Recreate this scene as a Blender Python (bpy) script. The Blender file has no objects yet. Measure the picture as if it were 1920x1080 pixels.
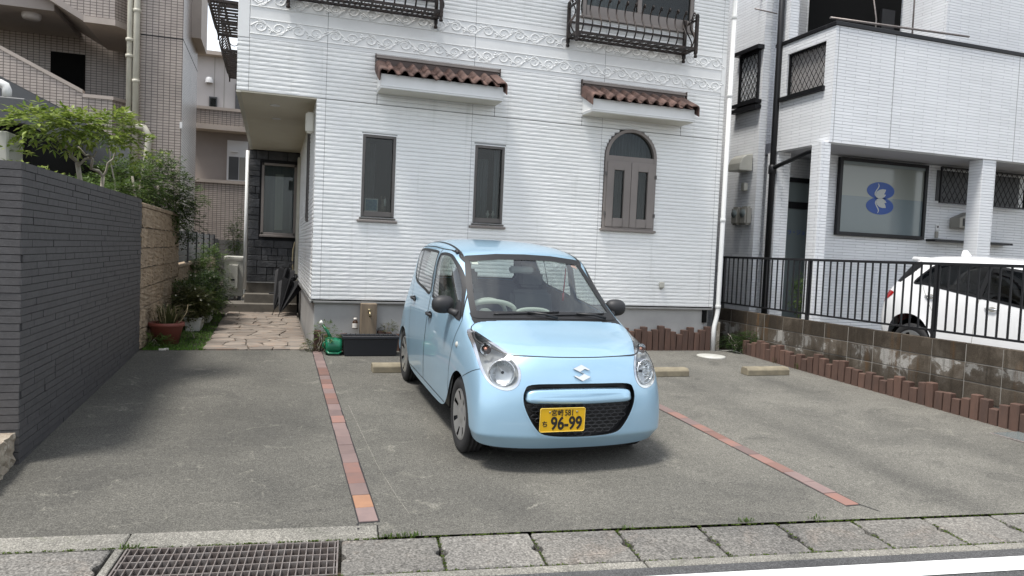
import bpy, bmesh, math, random
from math import sin, cos, tan, atan, atan2, pi, radians, sqrt
from mathutils import Vector, Matrix
from mathutils.bvhtree import BVHTree

sc = bpy.context.scene
COL = sc.collection
random.seed(7)
S = 0.0433                      # rise of the parking slab towards the house
YF = 9.35                       # plane of the house front
def gz(y): return S * (y - YF)

# ---------------------------------------------------------------- camera
CAM_Z = 1.305
yaw, pitch, roll = radians(18.268), radians(-2.707), radians(2.430)
fw = Vector((sin(yaw) * cos(pitch), cos(yaw) * cos(pitch), sin(pitch)))
rt = Vector((cos(yaw), -sin(yaw), 0.0)); up = rt.cross(fw)
rt2 = rt * cos(roll) + up * sin(roll); up2 = -rt * sin(roll) + up * cos(roll)
cam = bpy.data.cameras.new('camera'); cam_o = bpy.data.objects.new('camera', cam); COL.objects.link(cam_o)
m = Matrix.Identity(4)
for i in range(3):
    m[i][0] = rt2[i]; m[i][1] = up2[i]; m[i][2] = -fw[i]
m[2][3] = CAM_Z
cam_o.matrix_world = m
cam.sensor_width = 36.0; cam.lens = 1365.6 / 1920 * 36.0
cam.clip_start = 0.05; cam.clip_end = 2000
sc.camera = cam_o

# ---------------------------------------------------------------- sky, sun, exposure
SUN_DIR = Vector((0.36, 0.15, -1.0)).normalized()      # the way the light travels
to_sun = -SUN_DIR
elev = math.asin(to_sun.z); azim = atan2(to_sun.x, to_sun.y)
world = bpy.data.worlds.new('World'); sc.world = world; world.use_nodes = True
wn = world.node_tree; wn.nodes.clear()
sky = wn.nodes.new('ShaderNodeTexSky'); sky.sky_type = 'NISHITA'; sky.sun_disc = False
sky.sun_elevation = elev; sky.sun_rotation = azim
sky.air_density = 1.0; sky.dust_density = 1.6; sky.ozone_density = 0.8; sky.altitude = 10
hs = wn.nodes.new('ShaderNodeHueSaturation'); hs.inputs['Saturation'].default_value = 0.55
bg = wn.nodes.new('ShaderNodeBackground'); bg.inputs['Strength'].default_value = 0.145
wo = wn.nodes.new('ShaderNodeOutputWorld')
wtc = wn.nodes.new('ShaderNodeTexCoord'); wmp = wn.nodes.new('ShaderNodeMapping'); wmp.inputs['Scale'].default_value = (1.0, 1.0, 2.6)
wno = wn.nodes.new('ShaderNodeTexNoise'); wno.inputs['Scale'].default_value = 2.6; wno.inputs['Detail'].default_value = 9; wno.inputs['Roughness'].default_value = 0.58; wno.inputs['Distortion'].default_value = 0.3
wrp = wn.nodes.new('ShaderNodeValToRGB'); wrp.color_ramp.elements[0].position = 0.40; wrp.color_ramp.elements[1].position = 0.62
wmx = wn.nodes.new('ShaderNodeMix'); wmx.data_type = 'RGBA'; wmx.inputs[7].default_value = (6.6, 6.8, 7.0, 1)
wsc = wn.nodes.new('ShaderNodeMath'); wsc.operation = 'MULTIPLY'; wsc.inputs[1].default_value = 0.8
wn.links.new(wtc.outputs['Generated'], wmp.inputs['Vector']); wn.links.new(wmp.outputs[0], wno.inputs['Vector']); wn.links.new(wno.outputs['Fac'], wrp.inputs['Fac'])
wn.links.new(wrp.outputs['Color'], wsc.inputs[0]); wn.links.new(wsc.outputs[0], wmx.inputs[0])
wn.links.new(sky.outputs[0], hs.inputs['Color']); wn.links.new(hs.outputs[0], wmx.inputs[6]); wn.links.new(wmx.outputs[2], bg.inputs['Color'])
wn.links.new(bg.outputs[0], wo.inputs['Surface'])
sun = bpy.data.lights.new('sun', 'SUN'); sun.energy = 2.7; sun.angle = radians(12.0); sun.color = (1.0, 0.965, 0.91)
sun_o = bpy.data.objects.new('sun', sun); COL.objects.link(sun_o)
sun_o.rotation_euler = SUN_DIR.to_track_quat('-Z', 'Y').to_euler()
sun_o.location = (0, 0, 30)
sc.view_settings.view_transform = 'Standard'; sc.view_settings.look = 'None'
sc.view_settings.exposure = 0.70; sc.view_settings.gamma = 1.0; sc.view_settings.use_curve_mapping = False
sc.render.engine = 'CYCLES'
sc.cycles.use_denoising = True
try: sc.cycles.denoiser = 'OPENIMAGEDENOISE'
except Exception: pass
sc.cycles.max_bounces = 8; sc.cycles.transparent_max_bounces = 16
sc.cycles.caustics_reflective = False; sc.cycles.caustics_refractive = False
sc.cycles.sample_clamp_indirect = 8.0

# ---------------------------------------------------------------- materials
MATS = {}
def nodes_of(name):
    mt = bpy.data.materials.new(name); mt.use_nodes = True
    nt = mt.node_tree; nt.nodes.clear()
    out = nt.nodes.new('ShaderNodeOutputMaterial'); b = nt.nodes.new('ShaderNodeBsdfPrincipled')
    nt.links.new(b.outputs[0], out.inputs['Surface'])
    MATS[name] = mt
    return mt, nt, b, out
def N(nt, t, **kw):
    n = nt.nodes.new(t)
    for k, v in kw.items():
        if k in n.inputs: n.inputs[k].default_value = v
        else: setattr(n, k, v)
    return n
def coords(nt, scale=1.0, rand=True, stretch=None):
    tc = N(nt, 'ShaderNodeTexCoord'); oi = N(nt, 'ShaderNodeObjectInfo')
    mul = N(nt, 'ShaderNodeMath', operation='MULTIPLY'); mul.inputs[1].default_value = 37.0 if rand else 0.0
    nt.links.new(oi.outputs['Random'], mul.inputs[0])
    add = N(nt, 'ShaderNodeVectorMath', operation='ADD')
    nt.links.new(tc.outputs['Object'], add.inputs[0]); nt.links.new(mul.outputs[0], add.inputs[1])
    mp = N(nt, 'ShaderNodeMapping'); s = stretch or (1, 1, 1)
    mp.inputs['Scale'].default_value = (scale * s[0], scale * s[1], scale * s[2])
    nt.links.new(add.outputs[0], mp.inputs['Vector'])
    return mp.outputs[0], oi
def noise(nt, vec, scale, detail=4.0, rough=0.55, dist=0.0):
    n = N(nt, 'ShaderNodeTexNoise'); n.inputs['Scale'].default_value = scale; n.inputs['Detail'].default_value = detail
    n.inputs['Roughness'].default_value = rough; n.inputs['Distortion'].default_value = dist
    nt.links.new(vec, n.inputs['Vector']); return n.outputs['Fac']
def ramp(nt, fac, stops):
    r = N(nt, 'ShaderNodeValToRGB'); cr = r.color_ramp
    while len(cr.elements) < len(stops): cr.elements.new(0.5)
    for e, (p, c) in zip(cr.elements, stops):
        e.position = p; e.color = (c[0], c[1], c[2], 1) if not isinstance(c, (int, float)) else (c, c, c, 1)
    nt.links.new(fac, r.inputs['Fac']); return r.outputs['Color']
def mix(nt, a, b, fac, mode='MIX'):
    x = N(nt, 'ShaderNodeMix', data_type='RGBA', blend_type=mode)
    if isinstance(fac, float): x.inputs[0].default_value = fac
    else: nt.links.new(fac, x.inputs[0])
    for v, k in ((a, 6), (b, 7)):
        if isinstance(v, (tuple, list)): x.inputs[k].default_value = (v[0], v[1], v[2], 1)
        else: nt.links.new(v, x.inputs[k])
    return x.outputs[2]
def bump(nt, b, h, strength, dist=0.01):
    n = N(nt, 'ShaderNodeBump'); n.inputs['Strength'].default_value = strength; n.inputs['Distance'].default_value = dist
    nt.links.new(h, n.inputs['Height']); nt.links.new(n.outputs[0], b.inputs['Normal'])
def setp(b, rough=None, metal=None, spec=None, coat=None, coat_rough=None, trans=None, ior=None):
    if rough is not None: b.inputs['Roughness'].default_value = rough
    if metal is not None: b.inputs['Metallic'].default_value = metal
    if spec is not None: b.inputs['Specular IOR Level'].default_value = spec
    if coat is not None: b.inputs['Coat Weight'].default_value = coat
    if coat_rough is not None: b.inputs['Coat Roughness'].default_value = coat_rough
    if trans is not None: b.inputs['Transmission Weight'].default_value = trans
    if ior is not None: b.inputs['IOR'].default_value = ior
def simple(name, col, rough=0.6, metal=0.0, col2=None, vscale=4.0, lo=0.35, hi=0.65, rand=0.0, bmp=0.0, bscale=60.0, bdist=0.004,
           spec=0.5, coat=0.0, stretch=None, spots=None, streak=False):
    """colour mottled towards col2 by noise, per-object brightness jitter, noise relief, optional speckle (amount, scale, colour)"""
    mt, nt, b, out = nodes_of(name)
    vec, oi = coords(nt, 1.0, True, stretch)
    c = None
    if col2 is not None:
        c = ramp(nt, noise(nt, vec, vscale, 6, 0.6), [(lo, col), (hi, col2)])
    if spots:
        amt, ss, sc2 = spots
        f = ramp(nt, noise(nt, vec, ss, 2, 0.5), [(0.56, 0.0), (0.66, amt)])
        c = mix(nt, c if c is not None else col, sc2, f)
    if streak:
        ge = N(nt, 'ShaderNodeNewGeometry'); mp2 = N(nt, 'ShaderNodeMapping'); mp2.inputs['Scale'].default_value = (1, 1, 0.06); nt.links.new(ge.outputs['Position'], mp2.inputs['Vector'])
        c = mix(nt, c if c is not None else col, (0.52, 0.53, 0.50), ramp(nt, noise(nt, mp2.outputs[0], 9.0, 5, 0.65), [(0.58, 0.0), (0.80, 0.45)]))
    if rand:
        mr = N(nt, 'ShaderNodeMapRange'); mr.inputs['To Min'].default_value = 1 - rand; mr.inputs['To Max'].default_value = 1 + rand
        nt.links.new(oi.outputs['Random'], mr.inputs['Value'])
        cv = N(nt, 'ShaderNodeCombineXYZ')
        for k in range(3): nt.links.new(mr.outputs[0], cv.inputs[k])
        c = mix(nt, c if c is not None else col, cv.outputs[0], 1.0, 'MULTIPLY')
    if c is None: b.inputs['Base Color'].default_value = (*col, 1)
    else: nt.links.new(c, b.inputs['Base Color'])
    setp(b, rough, metal, spec, coat)
    if bmp: bump(nt, b, noise(nt, vec, bscale, 5, 0.6), bmp, bdist)
    return mt

def concrete(name, lo, hi, stain, fine=180.0, moss=None, bmpd=0.003, light=None, bay=False, rnd_=False):
    mt, nt, b, out = nodes_of(name)
    tc = N(nt, 'ShaderNodeTexCoord'); vec = tc.outputs['Object']
    c = ramp(nt, noise(nt, vec, 0.9, 5, 0.62, 0.6), [(0.30, lo), (0.70, hi)])
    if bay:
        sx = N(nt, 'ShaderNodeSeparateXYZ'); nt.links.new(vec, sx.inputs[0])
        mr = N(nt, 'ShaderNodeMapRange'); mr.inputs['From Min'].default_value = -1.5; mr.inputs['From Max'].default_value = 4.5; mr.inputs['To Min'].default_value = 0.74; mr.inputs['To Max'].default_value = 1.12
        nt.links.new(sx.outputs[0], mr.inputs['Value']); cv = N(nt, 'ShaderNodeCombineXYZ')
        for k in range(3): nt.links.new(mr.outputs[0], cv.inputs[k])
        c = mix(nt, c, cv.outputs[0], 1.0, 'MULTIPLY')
        tot = None
        for xc in (-1.05, 0.02, 1.42, 2.72, 4.45, 5.75):      # wheel tracks: grime rubbed into the slab along each bay
            d_ = N(nt, 'ShaderNodeMath', operation='SUBTRACT'); nt.links.new(sx.outputs[0], d_.inputs[0]); d_.inputs[1].default_value = xc
            q_ = N(nt, 'ShaderNodeMath', operation='MULTIPLY'); nt.links.new(d_.outputs[0], q_.inputs[0]); nt.links.new(d_.outputs[0], q_.inputs[1])
            k_ = N(nt, 'ShaderNodeMath', operation='MULTIPLY'); nt.links.new(q_.outputs[0], k_.inputs[0]); k_.inputs[1].default_value = -30.0
            e_ = N(nt, 'ShaderNodeMath', operation='EXPONENT'); nt.links.new(k_.outputs[0], e_.inputs[0])
            if tot is None: tot = e_.outputs[0]
            else:
                s_ = N(nt, 'ShaderNodeMath', operation='ADD'); nt.links.new(tot, s_.inputs[0]); nt.links.new(e_.outputs[0], s_.inputs[1]); tot = s_.outputs[0]
        tn = N(nt, 'ShaderNodeMath', operation='MULTIPLY'); nt.links.new(tot, tn.inputs[0]); nt.links.new(ramp(nt, noise(nt, vec, 0.8, 5, 0.6), [(0.35, 0.0), (0.65, 0.55)]), tn.inputs[1])
        c = mix(nt, c, stain, tn.outputs[0])
        vo = N(nt, 'ShaderNodeTexVoronoi'); vo.inputs['Scale'].default_value = 1.1; nt.links.new(vec, vo.inputs['Vector'])
        c = mix(nt, c, (0.04, 0.038, 0.034), ramp(nt, vo.outputs['Distance'], [(0.018, 0.6), (0.045, 0.0)]))
    if rnd_:
        oi = N(nt, 'ShaderNodeObjectInfo'); mr = N(nt, 'ShaderNodeMapRange'); mr.inputs['To Min'].default_value = 0.82; mr.inputs['To Max'].default_value = 1.15
        nt.links.new(oi.outputs['Random'], mr.inputs['Value']); cv = N(nt, 'ShaderNodeCombineXYZ')
        for k in range(3): nt.links.new(mr.outputs[0], cv.inputs[k])
        c = mix(nt, c, cv.outputs[0], 1.0, 'MULTIPLY')
    c = mix(nt, c, stain, ramp(nt, noise(nt, vec, 2.3, 6, 0.7, 0.8), [(0.55, 0.0), (0.74, 0.75)]))
    if light is not None:
        c = mix(nt, c, light, ramp(nt, noise(nt, vec, 3.7, 8, 0.75, 1.2), [(0.58, 0.0), (0.72, 0.8)]))
    g = noise(nt, vec, fine, 3, 0.75)
    c = mix(nt, c, ramp(nt, g, [(0.30, 0.35), (0.48, 0.95), (0.70, 2.1)]), 0.9, 'MULTIPLY')
    g2 = noise(nt, vec, fine * 0.32, 4, 0.7)
    c = mix(nt, c, ramp(nt, g2, [(0.34, 0.75), (0.5, 1.0), (0.68, 1.3)]), 0.7, 'MULTIPLY')
    if moss is not None:
        c = mix(nt, c, moss, ramp(nt, noise(nt, vec, 5.0, 7, 0.7), [(0.60, 0.0), (0.75, 0.7)]))
    nt.links.new(c, b.inputs['Base Color']); setp(b, 0.88, 0, 0.25)
    bump(nt, b, g, 0.5, bmpd)
    return mt

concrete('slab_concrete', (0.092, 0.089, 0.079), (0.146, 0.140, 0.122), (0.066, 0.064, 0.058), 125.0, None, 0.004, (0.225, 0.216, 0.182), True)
concrete('edge_concrete', (0.14, 0.135, 0.12), (0.24, 0.228, 0.20), (0.09, 0.09, 0.075), 120.0, (0.10, 0.12, 0.05))
concrete('cover_concrete', (0.105, 0.101, 0.095), (0.185, 0.175, 0.157), (0.18, 0.15, 0.125), 75.0, None, 0.006, None, False, True)
concrete('asphalt', (0.05, 0.05, 0.052), (0.085, 0.085, 0.085), (0.045, 0.045, 0.045), 130.0, None, 0.005)
concrete('earth', (0.10, 0.085, 0.06), (0.17, 0.145, 0.10), (0.06, 0.05, 0.04), 60.0)
simple('line_paint', (0.78, 0.78, 0.76), 0.7, col2=(0.62, 0.62, 0.60), vscale=9, lo=0.5, hi=0.8, bmp=0.3, bscale=150)
simple('foundation_render', (0.42, 0.415, 0.40), 0.85, col2=(0.33, 0.325, 0.315), vscale=1.6, bmp=0.15, bscale=90)
simple('siding_white', (0.83, 0.835, 0.825), 0.55, col2=(0.76, 0.77, 0.76), vscale=2.2, lo=0.45, hi=0.8, rand=0.02, bmp=0.5, bscale=38, bdist=0.005, stretch=(0.4, 0.4, 1), streak=True)
simple('trim_white', (0.81, 0.815, 0.805), 0.5, col2=(0.75, 0.755, 0.745), vscale=3, bmp=0.1, bscale=120)
simple('soffit_cream', (0.60, 0.56, 0.46), 0.7, col2=(0.53, 0.49, 0.40), vscale=0.8)
simple('awning_soffit', (0.66, 0.645, 0.575), 0.7, col2=(0.57, 0.55, 0.48), vscale=1.0)
simple('joint_grey', (0.30, 0.31, 0.31), 0.8)
simple('drip_grey', (0.28, 0.28, 0.275), 0.55, 0.2, col2=(0.22, 0.22, 0.21), vscale=5)
simple('bronze_frame', (0.095, 0.088, 0.083), 0.42, 0.35, col2=(0.125, 0.115, 0.108), vscale=2)
simple('taupe_frame', (0.225, 0.198, 0.182), 0.5, 0.1, col2=(0.195, 0.172, 0.158), vscale=2)
simple('roof_tile', (0.078, 0.043, 0.035), 0.8, col2=(0.135, 0.080, 0.064), vscale=9, rand=0.25, bmp=0.4, bscale=70, spots=(0.6, 22.0, (0.07, 0.045, 0.04)))
simple('flashing_brown', (0.075, 0.052, 0.045), 0.45, 0.3)
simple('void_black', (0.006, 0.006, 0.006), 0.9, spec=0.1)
simple('wrought_iron', (0.017, 0.016, 0.016), 0.5, 0.5, col2=(0.05, 0.036, 0.03), vscale=12, bmp=0.3, bscale=120)
simple('black_metal', (0.016, 0.016, 0.018), 0.42, 0.4)
simple('room_dark', (0.045, 0.045, 0.045), 0.9)
simple('curtain', (0.34, 0.35, 0.36), 0.9, col2=(0.22, 0.23, 0.25), vscale=26, stretch=(1, 1, 0.02))
simple('pipe_white', (0.72, 0.72, 0.70), 0.4)
simple('pipe_cream', (0.52, 0.50, 0.42), 0.45, col2=(0.44, 0.42, 0.35), vscale=4)
simple('dark_brick', (0.060, 0.057, 0.058), 0.62, col2=(0.078, 0.074, 0.075), vscale=14, rand=0.05, bmp=0.5, bscale=110, bdist=0.003, spots=(0.35, 60.0, (0.10, 0.10, 0.10)))
simple('dark_mortar', (0.022, 0.021, 0.022), 0.9)
simple('split_stone', (0.42, 0.325, 0.225), 0.9, col2=(0.27, 0.205, 0.14), vscale=7, rand=0.07, bmp=1.0, bscale=16, bdist=0.03, spots=(0.5, 30.0, (0.40, 0.34, 0.26)))
simple('cut_stone', (0.42, 0.37, 0.29), 0.9, col2=(0.26, 0.21, 0.16), vscale=5, bmp=1.0, bscale=14, bdist=0.035, spots=(0.6, 25.0, (0.55, 0.50, 0.42)))
simple('porch_stone', (0.080, 0.082, 0.088), 0.8, col2=(0.050, 0.052, 0.056), vscale=5, rand=0.28, bmp=0.9, bscale=18, bdist=0.018)
simple('porch_joint', (0.018, 0.018, 0.02), 0.95)
simple('step_tile', (0.155, 0.140, 0.118), 0.8, col2=(0.11, 0.10, 0.085), vscale=6, bmp=0.3, bscale=60)
simple('flagstone', (0.27, 0.225, 0.185), 0.85, col2=(0.16, 0.142, 0.125), vscale=4.5, rand=0.22, bmp=0.7, bscale=20, bdist=0.01, stretch=(0.5, 1.6, 1), spots=(0.55, 9.0, (0.30, 0.20, 0.14)))
simple('path_joint', (0.17, 0.15, 0.13), 0.95)
simple('paver_red', (0.225, 0.120, 0.095), 0.85, col2=(0.185, 0.115, 0.10), vscale=8, rand=0.28, bmp=0.3, bscale=120)
simple('paver_orange', (0.31, 0.165, 0.095), 0.85, col2=(0.26, 0.14, 0.085), vscale=8, rand=0.15, bmp=0.3, bscale=120)
simple('paver_mauve', (0.205, 0.145, 0.132), 0.85, col2=(0.17, 0.122, 0.115), vscale=8, rand=0.18, bmp=0.3, bscale=120)
simple('edging_brown', (0.118, 0.066, 0.048), 0.85, col2=(0.080, 0.048, 0.037), vscale=9, rand=0.16, bmp=0.8, bscale=30, bdist=0.008, stretch=(1, 1, 0.25))
simple('stop_stone', (0.27, 0.235, 0.165), 0.9, col2=(0.18, 0.155, 0.11), vscale=7, bmp=0.5, bscale=60)
simple('galvanised', (0.30, 0.275, 0.26), 0.5, 0.5, col2=(0.20, 0.165, 0.15), vscale=20)
simple('terracotta', (0.215, 0.060, 0.042), 0.6, col2=(0.17, 0.05, 0.038), vscale=6)
simple('planter_white', (0.55, 0.55, 0.51), 0.55, col2=(0.43, 0.43, 0.39), vscale=6)
simple('planter_black', (0.018, 0.020, 0.025), 0.42)
simple('soil', (0.035, 0.026, 0.02), 0.95, bmp=1.0, bscale=40, bdist=0.02)
simple('green_plastic', (0.012, 0.165, 0.085), 0.28)
simple('white_plastic', (0.62, 0.62, 0.58), 0.45)
simple('sleeper', (0.25, 0.195, 0.135), 0.9, col2=(0.155, 0.12, 0.085), vscale=10, bmp=0.8, bscale=30, bdist=0.008, stretch=(1, 1, 0.12))
simple('brass', (0.32, 0.27, 0.17), 0.35, 1.0)
simple('umbrella_cloth', (0.008, 0.008, 0.010), 0.75, bmp=0.2, bscale=200)
simple('bark', (0.36, 0.33, 0.28), 0.9, col2=(0.22, 0.195, 0.16), vscale=15, bmp=0.8, bscale=50, bdist=0.006)
simple('dry_stem', (0.34, 0.28, 0.17), 0.9)
simple('grey_metal', (0.085, 0.087, 0.09), 0.5, 0.2, col2=(0.07, 0.072, 0.075), vscale=2)
simple('slat_grey', (0.17, 0.165, 0.155), 0.6, 0.1, col2=(0.13, 0.125, 0.12), vscale=4)
simple('unit_beige', (0.46, 0.45, 0.40), 0.5, col2=(0.40, 0.39, 0.34), vscale=3)
simple('wall_mauve', (0.34, 0.30, 0.275), 0.85, col2=(0.29, 0.255, 0.235), vscale=1.2)
simple('wall_pale', (0.50, 0.47, 0.46), 0.8, col2=(0.44, 0.42, 0.41), vscale=0.7)
simple('cap_tile', (0.46, 0.40, 0.355), 0.7, col2=(0.39, 0.34, 0.30), vscale=2)
simple('frame_white', (0.70, 0.70, 0.70), 0.45)
simple('shop_wall', (0.40, 0.40, 0.43), 0.7)
simple('blue_mark', (0.012, 0.060, 0.27), 0.35)
simple('pale_mark', (0.42, 0.44, 0.43), 0.45)
simple('blue_text', (0.02, 0.06, 0.28), 0.4)
simple('meter_grey', (0.28, 0.27, 0.24), 0.5)
simple('rubber', (0.018, 0.018, 0.019), 0.75, bmp=0.3, bscale=200)
simple('hub_silver', (0.60, 0.61, 0.62), 0.30, 0.85)
simple('trim_black', (0.012, 0.012, 0.013), 0.45)
simple('matte_black', (0.022, 0.022, 0.024), 0.55, bmp=0.25, bscale=350, bdist=0.001)
simple('grille_black', (0.010, 0.010, 0.011), 0.35)
simple('mesh_grey', (0.045, 0.045, 0.048), 0.35)
simple('cabin_grey', (0.32, 0.325, 0.32), 0.9, col2=(0.26, 0.265, 0.265), vscale=6)
simple('lamp_housing', (0.62, 0.63, 0.64), 0.3, 0.55)
simple('cabin_light', (0.43, 0.44, 0.40), 0.8)
simple('seat_grey', (0.20, 0.205, 0.21), 0.9, bmp=0.3, bscale=180)
simple('chrome', (0.75, 0.76, 0.77), 0.12, 1.0)
simple('reflector', (0.80, 0.81, 0.82), 0.16, 1.0)
simple('plate_yellow', (0.72, 0.42, 0.008), 0.45)
simple('plate_rim', (0.78, 0.55, 0.10), 0.4)
simple('plate_ink', (0.010, 0.010, 0.010), 0.5)
simple('amber', (0.62, 0.30, 0.22), 0.25)
simple('lamp_red', (0.32, 0.012, 0.012), 0.15, coat=0.8)
simple('glass_bottle', (0.05, 0.025, 0.012), 0.15)
simple('paper', (0.70, 0.66, 0.60), 0.7)
simple('picture', (0.20, 0.38, 0.40), 0.5, col2=(0.04, 0.16, 0.30), vscale=30)
simple('toy_brown', (0.20, 0.16, 0.12), 0.9)

def block_wall():
    mt, nt, b, out = nodes_of('old_block')
    tc = N(nt, 'ShaderNodeTexCoord'); geo = N(nt, 'ShaderNodeNewGeometry')
    vec, oi = coords(nt, 1.0, True)
    pos = geo.outputs['Position']
    sz = N(nt, 'ShaderNodeSeparateXYZ'); nt.links.new(pos, sz.inputs[0])
    band = ramp(nt, sz.outputs[2], [(0.10, 0.12), (0.24, 0.20), (0.355, 0.20), (0.375, 0.0)])
    sm = N(nt, 'ShaderNodeMath', operation='ADD'); nt.links.new(noise(nt, pos, 2.6, 6, 0.65, 0.5), sm.inputs[0]); nt.links.new(band, sm.inputs[1])
    c = ramp(nt, sm.outputs[0], [(0.48, (0.050, 0.040, 0.030)), (0.62, (0.085, 0.070, 0.054)), (0.70, (0.11, 0.095, 0.078)), (0.735, (0.27, 0.26, 0.24))])
    mp = N(nt, 'ShaderNodeMapping'); mp.inputs['Scale'].default_value = (1, 1, 0.12); nt.links.new(pos, mp.inputs['Vector'])
    st = noise(nt, mp.outputs[0], 14.0, 5, 0.6)
    c = mix(nt, c, (0.035, 0.028, 0.02), ramp(nt, st, [(0.5, 0.0), (0.7, 0.8)]))
    c = mix(nt, c, (0.16, 0.085, 0.035), ramp(nt, noise(nt, mp.outputs[0], 7.0, 4, 0.6), [(0.60, 0.0), (0.75, 0.55)]))
    mr = N(nt, 'ShaderNodeMapRange'); mr.inputs['To Min'].default_value = 0.75; mr.inputs['To Max'].default_value = 1.35
    nt.links.new(oi.outputs['Random'], mr.inputs['Value'])
    cv = N(nt, 'ShaderNodeCombineXYZ')
    for k in range(3): nt.links.new(mr.outputs[0], cv.inputs[k])
    c = mix(nt, c, cv.outputs[0], 1.0, 'MULTIPLY')
    g = noise(nt, pos, 130, 3, 0.7)
    c = mix(nt, c, ramp(nt, g, [(0.3, 0.6), (0.7, 1.4)]), 0.8, 'MULTIPLY')
    nt.links.new(c, b.inputs['Base Color']); setp(b, 0.95, 0, 0.2); bump(nt, b, g, 0.7, 0.004)
block_wall()
simple('block_joint', (0.24, 0.225, 0.20), 0.95)

def tiled(name, c1, c2, mortar, w, h, mort=0.006, bias=0.0, rough=0.55, bs=0.6, bd=0.004, mottle=0.25, offset=0.5, ms=0.1):
    """small wall tiles too far away to tell apart: brick texture over (x+y, z)"""
    mt, nt, b, out = nodes_of(name)
    geo = N(nt, 'ShaderNodeNewGeometry'); sep = N(nt, 'ShaderNodeSeparateXYZ'); nt.links.new(geo.outputs['Position'], sep.inputs[0])
    ad = N(nt, 'ShaderNodeMath', operation='ADD'); nt.links.new(sep.outputs[0], ad.inputs[0]); nt.links.new(sep.outputs[1], ad.inputs[1])
    cb = N(nt, 'ShaderNodeCombineXYZ'); nt.links.new(ad.outputs[0], cb.inputs[0]); nt.links.new(sep.outputs[2], cb.inputs[1])
    br = N(nt, 'ShaderNodeTexBrick'); br.offset = offset; br.squash = 1.0
    br.inputs['Scale'].default_value = 1.0; br.inputs['Mortar Size'].default_value = mort; br.inputs['Mortar Smooth'].default_value = ms
    br.inputs['Bias'].default_value = bias; br.inputs['Brick Width'].default_value = w; br.inputs['Row Height'].default_value = h
    br.inputs['Color1'].default_value = (*c1, 1); br.inputs['Color2'].default_value = (*c2, 1); br.inputs['Mortar'].default_value = (*mortar, 1)
    nt.links.new(cb.outputs[0], br.inputs['Vector'])
    n2 = noise(nt, geo.outputs['Position'], 0.8, 5, 0.6)
    c = mix(nt, br.outputs['Color'], ramp(nt, n2, [(0.3, 1 - mottle), (0.7, 1 + mottle * 0.4)]), 1.0, 'MULTIPLY')
    nt.links.new(c, b.inputs['Base Color']); setp(b, rough, 0, 0.4)
    inv = N(nt, 'ShaderNodeMath', operation='SUBTRACT'); inv.inputs[0].default_value = 1.0; nt.links.new(br.outputs['Fac'], inv.inputs[1])
    ad2 = N(nt, 'ShaderNodeMath', operation='MULTIPLY_ADD'); nt.links.new(noise(nt, geo.outputs['Position'], 40, 4, 0.6), ad2.inputs[0])
    ad2.inputs[1].default_value = 0.5; nt.links.new(inv.outputs[0], ad2.inputs[2])
    bump(nt, b, ad2.outputs[0], bs, bd)
tiled('apartment_tile', (0.46, 0.40, 0.355), (0.40, 0.345, 0.31), (0.12, 0.10, 0.09), 0.105, 0.0525, 0.006, offset=0.0, rough=0.28)
tiled('neighbour_siding', (0.81, 0.825, 0.845), (0.76, 0.775, 0.795), (0.48, 0.495, 0.52), 0.47, 0.049, 0.0035, 0.0, 0.6, 1.0, 0.018, 0.08, 0.41, 0.5)

def glass_mat(name, tint, refl_rough=0.02, ior=1.5, boost=1.0):
    mt = bpy.data.materials.new(name); mt.use_nodes = True; nt = mt.node_tree; nt.nodes.clear(); MATS[name] = mt
    out = N(nt, 'ShaderNodeOutputMaterial'); tr = N(nt, 'ShaderNodeBsdfTransparent'); tr.inputs['Color'].default_value = (*tint, 1)
    gl = N(nt, 'ShaderNodeBsdfGlossy'); gl.inputs['Roughness'].default_value = refl_rough
    fr = N(nt, 'ShaderNodeFresnel'); gb = N(nt, 'ShaderNodeNewGeometry'); io = N(nt, 'ShaderNodeMix', data_type='FLOAT')
    io.inputs[2].default_value = ior; io.inputs[3].default_value = 1.0 / ior; nt.links.new(gb.outputs['Backfacing'], io.inputs[0]); nt.links.new(io.outputs[0], fr.inputs['IOR'])
    mu = N(nt, 'ShaderNodeMath', operation='MULTIPLY'); mu.use_clamp = True; mu.inputs[1].default_value = boost
    ms = N(nt, 'ShaderNodeMixShader'); nt.links.new(fr.outputs[0], mu.inputs[0]); nt.links.new(mu.outputs[0], ms.inputs[0])
    nt.links.new(tr.outputs[0], ms.inputs[1]); nt.links.new(gl.outputs[0], ms.inputs[2]); nt.links.new(ms.outputs[0], out.inputs['Surface'])
glass_mat('window_glass', (0.62, 0.66, 0.66), 0.015, 1.45, 1.0)
glass_mat('car_glass', (0.76, 0.83, 0.80), 0.01, 1.52, 2.2)
glass_mat('dark_car_glass', (0.10, 0.11, 0.12), 0.01, 1.52, 1.3)
glass_mat('lamp_lens', (0.93, 0.95, 0.95), 0.03, 1.45, 1.2)
simple('shop_reflection_upper', (0.21, 0.225, 0.205), 0.10, spec=0.8)  # lighter upper half of the shop window's reflection, painted as pane colour
simple('shop_reflection_lower', (0.145, 0.178, 0.188), 0.10, spec=0.8)  # darker bluish lower half of the same painted reflection
simple('frosted_glass', (0.185, 0.215, 0.215), 0.10, spec=0.8)

def paint(name, col, metal, rough=0.34):
    mt, nt, b, out = nodes_of(name)
    vec, oi = coords(nt, 1.0, False)
    c = mix(nt, col, tuple(x * 0.86 for x in col), ramp(nt, noise(nt, vec, 2.5, 5, 0.6), [(0.4, 0.0), (0.75, 0.5)]))
    nt.links.new(c, b.inputs['Base Color']); setp(b, rough, metal, 0.4, 0.8, 0.03)
paint('paint_blue', (0.385, 0.590, 0.750), 0.45, 0.33)
paint('paint_white', (0.80, 0.80, 0.80), 0.0)

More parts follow.
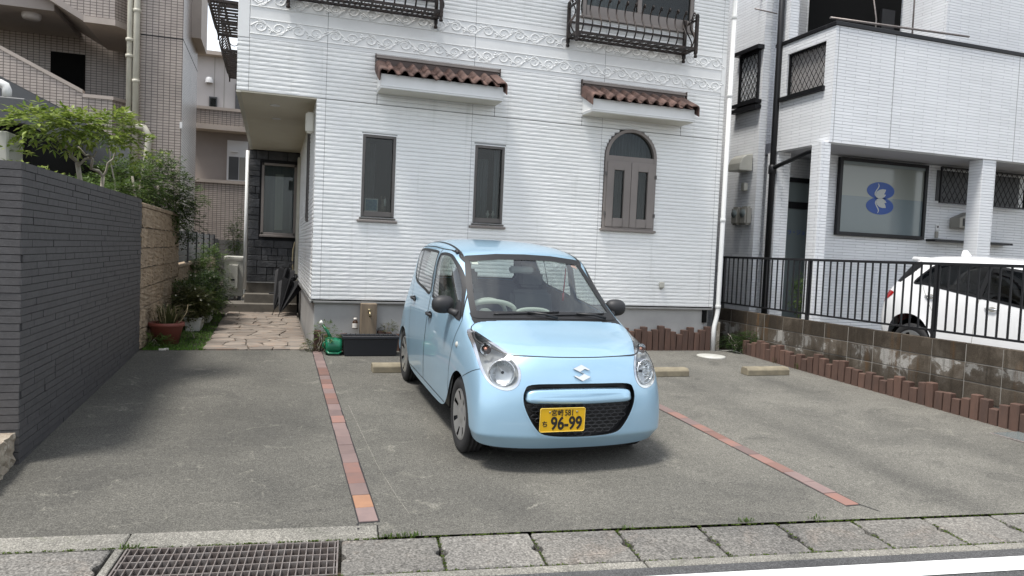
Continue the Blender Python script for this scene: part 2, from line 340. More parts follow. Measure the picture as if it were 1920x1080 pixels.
def leaf_mat(name, c1, c2, gloss=0.4):
    mt = bpy.data.materials.new(name); mt.use_nodes = True; nt = mt.node_tree; nt.nodes.clear(); MATS[name] = mt
    out = N(nt, 'ShaderNodeOutputMaterial'); b = N(nt, 'ShaderNodeBsdfPrincipled'); t = N(nt, 'ShaderNodeBsdfTranslucent'); ms = N(nt, 'ShaderNodeMixShader')
    geo = N(nt, 'ShaderNodeNewGeometry')
    c = ramp(nt, geo.outputs['Random Per Island'], [(0.0, c1), (1.0, c2)])
    nt.links.new(c, b.inputs['Base Color']); nt.links.new(c, t.inputs['Color']); setp(b, gloss, 0, 0.4)
    ms.inputs[0].default_value = 0.35; nt.links.new(b.outputs[0], ms.inputs[1]); nt.links.new(t.outputs[0], ms.inputs[2]); nt.links.new(ms.outputs[0], out.inputs['Surface'])
leaf_mat('leaf_bright', (0.10, 0.165, 0.02), (0.30, 0.36, 0.085))
leaf_mat('leaf_mid', (0.05, 0.095, 0.02), (0.12, 0.18, 0.04))
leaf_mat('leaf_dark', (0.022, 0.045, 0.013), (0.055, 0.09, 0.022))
leaf_mat('leaf_olive', (0.05, 0.06, 0.022), (0.115, 0.12, 0.045))
leaf_mat('grass', (0.05, 0.13, 0.012), (0.12, 0.23, 0.03), 0.6)
leaf_mat('moss', (0.05, 0.09, 0.01), (0.13, 0.18, 0.03), 0.8)
leaf_mat('petal', (0.65, 0.62, 0.40), (0.75, 0.74, 0.68), 0.6)

# ---------------------------------------------------------------- mesh helpers
def link(o): COL.objects.link(o); return o
def tag(o, label=None, cat=None, group=None, kind=None):
    if label: o['label'] = label
    if cat: o['category'] = cat
    if group: o['group'] = group
    if kind: o['kind'] = kind
    return o
def empty(name, loc, label=None, cat=None, group=None, rz=0.0, rx=0.0):
    o = link(bpy.data.objects.new(name, None)); o.location = loc; o.rotation_euler = (rx, 0, rz); o.empty_display_size = 0.2
    return tag(o, label, cat, group)
def adopt(o, parent):
    """parent without moving: the child's own coordinates stay world coordinates"""
    if parent is not None:
        M0 = Matrix.LocRotScale(parent.location, parent.rotation_euler, parent.scale)
        if parent.parent is not None:
            pp = parent.parent
            M0 = Matrix.LocRotScale(pp.location, pp.rotation_euler, pp.scale) @ parent.matrix_parent_inverse @ M0
        o.parent = parent; o.matrix_parent_inverse = M0.inverted()
    return o
def from_mesh(name, me, parent=None, local=False):
    o = link(bpy.data.objects.new(name, me))
    if parent is not None:
        if local: o.parent = parent
        else: adopt(o, parent)
    return o
class MB:
    def __init__(s): s.v = []; s.f = []; s.sm = []
    def add(s, vs, fs, smooth=False):
        b = len(s.v); s.v.extend([tuple(p) for p in vs]); s.f.extend([tuple(i + b for i in f) for f in fs]); s.sm.extend([smooth] * len(fs)); return s
    def box(s, x0, x1, y0, y1, z0, z1):
        vs = [(x0, y0, z0), (x1, y0, z0), (x1, y1, z0), (x0, y1, z0), (x0, y0, z1), (x1, y0, z1), (x1, y1, z1), (x0, y1, z1)]
        return s.add(vs, [(3, 2, 1, 0), (4, 5, 6, 7), (0, 1, 5, 4), (1, 2, 6, 5), (2, 3, 7, 6), (3, 0, 4, 7)])
    def hexa(s, bot, top):
        return s.add(list(bot) + list(top), [(3, 2, 1, 0), (4, 5, 6, 7), (0, 1, 5, 4), (1, 2, 6, 5), (2, 3, 7, 6), (3, 0, 4, 7)])
    def prism(s, a, b, smooth=False, caps=True):
        n = len(a); fs = [(i, (i + 1) % n, n + (i + 1) % n, n + i) for i in range(n)]
        base = len(s.v); s.add(list(a) + list(b), fs, smooth)
        if caps: s.f += [tuple(base + i for i in reversed(range(n))), tuple(base + n + i for i in range(n))]; s.sm += [False, False]
        return s
    def tube(s, pts, r, n=8, closed=False, caps=True, squash=None):
        pts = [Vector(p) for p in pts]; L = len(pts); rs = r if isinstance(r, (list, tuple)) else [r] * L
        ring = []; prev = None
        for i, p in enumerate(pts):
            if closed: t = pts[(i + 1) % L] - pts[i - 1]
            else: t = pts[min(i + 1, L - 1)] - pts[max(i - 1, 0)]
            t.normalize()
            if prev is None:
                a = Vector((0, 0, 1)) if abs(t.z) < 0.9 else Vector((1, 0, 0)); u = t.cross(a).normalized()
            else: u = (prev - t * prev.dot(t)).normalized()
            prev = u; w = t.cross(u)
            for k in range(n):
                d = u * cos(2 * pi * k / n) + w * sin(2 * pi * k / n); d = d * rs[i]
                if squash is not None: d = d - squash[0] * (d.dot(squash[0]) * (1 - squash[1]))
                ring.append(p + d)
        fs = []
        for i in range(L if closed else L - 1):
            j = (i + 1) % L
            for k in range(n):
                k2 = (k + 1) % n; fs.append((i * n + k, i * n + k2, j * n + k2, j * n + k))
        b = len(s.v); s.add(ring, fs, True)
        if caps and not closed:
            s.f += [tuple(b + k for k in reversed(range(n))), tuple(b + (L - 1) * n + k for k in range(n))]; s.sm += [False, False]
        return s
    def lathe(s, prof, c=(0, 0, 0), n=24, axis='z', smooth=True, a0=0.0, a1=2 * pi):
        full = abs(a1 - a0 - 2 * pi) < 1e-6; L = len(prof); vs = []; m_ = n if full else n + 1
        for k in range(m_):
            a = a0 + (a1 - a0) * k / n
            for r, h in prof:
                p = {'z': (r * cos(a), r * sin(a), h), 'x': (h, r * cos(a), r * sin(a)), 'y': (r * sin(a), h, r * cos(a))}[axis]
                vs.append((c[0] + p[0], c[1] + p[1], c[2] + p[2]))
        fs = []
        for k in range(n):
            k2 = (k + 1) % m_
            for i in range(L - 1): fs.append((k * L + i, k2 * L + i, k2 * L + i + 1, k * L + i + 1))
        return s.add(vs, fs, smooth)
    def build(s, name, mat, parent=None, bevel=0.0, seg=1, local=False, loc=None, rot=None, jitter=0.0):
        me = bpy.data.meshes.new(name)
        v = s.v
        if jitter:
            v = [(p[0] + random.uniform(-jitter, jitter), p[1] + random.uniform(-jitter, jitter), p[2] + random.uniform(-jitter, jitter)) for p in v]
        me.from_pydata(v, [], s.f)
        me.polygons.foreach_set('use_smooth', s.sm)
        if bevel:
            bm = bmesh.new(); bm.from_mesh(me); bmesh.ops.remove_doubles(bm, verts=bm.verts, dist=1e-5)
            es = [e for e in bm.edges if len(e.link_faces) == 2 and e.calc_face_angle(0) > 0.45]
            bmesh.ops.bevel(bm, geom=es, offset=bevel, segments=seg, affect='EDGES', clamp_overlap=True)
            bm.to_mesh(me); bm.free()
        me.materials.append(MATS[mat]); me.update()
        o = from_mesh(name, me, parent, local)
        if loc is not None: o.location = loc
        if rot is not None: o.rotation_euler = rot
        return o
def box_obj(name, b6, mat, parent=None, bevel=0.0, **kw): return MB().box(*b6).build(name, mat, parent, bevel, **kw)
def copy_obj(o, parent=None):
    c = o.copy(); COL.objects.link(c); c.parent = parent
    if parent is not None and o.parent is not None: c.matrix_parent_inverse = o.matrix_parent_inverse
    return c
def poly_plate(poly, f, d0, d1):
    """extrude a 2-D outline between depths d0 and d1; f(u, d, v) -> point"""
    a = [f(u, d0, v) for u, v in poly]; b = [f(u, d1, v) for u, v in poly]
    return MB().prism(a, b)
def arc(cx, cz, rx, rz, a0, a1, n): return [(cx + rx * cos(a0 + (a1 - a0) * i / n), cz + rz * sin(a0 + (a1 - a0) * i / n)) for i in range(n + 1)]
def rounded(x0, x1, z0, z1, r, n=5):
    return arc(x1 - r, z0 + r, r, r, -pi / 2, 0, n) + arc(x1 - r, z1 - r, r, r, 0, pi / 2, n) + arc(x0 + r, z1 - r, r, r, pi / 2, pi, n) + arc(x0 + r, z0 + r, r, r, pi, 1.5 * pi, n)
def text_obj(name, s, size, mat, parent, M_, ext=0.0015, bold=0.0, sx=1.0):
    cu = bpy.data.curves.new(name, 'FONT'); cu.body = s; cu.size = size; cu.extrude = ext; cu.offset = bold; cu.align_x = 'CENTER'; cu.align_y = 'CENTER'
    cu.resolution_u = 4
    t = bpy.data.objects.new(name, cu); COL.objects.link(t)
    bpy.context.view_layer.update()
    me = bpy.data.meshes.new_from_object(t.evaluated_get(bpy.context.evaluated_depsgraph_get()))
    bpy.data.objects.remove(t)
    me.materials.clear(); me.materials.append(MATS[mat])
    me.transform(M_ @ Matrix.Diagonal((sx, 1, 1, 1)))
    return from_mesh(name, me, parent, True)
# ================================================================ GROUND
def sheet(name, pts, mat, kind='structure', sub=0, parent=None):
    me = bpy.data.meshes.new(name); me.from_pydata(pts, [], [tuple(range(len(pts)))]); me.materials.append(MATS[mat])
    o = from_mesh(name, me, parent)
    if kind: o['kind'] = kind
    return o
sheet('ground', [(-400, -400, -0.42), (400, -400, -0.42), (400, 400, -0.42), (-400, 400, -0.42)], 'earth')
# kerb frame: u along the street, v towards the street
KO = Vector((0.368, 3.847)); KU = Vector((0.99506, -0.09926)); KV = Vector((-0.09926, -0.99506))
def K(u, v, dz=0.0):
    p = KO + KU * u + KV * v; return (p.x, p.y, gz(p.y) + dz)
# parking slab
slab_front = [K(-9, -0.165), K(12, -0.165)]
a = MB()
nx = 12
A0, A1 = slab_front
top = [A0, A1, (9.3 if False else 6.90, YF, gz(YF)), (-1.5, YF, gz(YF))]
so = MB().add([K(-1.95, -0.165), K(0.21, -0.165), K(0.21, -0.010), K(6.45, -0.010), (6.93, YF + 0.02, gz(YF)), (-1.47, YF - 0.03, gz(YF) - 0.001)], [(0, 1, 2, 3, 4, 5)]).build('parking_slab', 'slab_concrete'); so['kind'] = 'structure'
# the slab carries on in front of the dark wall to the left and to the right of the house
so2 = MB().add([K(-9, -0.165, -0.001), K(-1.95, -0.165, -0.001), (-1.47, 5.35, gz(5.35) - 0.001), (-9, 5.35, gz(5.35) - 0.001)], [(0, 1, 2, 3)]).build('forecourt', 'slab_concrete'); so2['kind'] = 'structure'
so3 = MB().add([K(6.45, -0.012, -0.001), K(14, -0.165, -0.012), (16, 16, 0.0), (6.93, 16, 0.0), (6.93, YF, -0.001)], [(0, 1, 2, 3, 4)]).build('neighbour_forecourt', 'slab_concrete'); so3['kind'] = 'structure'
# saw-cut joint lines in the slab
# gutter edge (concrete lip between slab and covers)
edge = MB()
for u0, u1 in ((-9, -3.2), (-3.19, -1.05), (-1.045, 0.205), (6.455, 14)):
    edge.hexa([K(u0, -0.165, -0.25), K(u1, -0.165, -0.25), K(u1, -0.010, -0.25), K(u0, -0.010, -0.25)],
              [K(u0, -0.165, 0.004), K(u1, -0.165, 0.004), K(u1, -0.010, -0.004), K(u0, -0.010, -0.004)])
e1 = edge.build('gutter_lip', 'edge_concrete', bevel=0.006); e1['kind'] = 'structure'
edge = MB()
for u0, u1 in ((-9, -0.5), (-0.49, 1.55), (1.56, 3.6), (3.61, 5.7), (5.71, 14)):
    edge.hexa([K(u0, 0.388, -0.25), K(u1, 0.388, -0.25), K(u1, 0.462, -0.25), K(u0, 0.462, -0.25)],
              [K(u0, 0.388, -0.003), K(u1, 0.388, -0.003), K(u1, 0.462, 0.0), K(u0, 0.462, 0.0)])
e2 = edge.build('kerb_edge', 'edge_concrete', bevel=0.006); e2['kind'] = 'structure'
gut = MB().add([K(-9, -0.02, -0.24), K(14, -0.02, -0.24), K(14, 0.40, -0.24), K(-9, 0.40, -0.24)], [(3, 2, 1, 0)]).build('gutter_floor', 'dark_mortar'); gut['kind'] = 'structure'
# street
def KR(u, v, dz=0.0):
    p = KO + KU * u + KV * v; return (p.x, p.y, gz(max(p.y, 1.0)) + dz)
rd = MB()
vs_ = [0.462, 0.9, 1.6, 3.0, 6.0, 12.0, 30.0]
us_ = [-60, -30] + list(range(-20, 31)) + [60]; NU = len(us_)
pts = [KR(u, v, -0.004) for v in vs_ for u in us_]
rd.add(pts, [(i * NU + j, (i + 1) * NU + j, (i + 1) * NU + j + 1, i * NU + j + 1) for i in range(len(vs_) - 1) for j in range(NU - 1)])
road = rd.build('street', 'asphalt'); road['kind'] = 'structure'
wl = MB()
for u0, u1 in [(0.4 + 0.5 * k, 0.9 + 0.5 * k) for k in range(40)]:
    wl.add([KR(u0, 0.557, 0.001), KR(u1, 0.557, 0.001), KR(u1, 0.705, 0.001), KR(u0, 0.705, 0.001)], [(3, 2, 1, 0)])
wlo = wl.build('road_edge_line', 'line_paint'); wlo['kind'] = 'structure'
# drain covers
def cover_mesh(w):
    g = 0.006; n = 0.028; hw = 0.045
    def side(u, s):  # notch halfway
        return [(u, 0.188 - hw), (u - s * n * 0.7, 0.188 - hw * 0.5), (u - s * n, 0.188), (u - s * n * 0.7, 0.188 + hw * 0.5), (u, 0.188 + hw)]
    poly = [(g, g)] + [(w - g, g)] + side(w - g, 1) + [(w - g, 0.376), (g, 0.376)] + side(g, -1)[::-1]
    return poly
CW = 0.512
ORD = ['first', 'second', 'third', 'fourth', 'fifth', 'sixth', 'seventh', 'eighth', 'ninth', 'tenth', 'eleventh']
for k in range(11):
    u0 = 0.012 + k * CW
    jz = random.uniform(-0.003, 0.003)
    poly = [(u0 + a_, b_) for a_, b_ in cover_mesh(CW - random.uniform(0.0, 0.008))]
    o = MB().prism([K(u, v, -0.09) for u, v in reversed(poly)], [K(u, v, -0.002 + jz + 0.003 * (v - 0.18)) for u, v in reversed(poly)]).build('drain_cover', 'cover_concrete', bevel=0.007)
    tag(o, f'{ORD[k]} concrete drain cover counting right from the steel grating', 'drain cover', 'concrete drain covers along the kerb')
for k in range(4):
    u0 = -1.60 - k * CW
    poly = [(u0 + a_, b_) for a_, b_ in cover_mesh(CW)]
    o = MB().prism([K(u, v, -0.09) for u, v in reversed(poly)], [K(u, v, -0.004) for u, v in reversed(poly)]).build('drain_cover', 'cover_concrete', bevel=0.007)
    tag(o, ['concrete drain cover directly left of the steel grating', 'second concrete drain cover left of the grating', 'third concrete drain cover left of the grating', 'fourth concrete drain cover left of the grating'][k], 'drain cover', 'concrete drain covers along the kerb')
# steel grating
gr = empty('steel_grating', K(-0.5, 0.19), 'rusty steel bar grating over the street gutter', 'grating')
G0, G1 = -1.015, -0.005
for k in range(6):
    v = 0.012 + k * 0.071
    MB().hexa([K(G0, v - 0.0035, -0.05), K(G1, v - 0.0035, -0.05), K(G1, v + 0.0035, -0.05), K(G0, v + 0.0035, -0.05)],
              [K(G0, v - 0.0035, -0.004), K(G1, v - 0.0035, -0.004), K(G1, v + 0.0035, -0.004), K(G0, v + 0.0035, -0.004)]).build('bearing_bar', 'galvanised', gr)
for k in range(29):
    u = G0 + 0.012 + k * (G1 - G0 - 0.024) / 28
    MB().hexa([K(u - 0.0025, 0.008, -0.048), K(u + 0.0025, 0.008, -0.048), K(u + 0.0025, 0.371, -0.048), K(u - 0.0025, 0.371, -0.048)],
              [K(u - 0.0025, 0.008, -0.002), K(u + 0.0025, 0.008, -0.002), K(u + 0.0025, 0.371, -0.002), K(u - 0.0025, 0.371, -0.002)]).build('cross_bar', 'galvanised', gr)
for u in (G0 - 0.004, G1 + 0.002):
    MB().hexa([K(u - 0.004, 0.0, -0.05), K(u + 0.004, 0.0, -0.05), K(u + 0.004, 0.38, -0.05), K(u - 0.004, 0.38, -0.05)],
              [K(u - 0.004, 0.0, -0.001), K(u + 0.004, 0.0, -0.001), K(u + 0.004, 0.38, -0.001), K(u - 0.004, 0.38, -0.001)]).build('end_bar', 'galvanised', gr)
o = MB().hexa([K(-1.075, 0.01, -0.05), K(-1.035, 0.01, -0.05), K(-1.035, 0.38, -0.05), K(-1.075, 0.38, -0.05)],
          [K(-1.075, 0.01, 0.0), K(-1.035, 0.01, 0.0), K(-1.035, 0.38, 0.0), K(-1.075, 0.38, 0.0)]).build('grating_seat', 'edge_concrete', bevel=0.004); o['kind'] = 'structure'
# brick strips between the bays
def strip(name, x0, x1, y0, y1, n, label):
    root = empty(name, ((x0 + x1) / 2, y0, gz(y0)), label, 'brick strip')
    MB().hexa([(x0 - 0.008, y0 - 0.01, gz(y0) - 0.04), (x1 + 0.008, y0 - 0.01, gz(y0) - 0.04), (x1 + 0.008, y1, gz(y1) - 0.04), (x0 - 0.008, y1, gz(y1) - 0.04)],
              [(x0 - 0.008, y0 - 0.01, gz(y0) + 0.0015), (x1 + 0.008, y0 - 0.01, gz(y0) + 0.0015), (x1 + 0.008, y1, gz(y1) + 0.0015), (x0 - 0.008, y1, gz(y1) + 0.0015)]).build('mortar_bed', 'dark_mortar', root)
    L = (y1 - y0) / n
    for i in range(n):
        ya, yb = y0 + i * L + 0.003, y0 + (i + 1) * L - 0.003
        h = random.uniform(0.004, 0.009); sx = random.uniform(-0.003, 0.003)
        m_ = random.choice(['paver_red', 'paver_mauve', 'paver_red', 'paver_mauve', 'paver_mauve'] if x0 < 1 else ['paver_red', 'paver_mauve', 'paver_red'])
        if name == 'brick_strip' and i == 1 and x0 < 1: m_ = 'paver_orange'
        if i == 0: m_ = 'paver_mauve' if x0 < 1 else 'paver_red'
        MB().hexa([(x0 + sx, ya, gz(ya) - 0.03), (x1 + sx, ya, gz(ya) - 0.03), (x1 + sx, yb, gz(yb) - 0.03), (x0 + sx, yb, gz(yb) - 0.03)],
                  [(x0 + sx, ya, gz(ya) + h), (x1 + sx, ya, gz(ya) + h), (x1 + sx, yb, gz(yb) + h), (x0 + sx, yb, gz(yb) + h)]).build('brick', m_, root, bevel=0.003)
strip('brick_strip', 0.497, 0.603, 4.04, 9.25, 26, 'strip of reddish bricks in the slab left of the blue car')
strip('brick_strip', 3.590, 3.696, 3.74, 9.15, 26, 'strip of reddish bricks in the slab right of the blue car')
# wheel stops
def stop(x0, x1, y0, label):
    d, h = 0.15, 0.095; z = gz(y0)
    pr = [(0, 0), (0, h * 0.72), (0.03, h), (d - 0.03, h), (d, h * 0.72), (d, 0)]
    o = MB().prism([(x0, y0 + a_, gz(y0 + a_) + b_) for a_, b_ in pr][::-1], [(x1, y0 + a_, gz(y0 + a_) + b_) for a_, b_ in pr][::-1]).build('wheel_stop', 'stop_stone', bevel=0.006)
    tag(o, label, 'wheel stop', 'concrete wheel stops on the parking slab')
stop(1.066, 1.66, 7.95, 'concrete wheel stop behind the blue car on its left')
stop(4.15, 4.779, 7.56, 'concrete wheel stop beside the right headlight of the blue car')
stop(5.60, 6.22, 7.55, 'concrete wheel stop alone in the empty right bay')
# round white drain lid and rectangular meter hatch
o = MB().lathe([(0.0, 0.014), (0.17, 0.014), (0.195, 0.010), (0.20, 0.0), (0.20, -0.02)], (5.91, 8.82, gz(8.82)), 32).build('round_manhole', 'planter_white')
tag(o, 'round white manhole lid on the slab near the downpipe', 'manhole')
hx = empty('meter_hatch', (6.62, 4.85, gz(4.85)), 'flat glassy rectangular meter hatch near the right edging', 'hatch')
MB().box(6.44, 6.80, 4.60, 5.02, gz(4.8) - 0.03, gz(4.8) + 0.012).build('frame', 'galvanised', hx, 0.003)
MB().box(6.465, 6.775, 4.625, 4.995, gz(4.8) + 0.0, gz(4.8) + 0.016).build('lid', 'frosted_glass', hx)
# scribed joints and hairline cracks in the slab
def crack(pts, w, label, mat='dark_mortar'):
    m_ = MB(); pts = [Vector((x, y, gz(y) + 0.0025)) for x, y in pts]
    L_, R_ = [], []
    for i, p in enumerate(pts):
        t = (pts[min(i + 1, len(pts) - 1)] - pts[max(i - 1, 0)]).normalized(); n_ = Vector((-t.y, t.x, 0)) * w * 0.5
        L_.append(p + n_); R_.append(p - n_)
    n0 = len(pts)
    m_.add(L_ + R_, [(i, i + 1, n0 + i + 1, n0 + i) for i in range(n0 - 1)])
    o = m_.build('slab_joint', mat, so)
crack([(0.485, 4.03), (0.482, 3.95)], 0.012, '')
crack([(3.70, 3.74), (3.73, 3.65), (3.745, 3.62)], 0.009, '')
crack([(0.68, 6.6), (0.70, 5.8), (0.72, 5.0), (0.76, 4.4), (0.79, 4.1)], 0.004, '', 'edge_concrete')
# weeds and moss in the kerb joint
def tufts(name, spots, n, h, mat, label, cat, seed, spread=0.05, wide=0.006):
    rnd = random.Random(seed); m_ = MB()
    for (x, y, z) in spots:
        for i in range(n):
            a_ = rnd.uniform(0, 2 * pi); r_ = rnd.uniform(0, spread); px_, py_ = x + r_ * cos(a_), y + r_ * sin(a_) * 0.5
            b_ = rnd.uniform(0, 2 * pi); hh = h * rnd.uniform(0.4, 1.1); l_ = rnd.uniform(0.1, 0.9) * hh; w_ = wide * rnd.uniform(0.6, 1.4)
            d = Vector((cos(b_), sin(b_), 0)); n_ = Vector((-d.y, d.x, 0)) * w_
            p0 = Vector((px_, py_, z)); p1 = p0 + d * l_ * 0.4 + Vector((0, 0, hh * 0.7)); p2 = p0 + d * l_ + Vector((0, 0, hh))
            m_.add([p0 - n_ * 0.6, p0 + n_ * 0.6, p1 + n_, p1 - n_, p2], [(0, 1, 2, 3), (3, 2, 4)])
    o = m_.build(name, mat); tag(o, label, cat); return o
o = tufts('kerb_weeds', [K(0.24 + i * 0.034, -0.012) for i in range(6)] + [K(-1.03, 0.0), K(-1.0, -0.01), K(-0.97, 0.0)] + [K(2.35 + i * 0.03, -0.03) for i in range(3)] + [K(2.85, -0.03), K(2.88, -0.03)] + [K(1.62, 0.0)], 12, 0.026, 'leaf_mid', None, None, 3, 0.045, 0.003); o['kind'] = 'stuff'
sp = [K(random.uniform(-1.6, 6.0), -0.003 + random.uniform(-0.004, 0.004), -0.006) for i in range(420)]
sp += [K(0.012 + CW * k + random.uniform(-0.003, 0.003), random.uniform(0.0, 0.38), -0.008) for k in range(1, 11) for j in range(18)]
sp += [K(random.uniform(-0.1, 5.6), 0.383, -0.008) for i in range(160)]
o = tufts('kerb_moss', sp, 7, 0.008, 'moss', None, None, 5, 0.016, 0.003); o['kind'] = 'stuff'
# flagstone path to the porch
path = sheet('garden_path', [(-0.78, YF - 0.03, -0.012), (0.47, YF - 0.03, -0.012), (0.47, 14.5, -0.012), (-0.80, 14.5, -0.012)], 'path_joint')
rnd = random.Random(11)
ys = [YF - 0.02]
while ys[-1] < 14.40: ys.append(ys[-1] + rnd.uniform(0.11, 0.26))
ncol = 5
grid = []
for j, y in enumerate(ys):
    cuts = sorted([rnd.uniform(0.12, 0.88) for _ in range(ncol - 1)])
    cuts = [c_ * 0.45 + 0.55 * (i + 1) / ncol for i, c_ in enumerate(cuts)]
    row = [0.0] + cuts + [1.0]
    grid.append([(-0.77 + 1.22 * t + (rnd.uniform(-0.06, 0.06) if 0 < t < 1 else (rnd.uniform(-0.03, 0.03) if t == 0 else 0)), y + (rnd.uniform(-0.065, 0.065) if 0 < j < len(ys) - 1 else 0)) for t in row])
for j in range(len(ys) - 1):
    for i in range(ncol):
        q = [grid[j][i], grid[j][i + 1], grid[j + 1][i + 1], grid[j + 1][i]]
        # cut one or two corners, then shrink
        pp = []
        for k in range(4):
            a_, b_, c_ = Vector(q[k - 1]), Vector(q[k]), Vector(q[(k + 1) % 4])
            if rnd.random() < 0.6:
                t1, t2 = rnd.uniform(0.1, 0.32), rnd.uniform(0.1, 0.32); pp += [b_.lerp(a_, t1), b_.lerp(c_, t2)]
            else: pp.append(b_)
        c0 = sum(pp, Vector((0, 0))) / len(pp); pp = [p + (c0 - p).normalized() * 0.009 for p in pp]
        h = rnd.uniform(0.012, 0.022)
        MB().prism([(p.x, p.y, -0.02) for p in pp], [(p.x, p.y, h) for p in pp]).build('flagstone', 'flagstone', path, bevel=0.005)
# narrow planting bed on the left of the path
sheet('planting_bed', [(-1.45, YF - 0.03, -0.006), (-0.78, YF - 0.03, -0.006), (-0.80, 22, -0.006), (-1.45, 22, -0.006)], 'soil')
# ================================================================ WHITE HOUSE
XL, XLo, XR = 0.462, -0.459, 6.25          # lower left corner, upper left corner, right corner
ZB, ZS, ZBAND0, ZBAND1, ZTOP = 0.627, 3.105, 3.735, 4.36, 6.3
house = empty('white_house', (3.3, 12.0, 0.0), 'white ribbed-siding house with tiled window awnings behind the blue car', 'house')
PITCH = 0.0505
W1 = (1.037, 1.455, 1.70, 2.722); W2 = (2.495, 2.904, 1.70, 2.714)
ARCH = (4.372, 5.172, 1.715, 2.72); ARC_R = 0.40; ARC_C = (4.772, 2.72)
BW1 = (0.05, 1.72, 4.59, 6.0); BW2 = (3.935, 5.652, 4.59, 6.0)
def front(u, d, z): return (u, YF + d, z)
def cuts_for(za, zb, kind):
    zm = (za + zb) / 2; out = []
    if kind == 'front':
        for w in (W1, W2, BW1, BW2):
            if w[2] - 0.012 < zm < w[3] + 0.012: out.append((w[0] - 0.012, w[1] + 0.012))
        if ARCH[2] - 0.01 < zm <= ARCH[3]: out.append((ARCH[0] - 0.01, ARCH[1] + 0.01))
        elif ARCH[3] < zm < ARCH[3] + ARC_R:
            hw = sqrt(max(0.0, (ARC_R + 0.01) ** 2 - (zm - ARC_C[1]) ** 2)); out.append((ARC_C[0] - hw, ARC_C[0] + hw))
    if kind == 'side':
        if 1.64 < zm < 2.96: out.append((10.75, 11.27))
    return out
def intervals(u0, u1, cuts):
    segs = [(u0, u1)]
    for a_, b_ in cuts:
        ns = []
        for s0, s1 in segs:
            if b_ <= s0 or a_ >= s1: ns.append((s0, s1)); continue
            if a_ > s0: ns.append((s0, a_))
            if b_ < s1: ns.append((b_, s1))
        segs = ns
    return [s_ for s_ in segs if s_[1] - s_[0] > 0.012]
def siding_panel(u0, u1, z0, z1, fmap, kind, rough=0.0012, step=0.07):
    m_ = MB(); any_ = False; m2 = MB(); segl = []
    k0 = round((z0 - ZB) / PITCH); z = z0
    n = max(1, round((z1 - z0) / PITCH)); ph = (z1 - z0) / n
    for k in range(n):
        za, zb = z0 + k * ph, z0 + (k + 1) * ph
        ivs = intervals(u0, u1, cuts_for(za, zb, kind)); segl.append(len(ivs))
        for iv, (s0, s1) in enumerate(ivs):
            any_ = True
            nn = max(1, int((s1 - s0) / step))
            prof = [(za + 0.0005, 0.0125), (za + 0.0048, 0.0125), (za + 0.0085, 0.001), (za + ph * 0.5, -0.0015), (zb - 0.004, 0.0), (zb + 0.0005, 0.0125)]
            vs = []
            for i in range(nn + 1):
                u = s0 + (s1 - s0) * i / nn
                for j, (zz, dd) in enumerate(prof):
                    jz = 0.0; jd = 0.0
                    if 2 <= j <= 4: jd = random.uniform(-rough, rough); jz = random.uniform(-0.0006, 0.0006)
                    vs.append(fmap(u, dd + jd, zz + jz))
            P_ = len(prof)
            (m2 if iv > 0 and all(q > 1 for q in segl) else m_).add(vs, [(i * P_ + j, (i + 1) * P_ + j, (i + 1) * P_ + j + 1, i * P_ + j + 1) for i in range(nn) for j in range(P_ - 1)])
    if any_: m_.build('siding_panel', 'siding_white', house)
    if m2.v and segl and min(segl) > 1: m2.build('siding_panel', 'siding_white', house)
    elif m2.v: m_.add(m2.v, m2.f); m2.build('siding_panel', 'siding_white', house)
joints = [XL, 0.573, 2.440, 4.307, 6.174, XR]
zrows = [ZB + 0.4545 * i for i in range(6)]; zrows = zrows[:5] + [ZB + 0.4545 * 5, ZS]
zl = [ZB, ZB + 9 * PITCH, ZB + 18 * PITCH, ZB + 27 * PITCH, ZB + 36 * PITCH, ZB + 45 * PITCH, ZS]
for i in range(len(joints) - 1):
    for j in range(len(zl) - 1):
        siding_panel(joints[i] + 0.002, joints[i + 1] - 0.002, zl[j], zl[j + 1], front, 'front')
up_j = [XLo, -0.325, 0.573, 2.440, 4.307, 6.174, XR]
for i in range(len(up_j) - 1):
    siding_panel(up_j[i] + 0.002, up_j[i + 1] - 0.002, ZS, ZBAND0, front, 'front')
    for za, zb in ((ZBAND1, ZBAND1 + 9 * PITCH), (ZBAND1 + 9 * PITCH, ZBAND1 + 18 * PITCH), (ZBAND1 + 18 * PITCH, ZBAND1 + 36 * PITCH)):
        siding_panel(up_j[i] + 0.002, up_j[i + 1] - 0.002, za, zb, front, 'front')
# side wall of the ground floor (porch side), mirrored so that it faces left
def side(u, d, z): return (XL + d, u, z)
yj = [YF, YF + 0.11, 11.3, 13.1, 14.95]
class _rev:  # siding on the side wall, faces -x
    pass
for i in range(len(yj) - 1):
    for j in range(len(zl) - 1):
        siding_panel(yj[i] + 0.002, yj[i + 1] - 0.002, zl[j], zl[j + 1], side, 'side', 0.002, 0.12)
def side_up(u, d, z): return (XLo + d, u, z)
for ya, yb in ((YF, 12.0), (12.0, 15.0)):
    siding_panel(ya + 0.002, yb - 0.002, ZS, ZTOP, side_up, 'none', 0.002, 0.3)
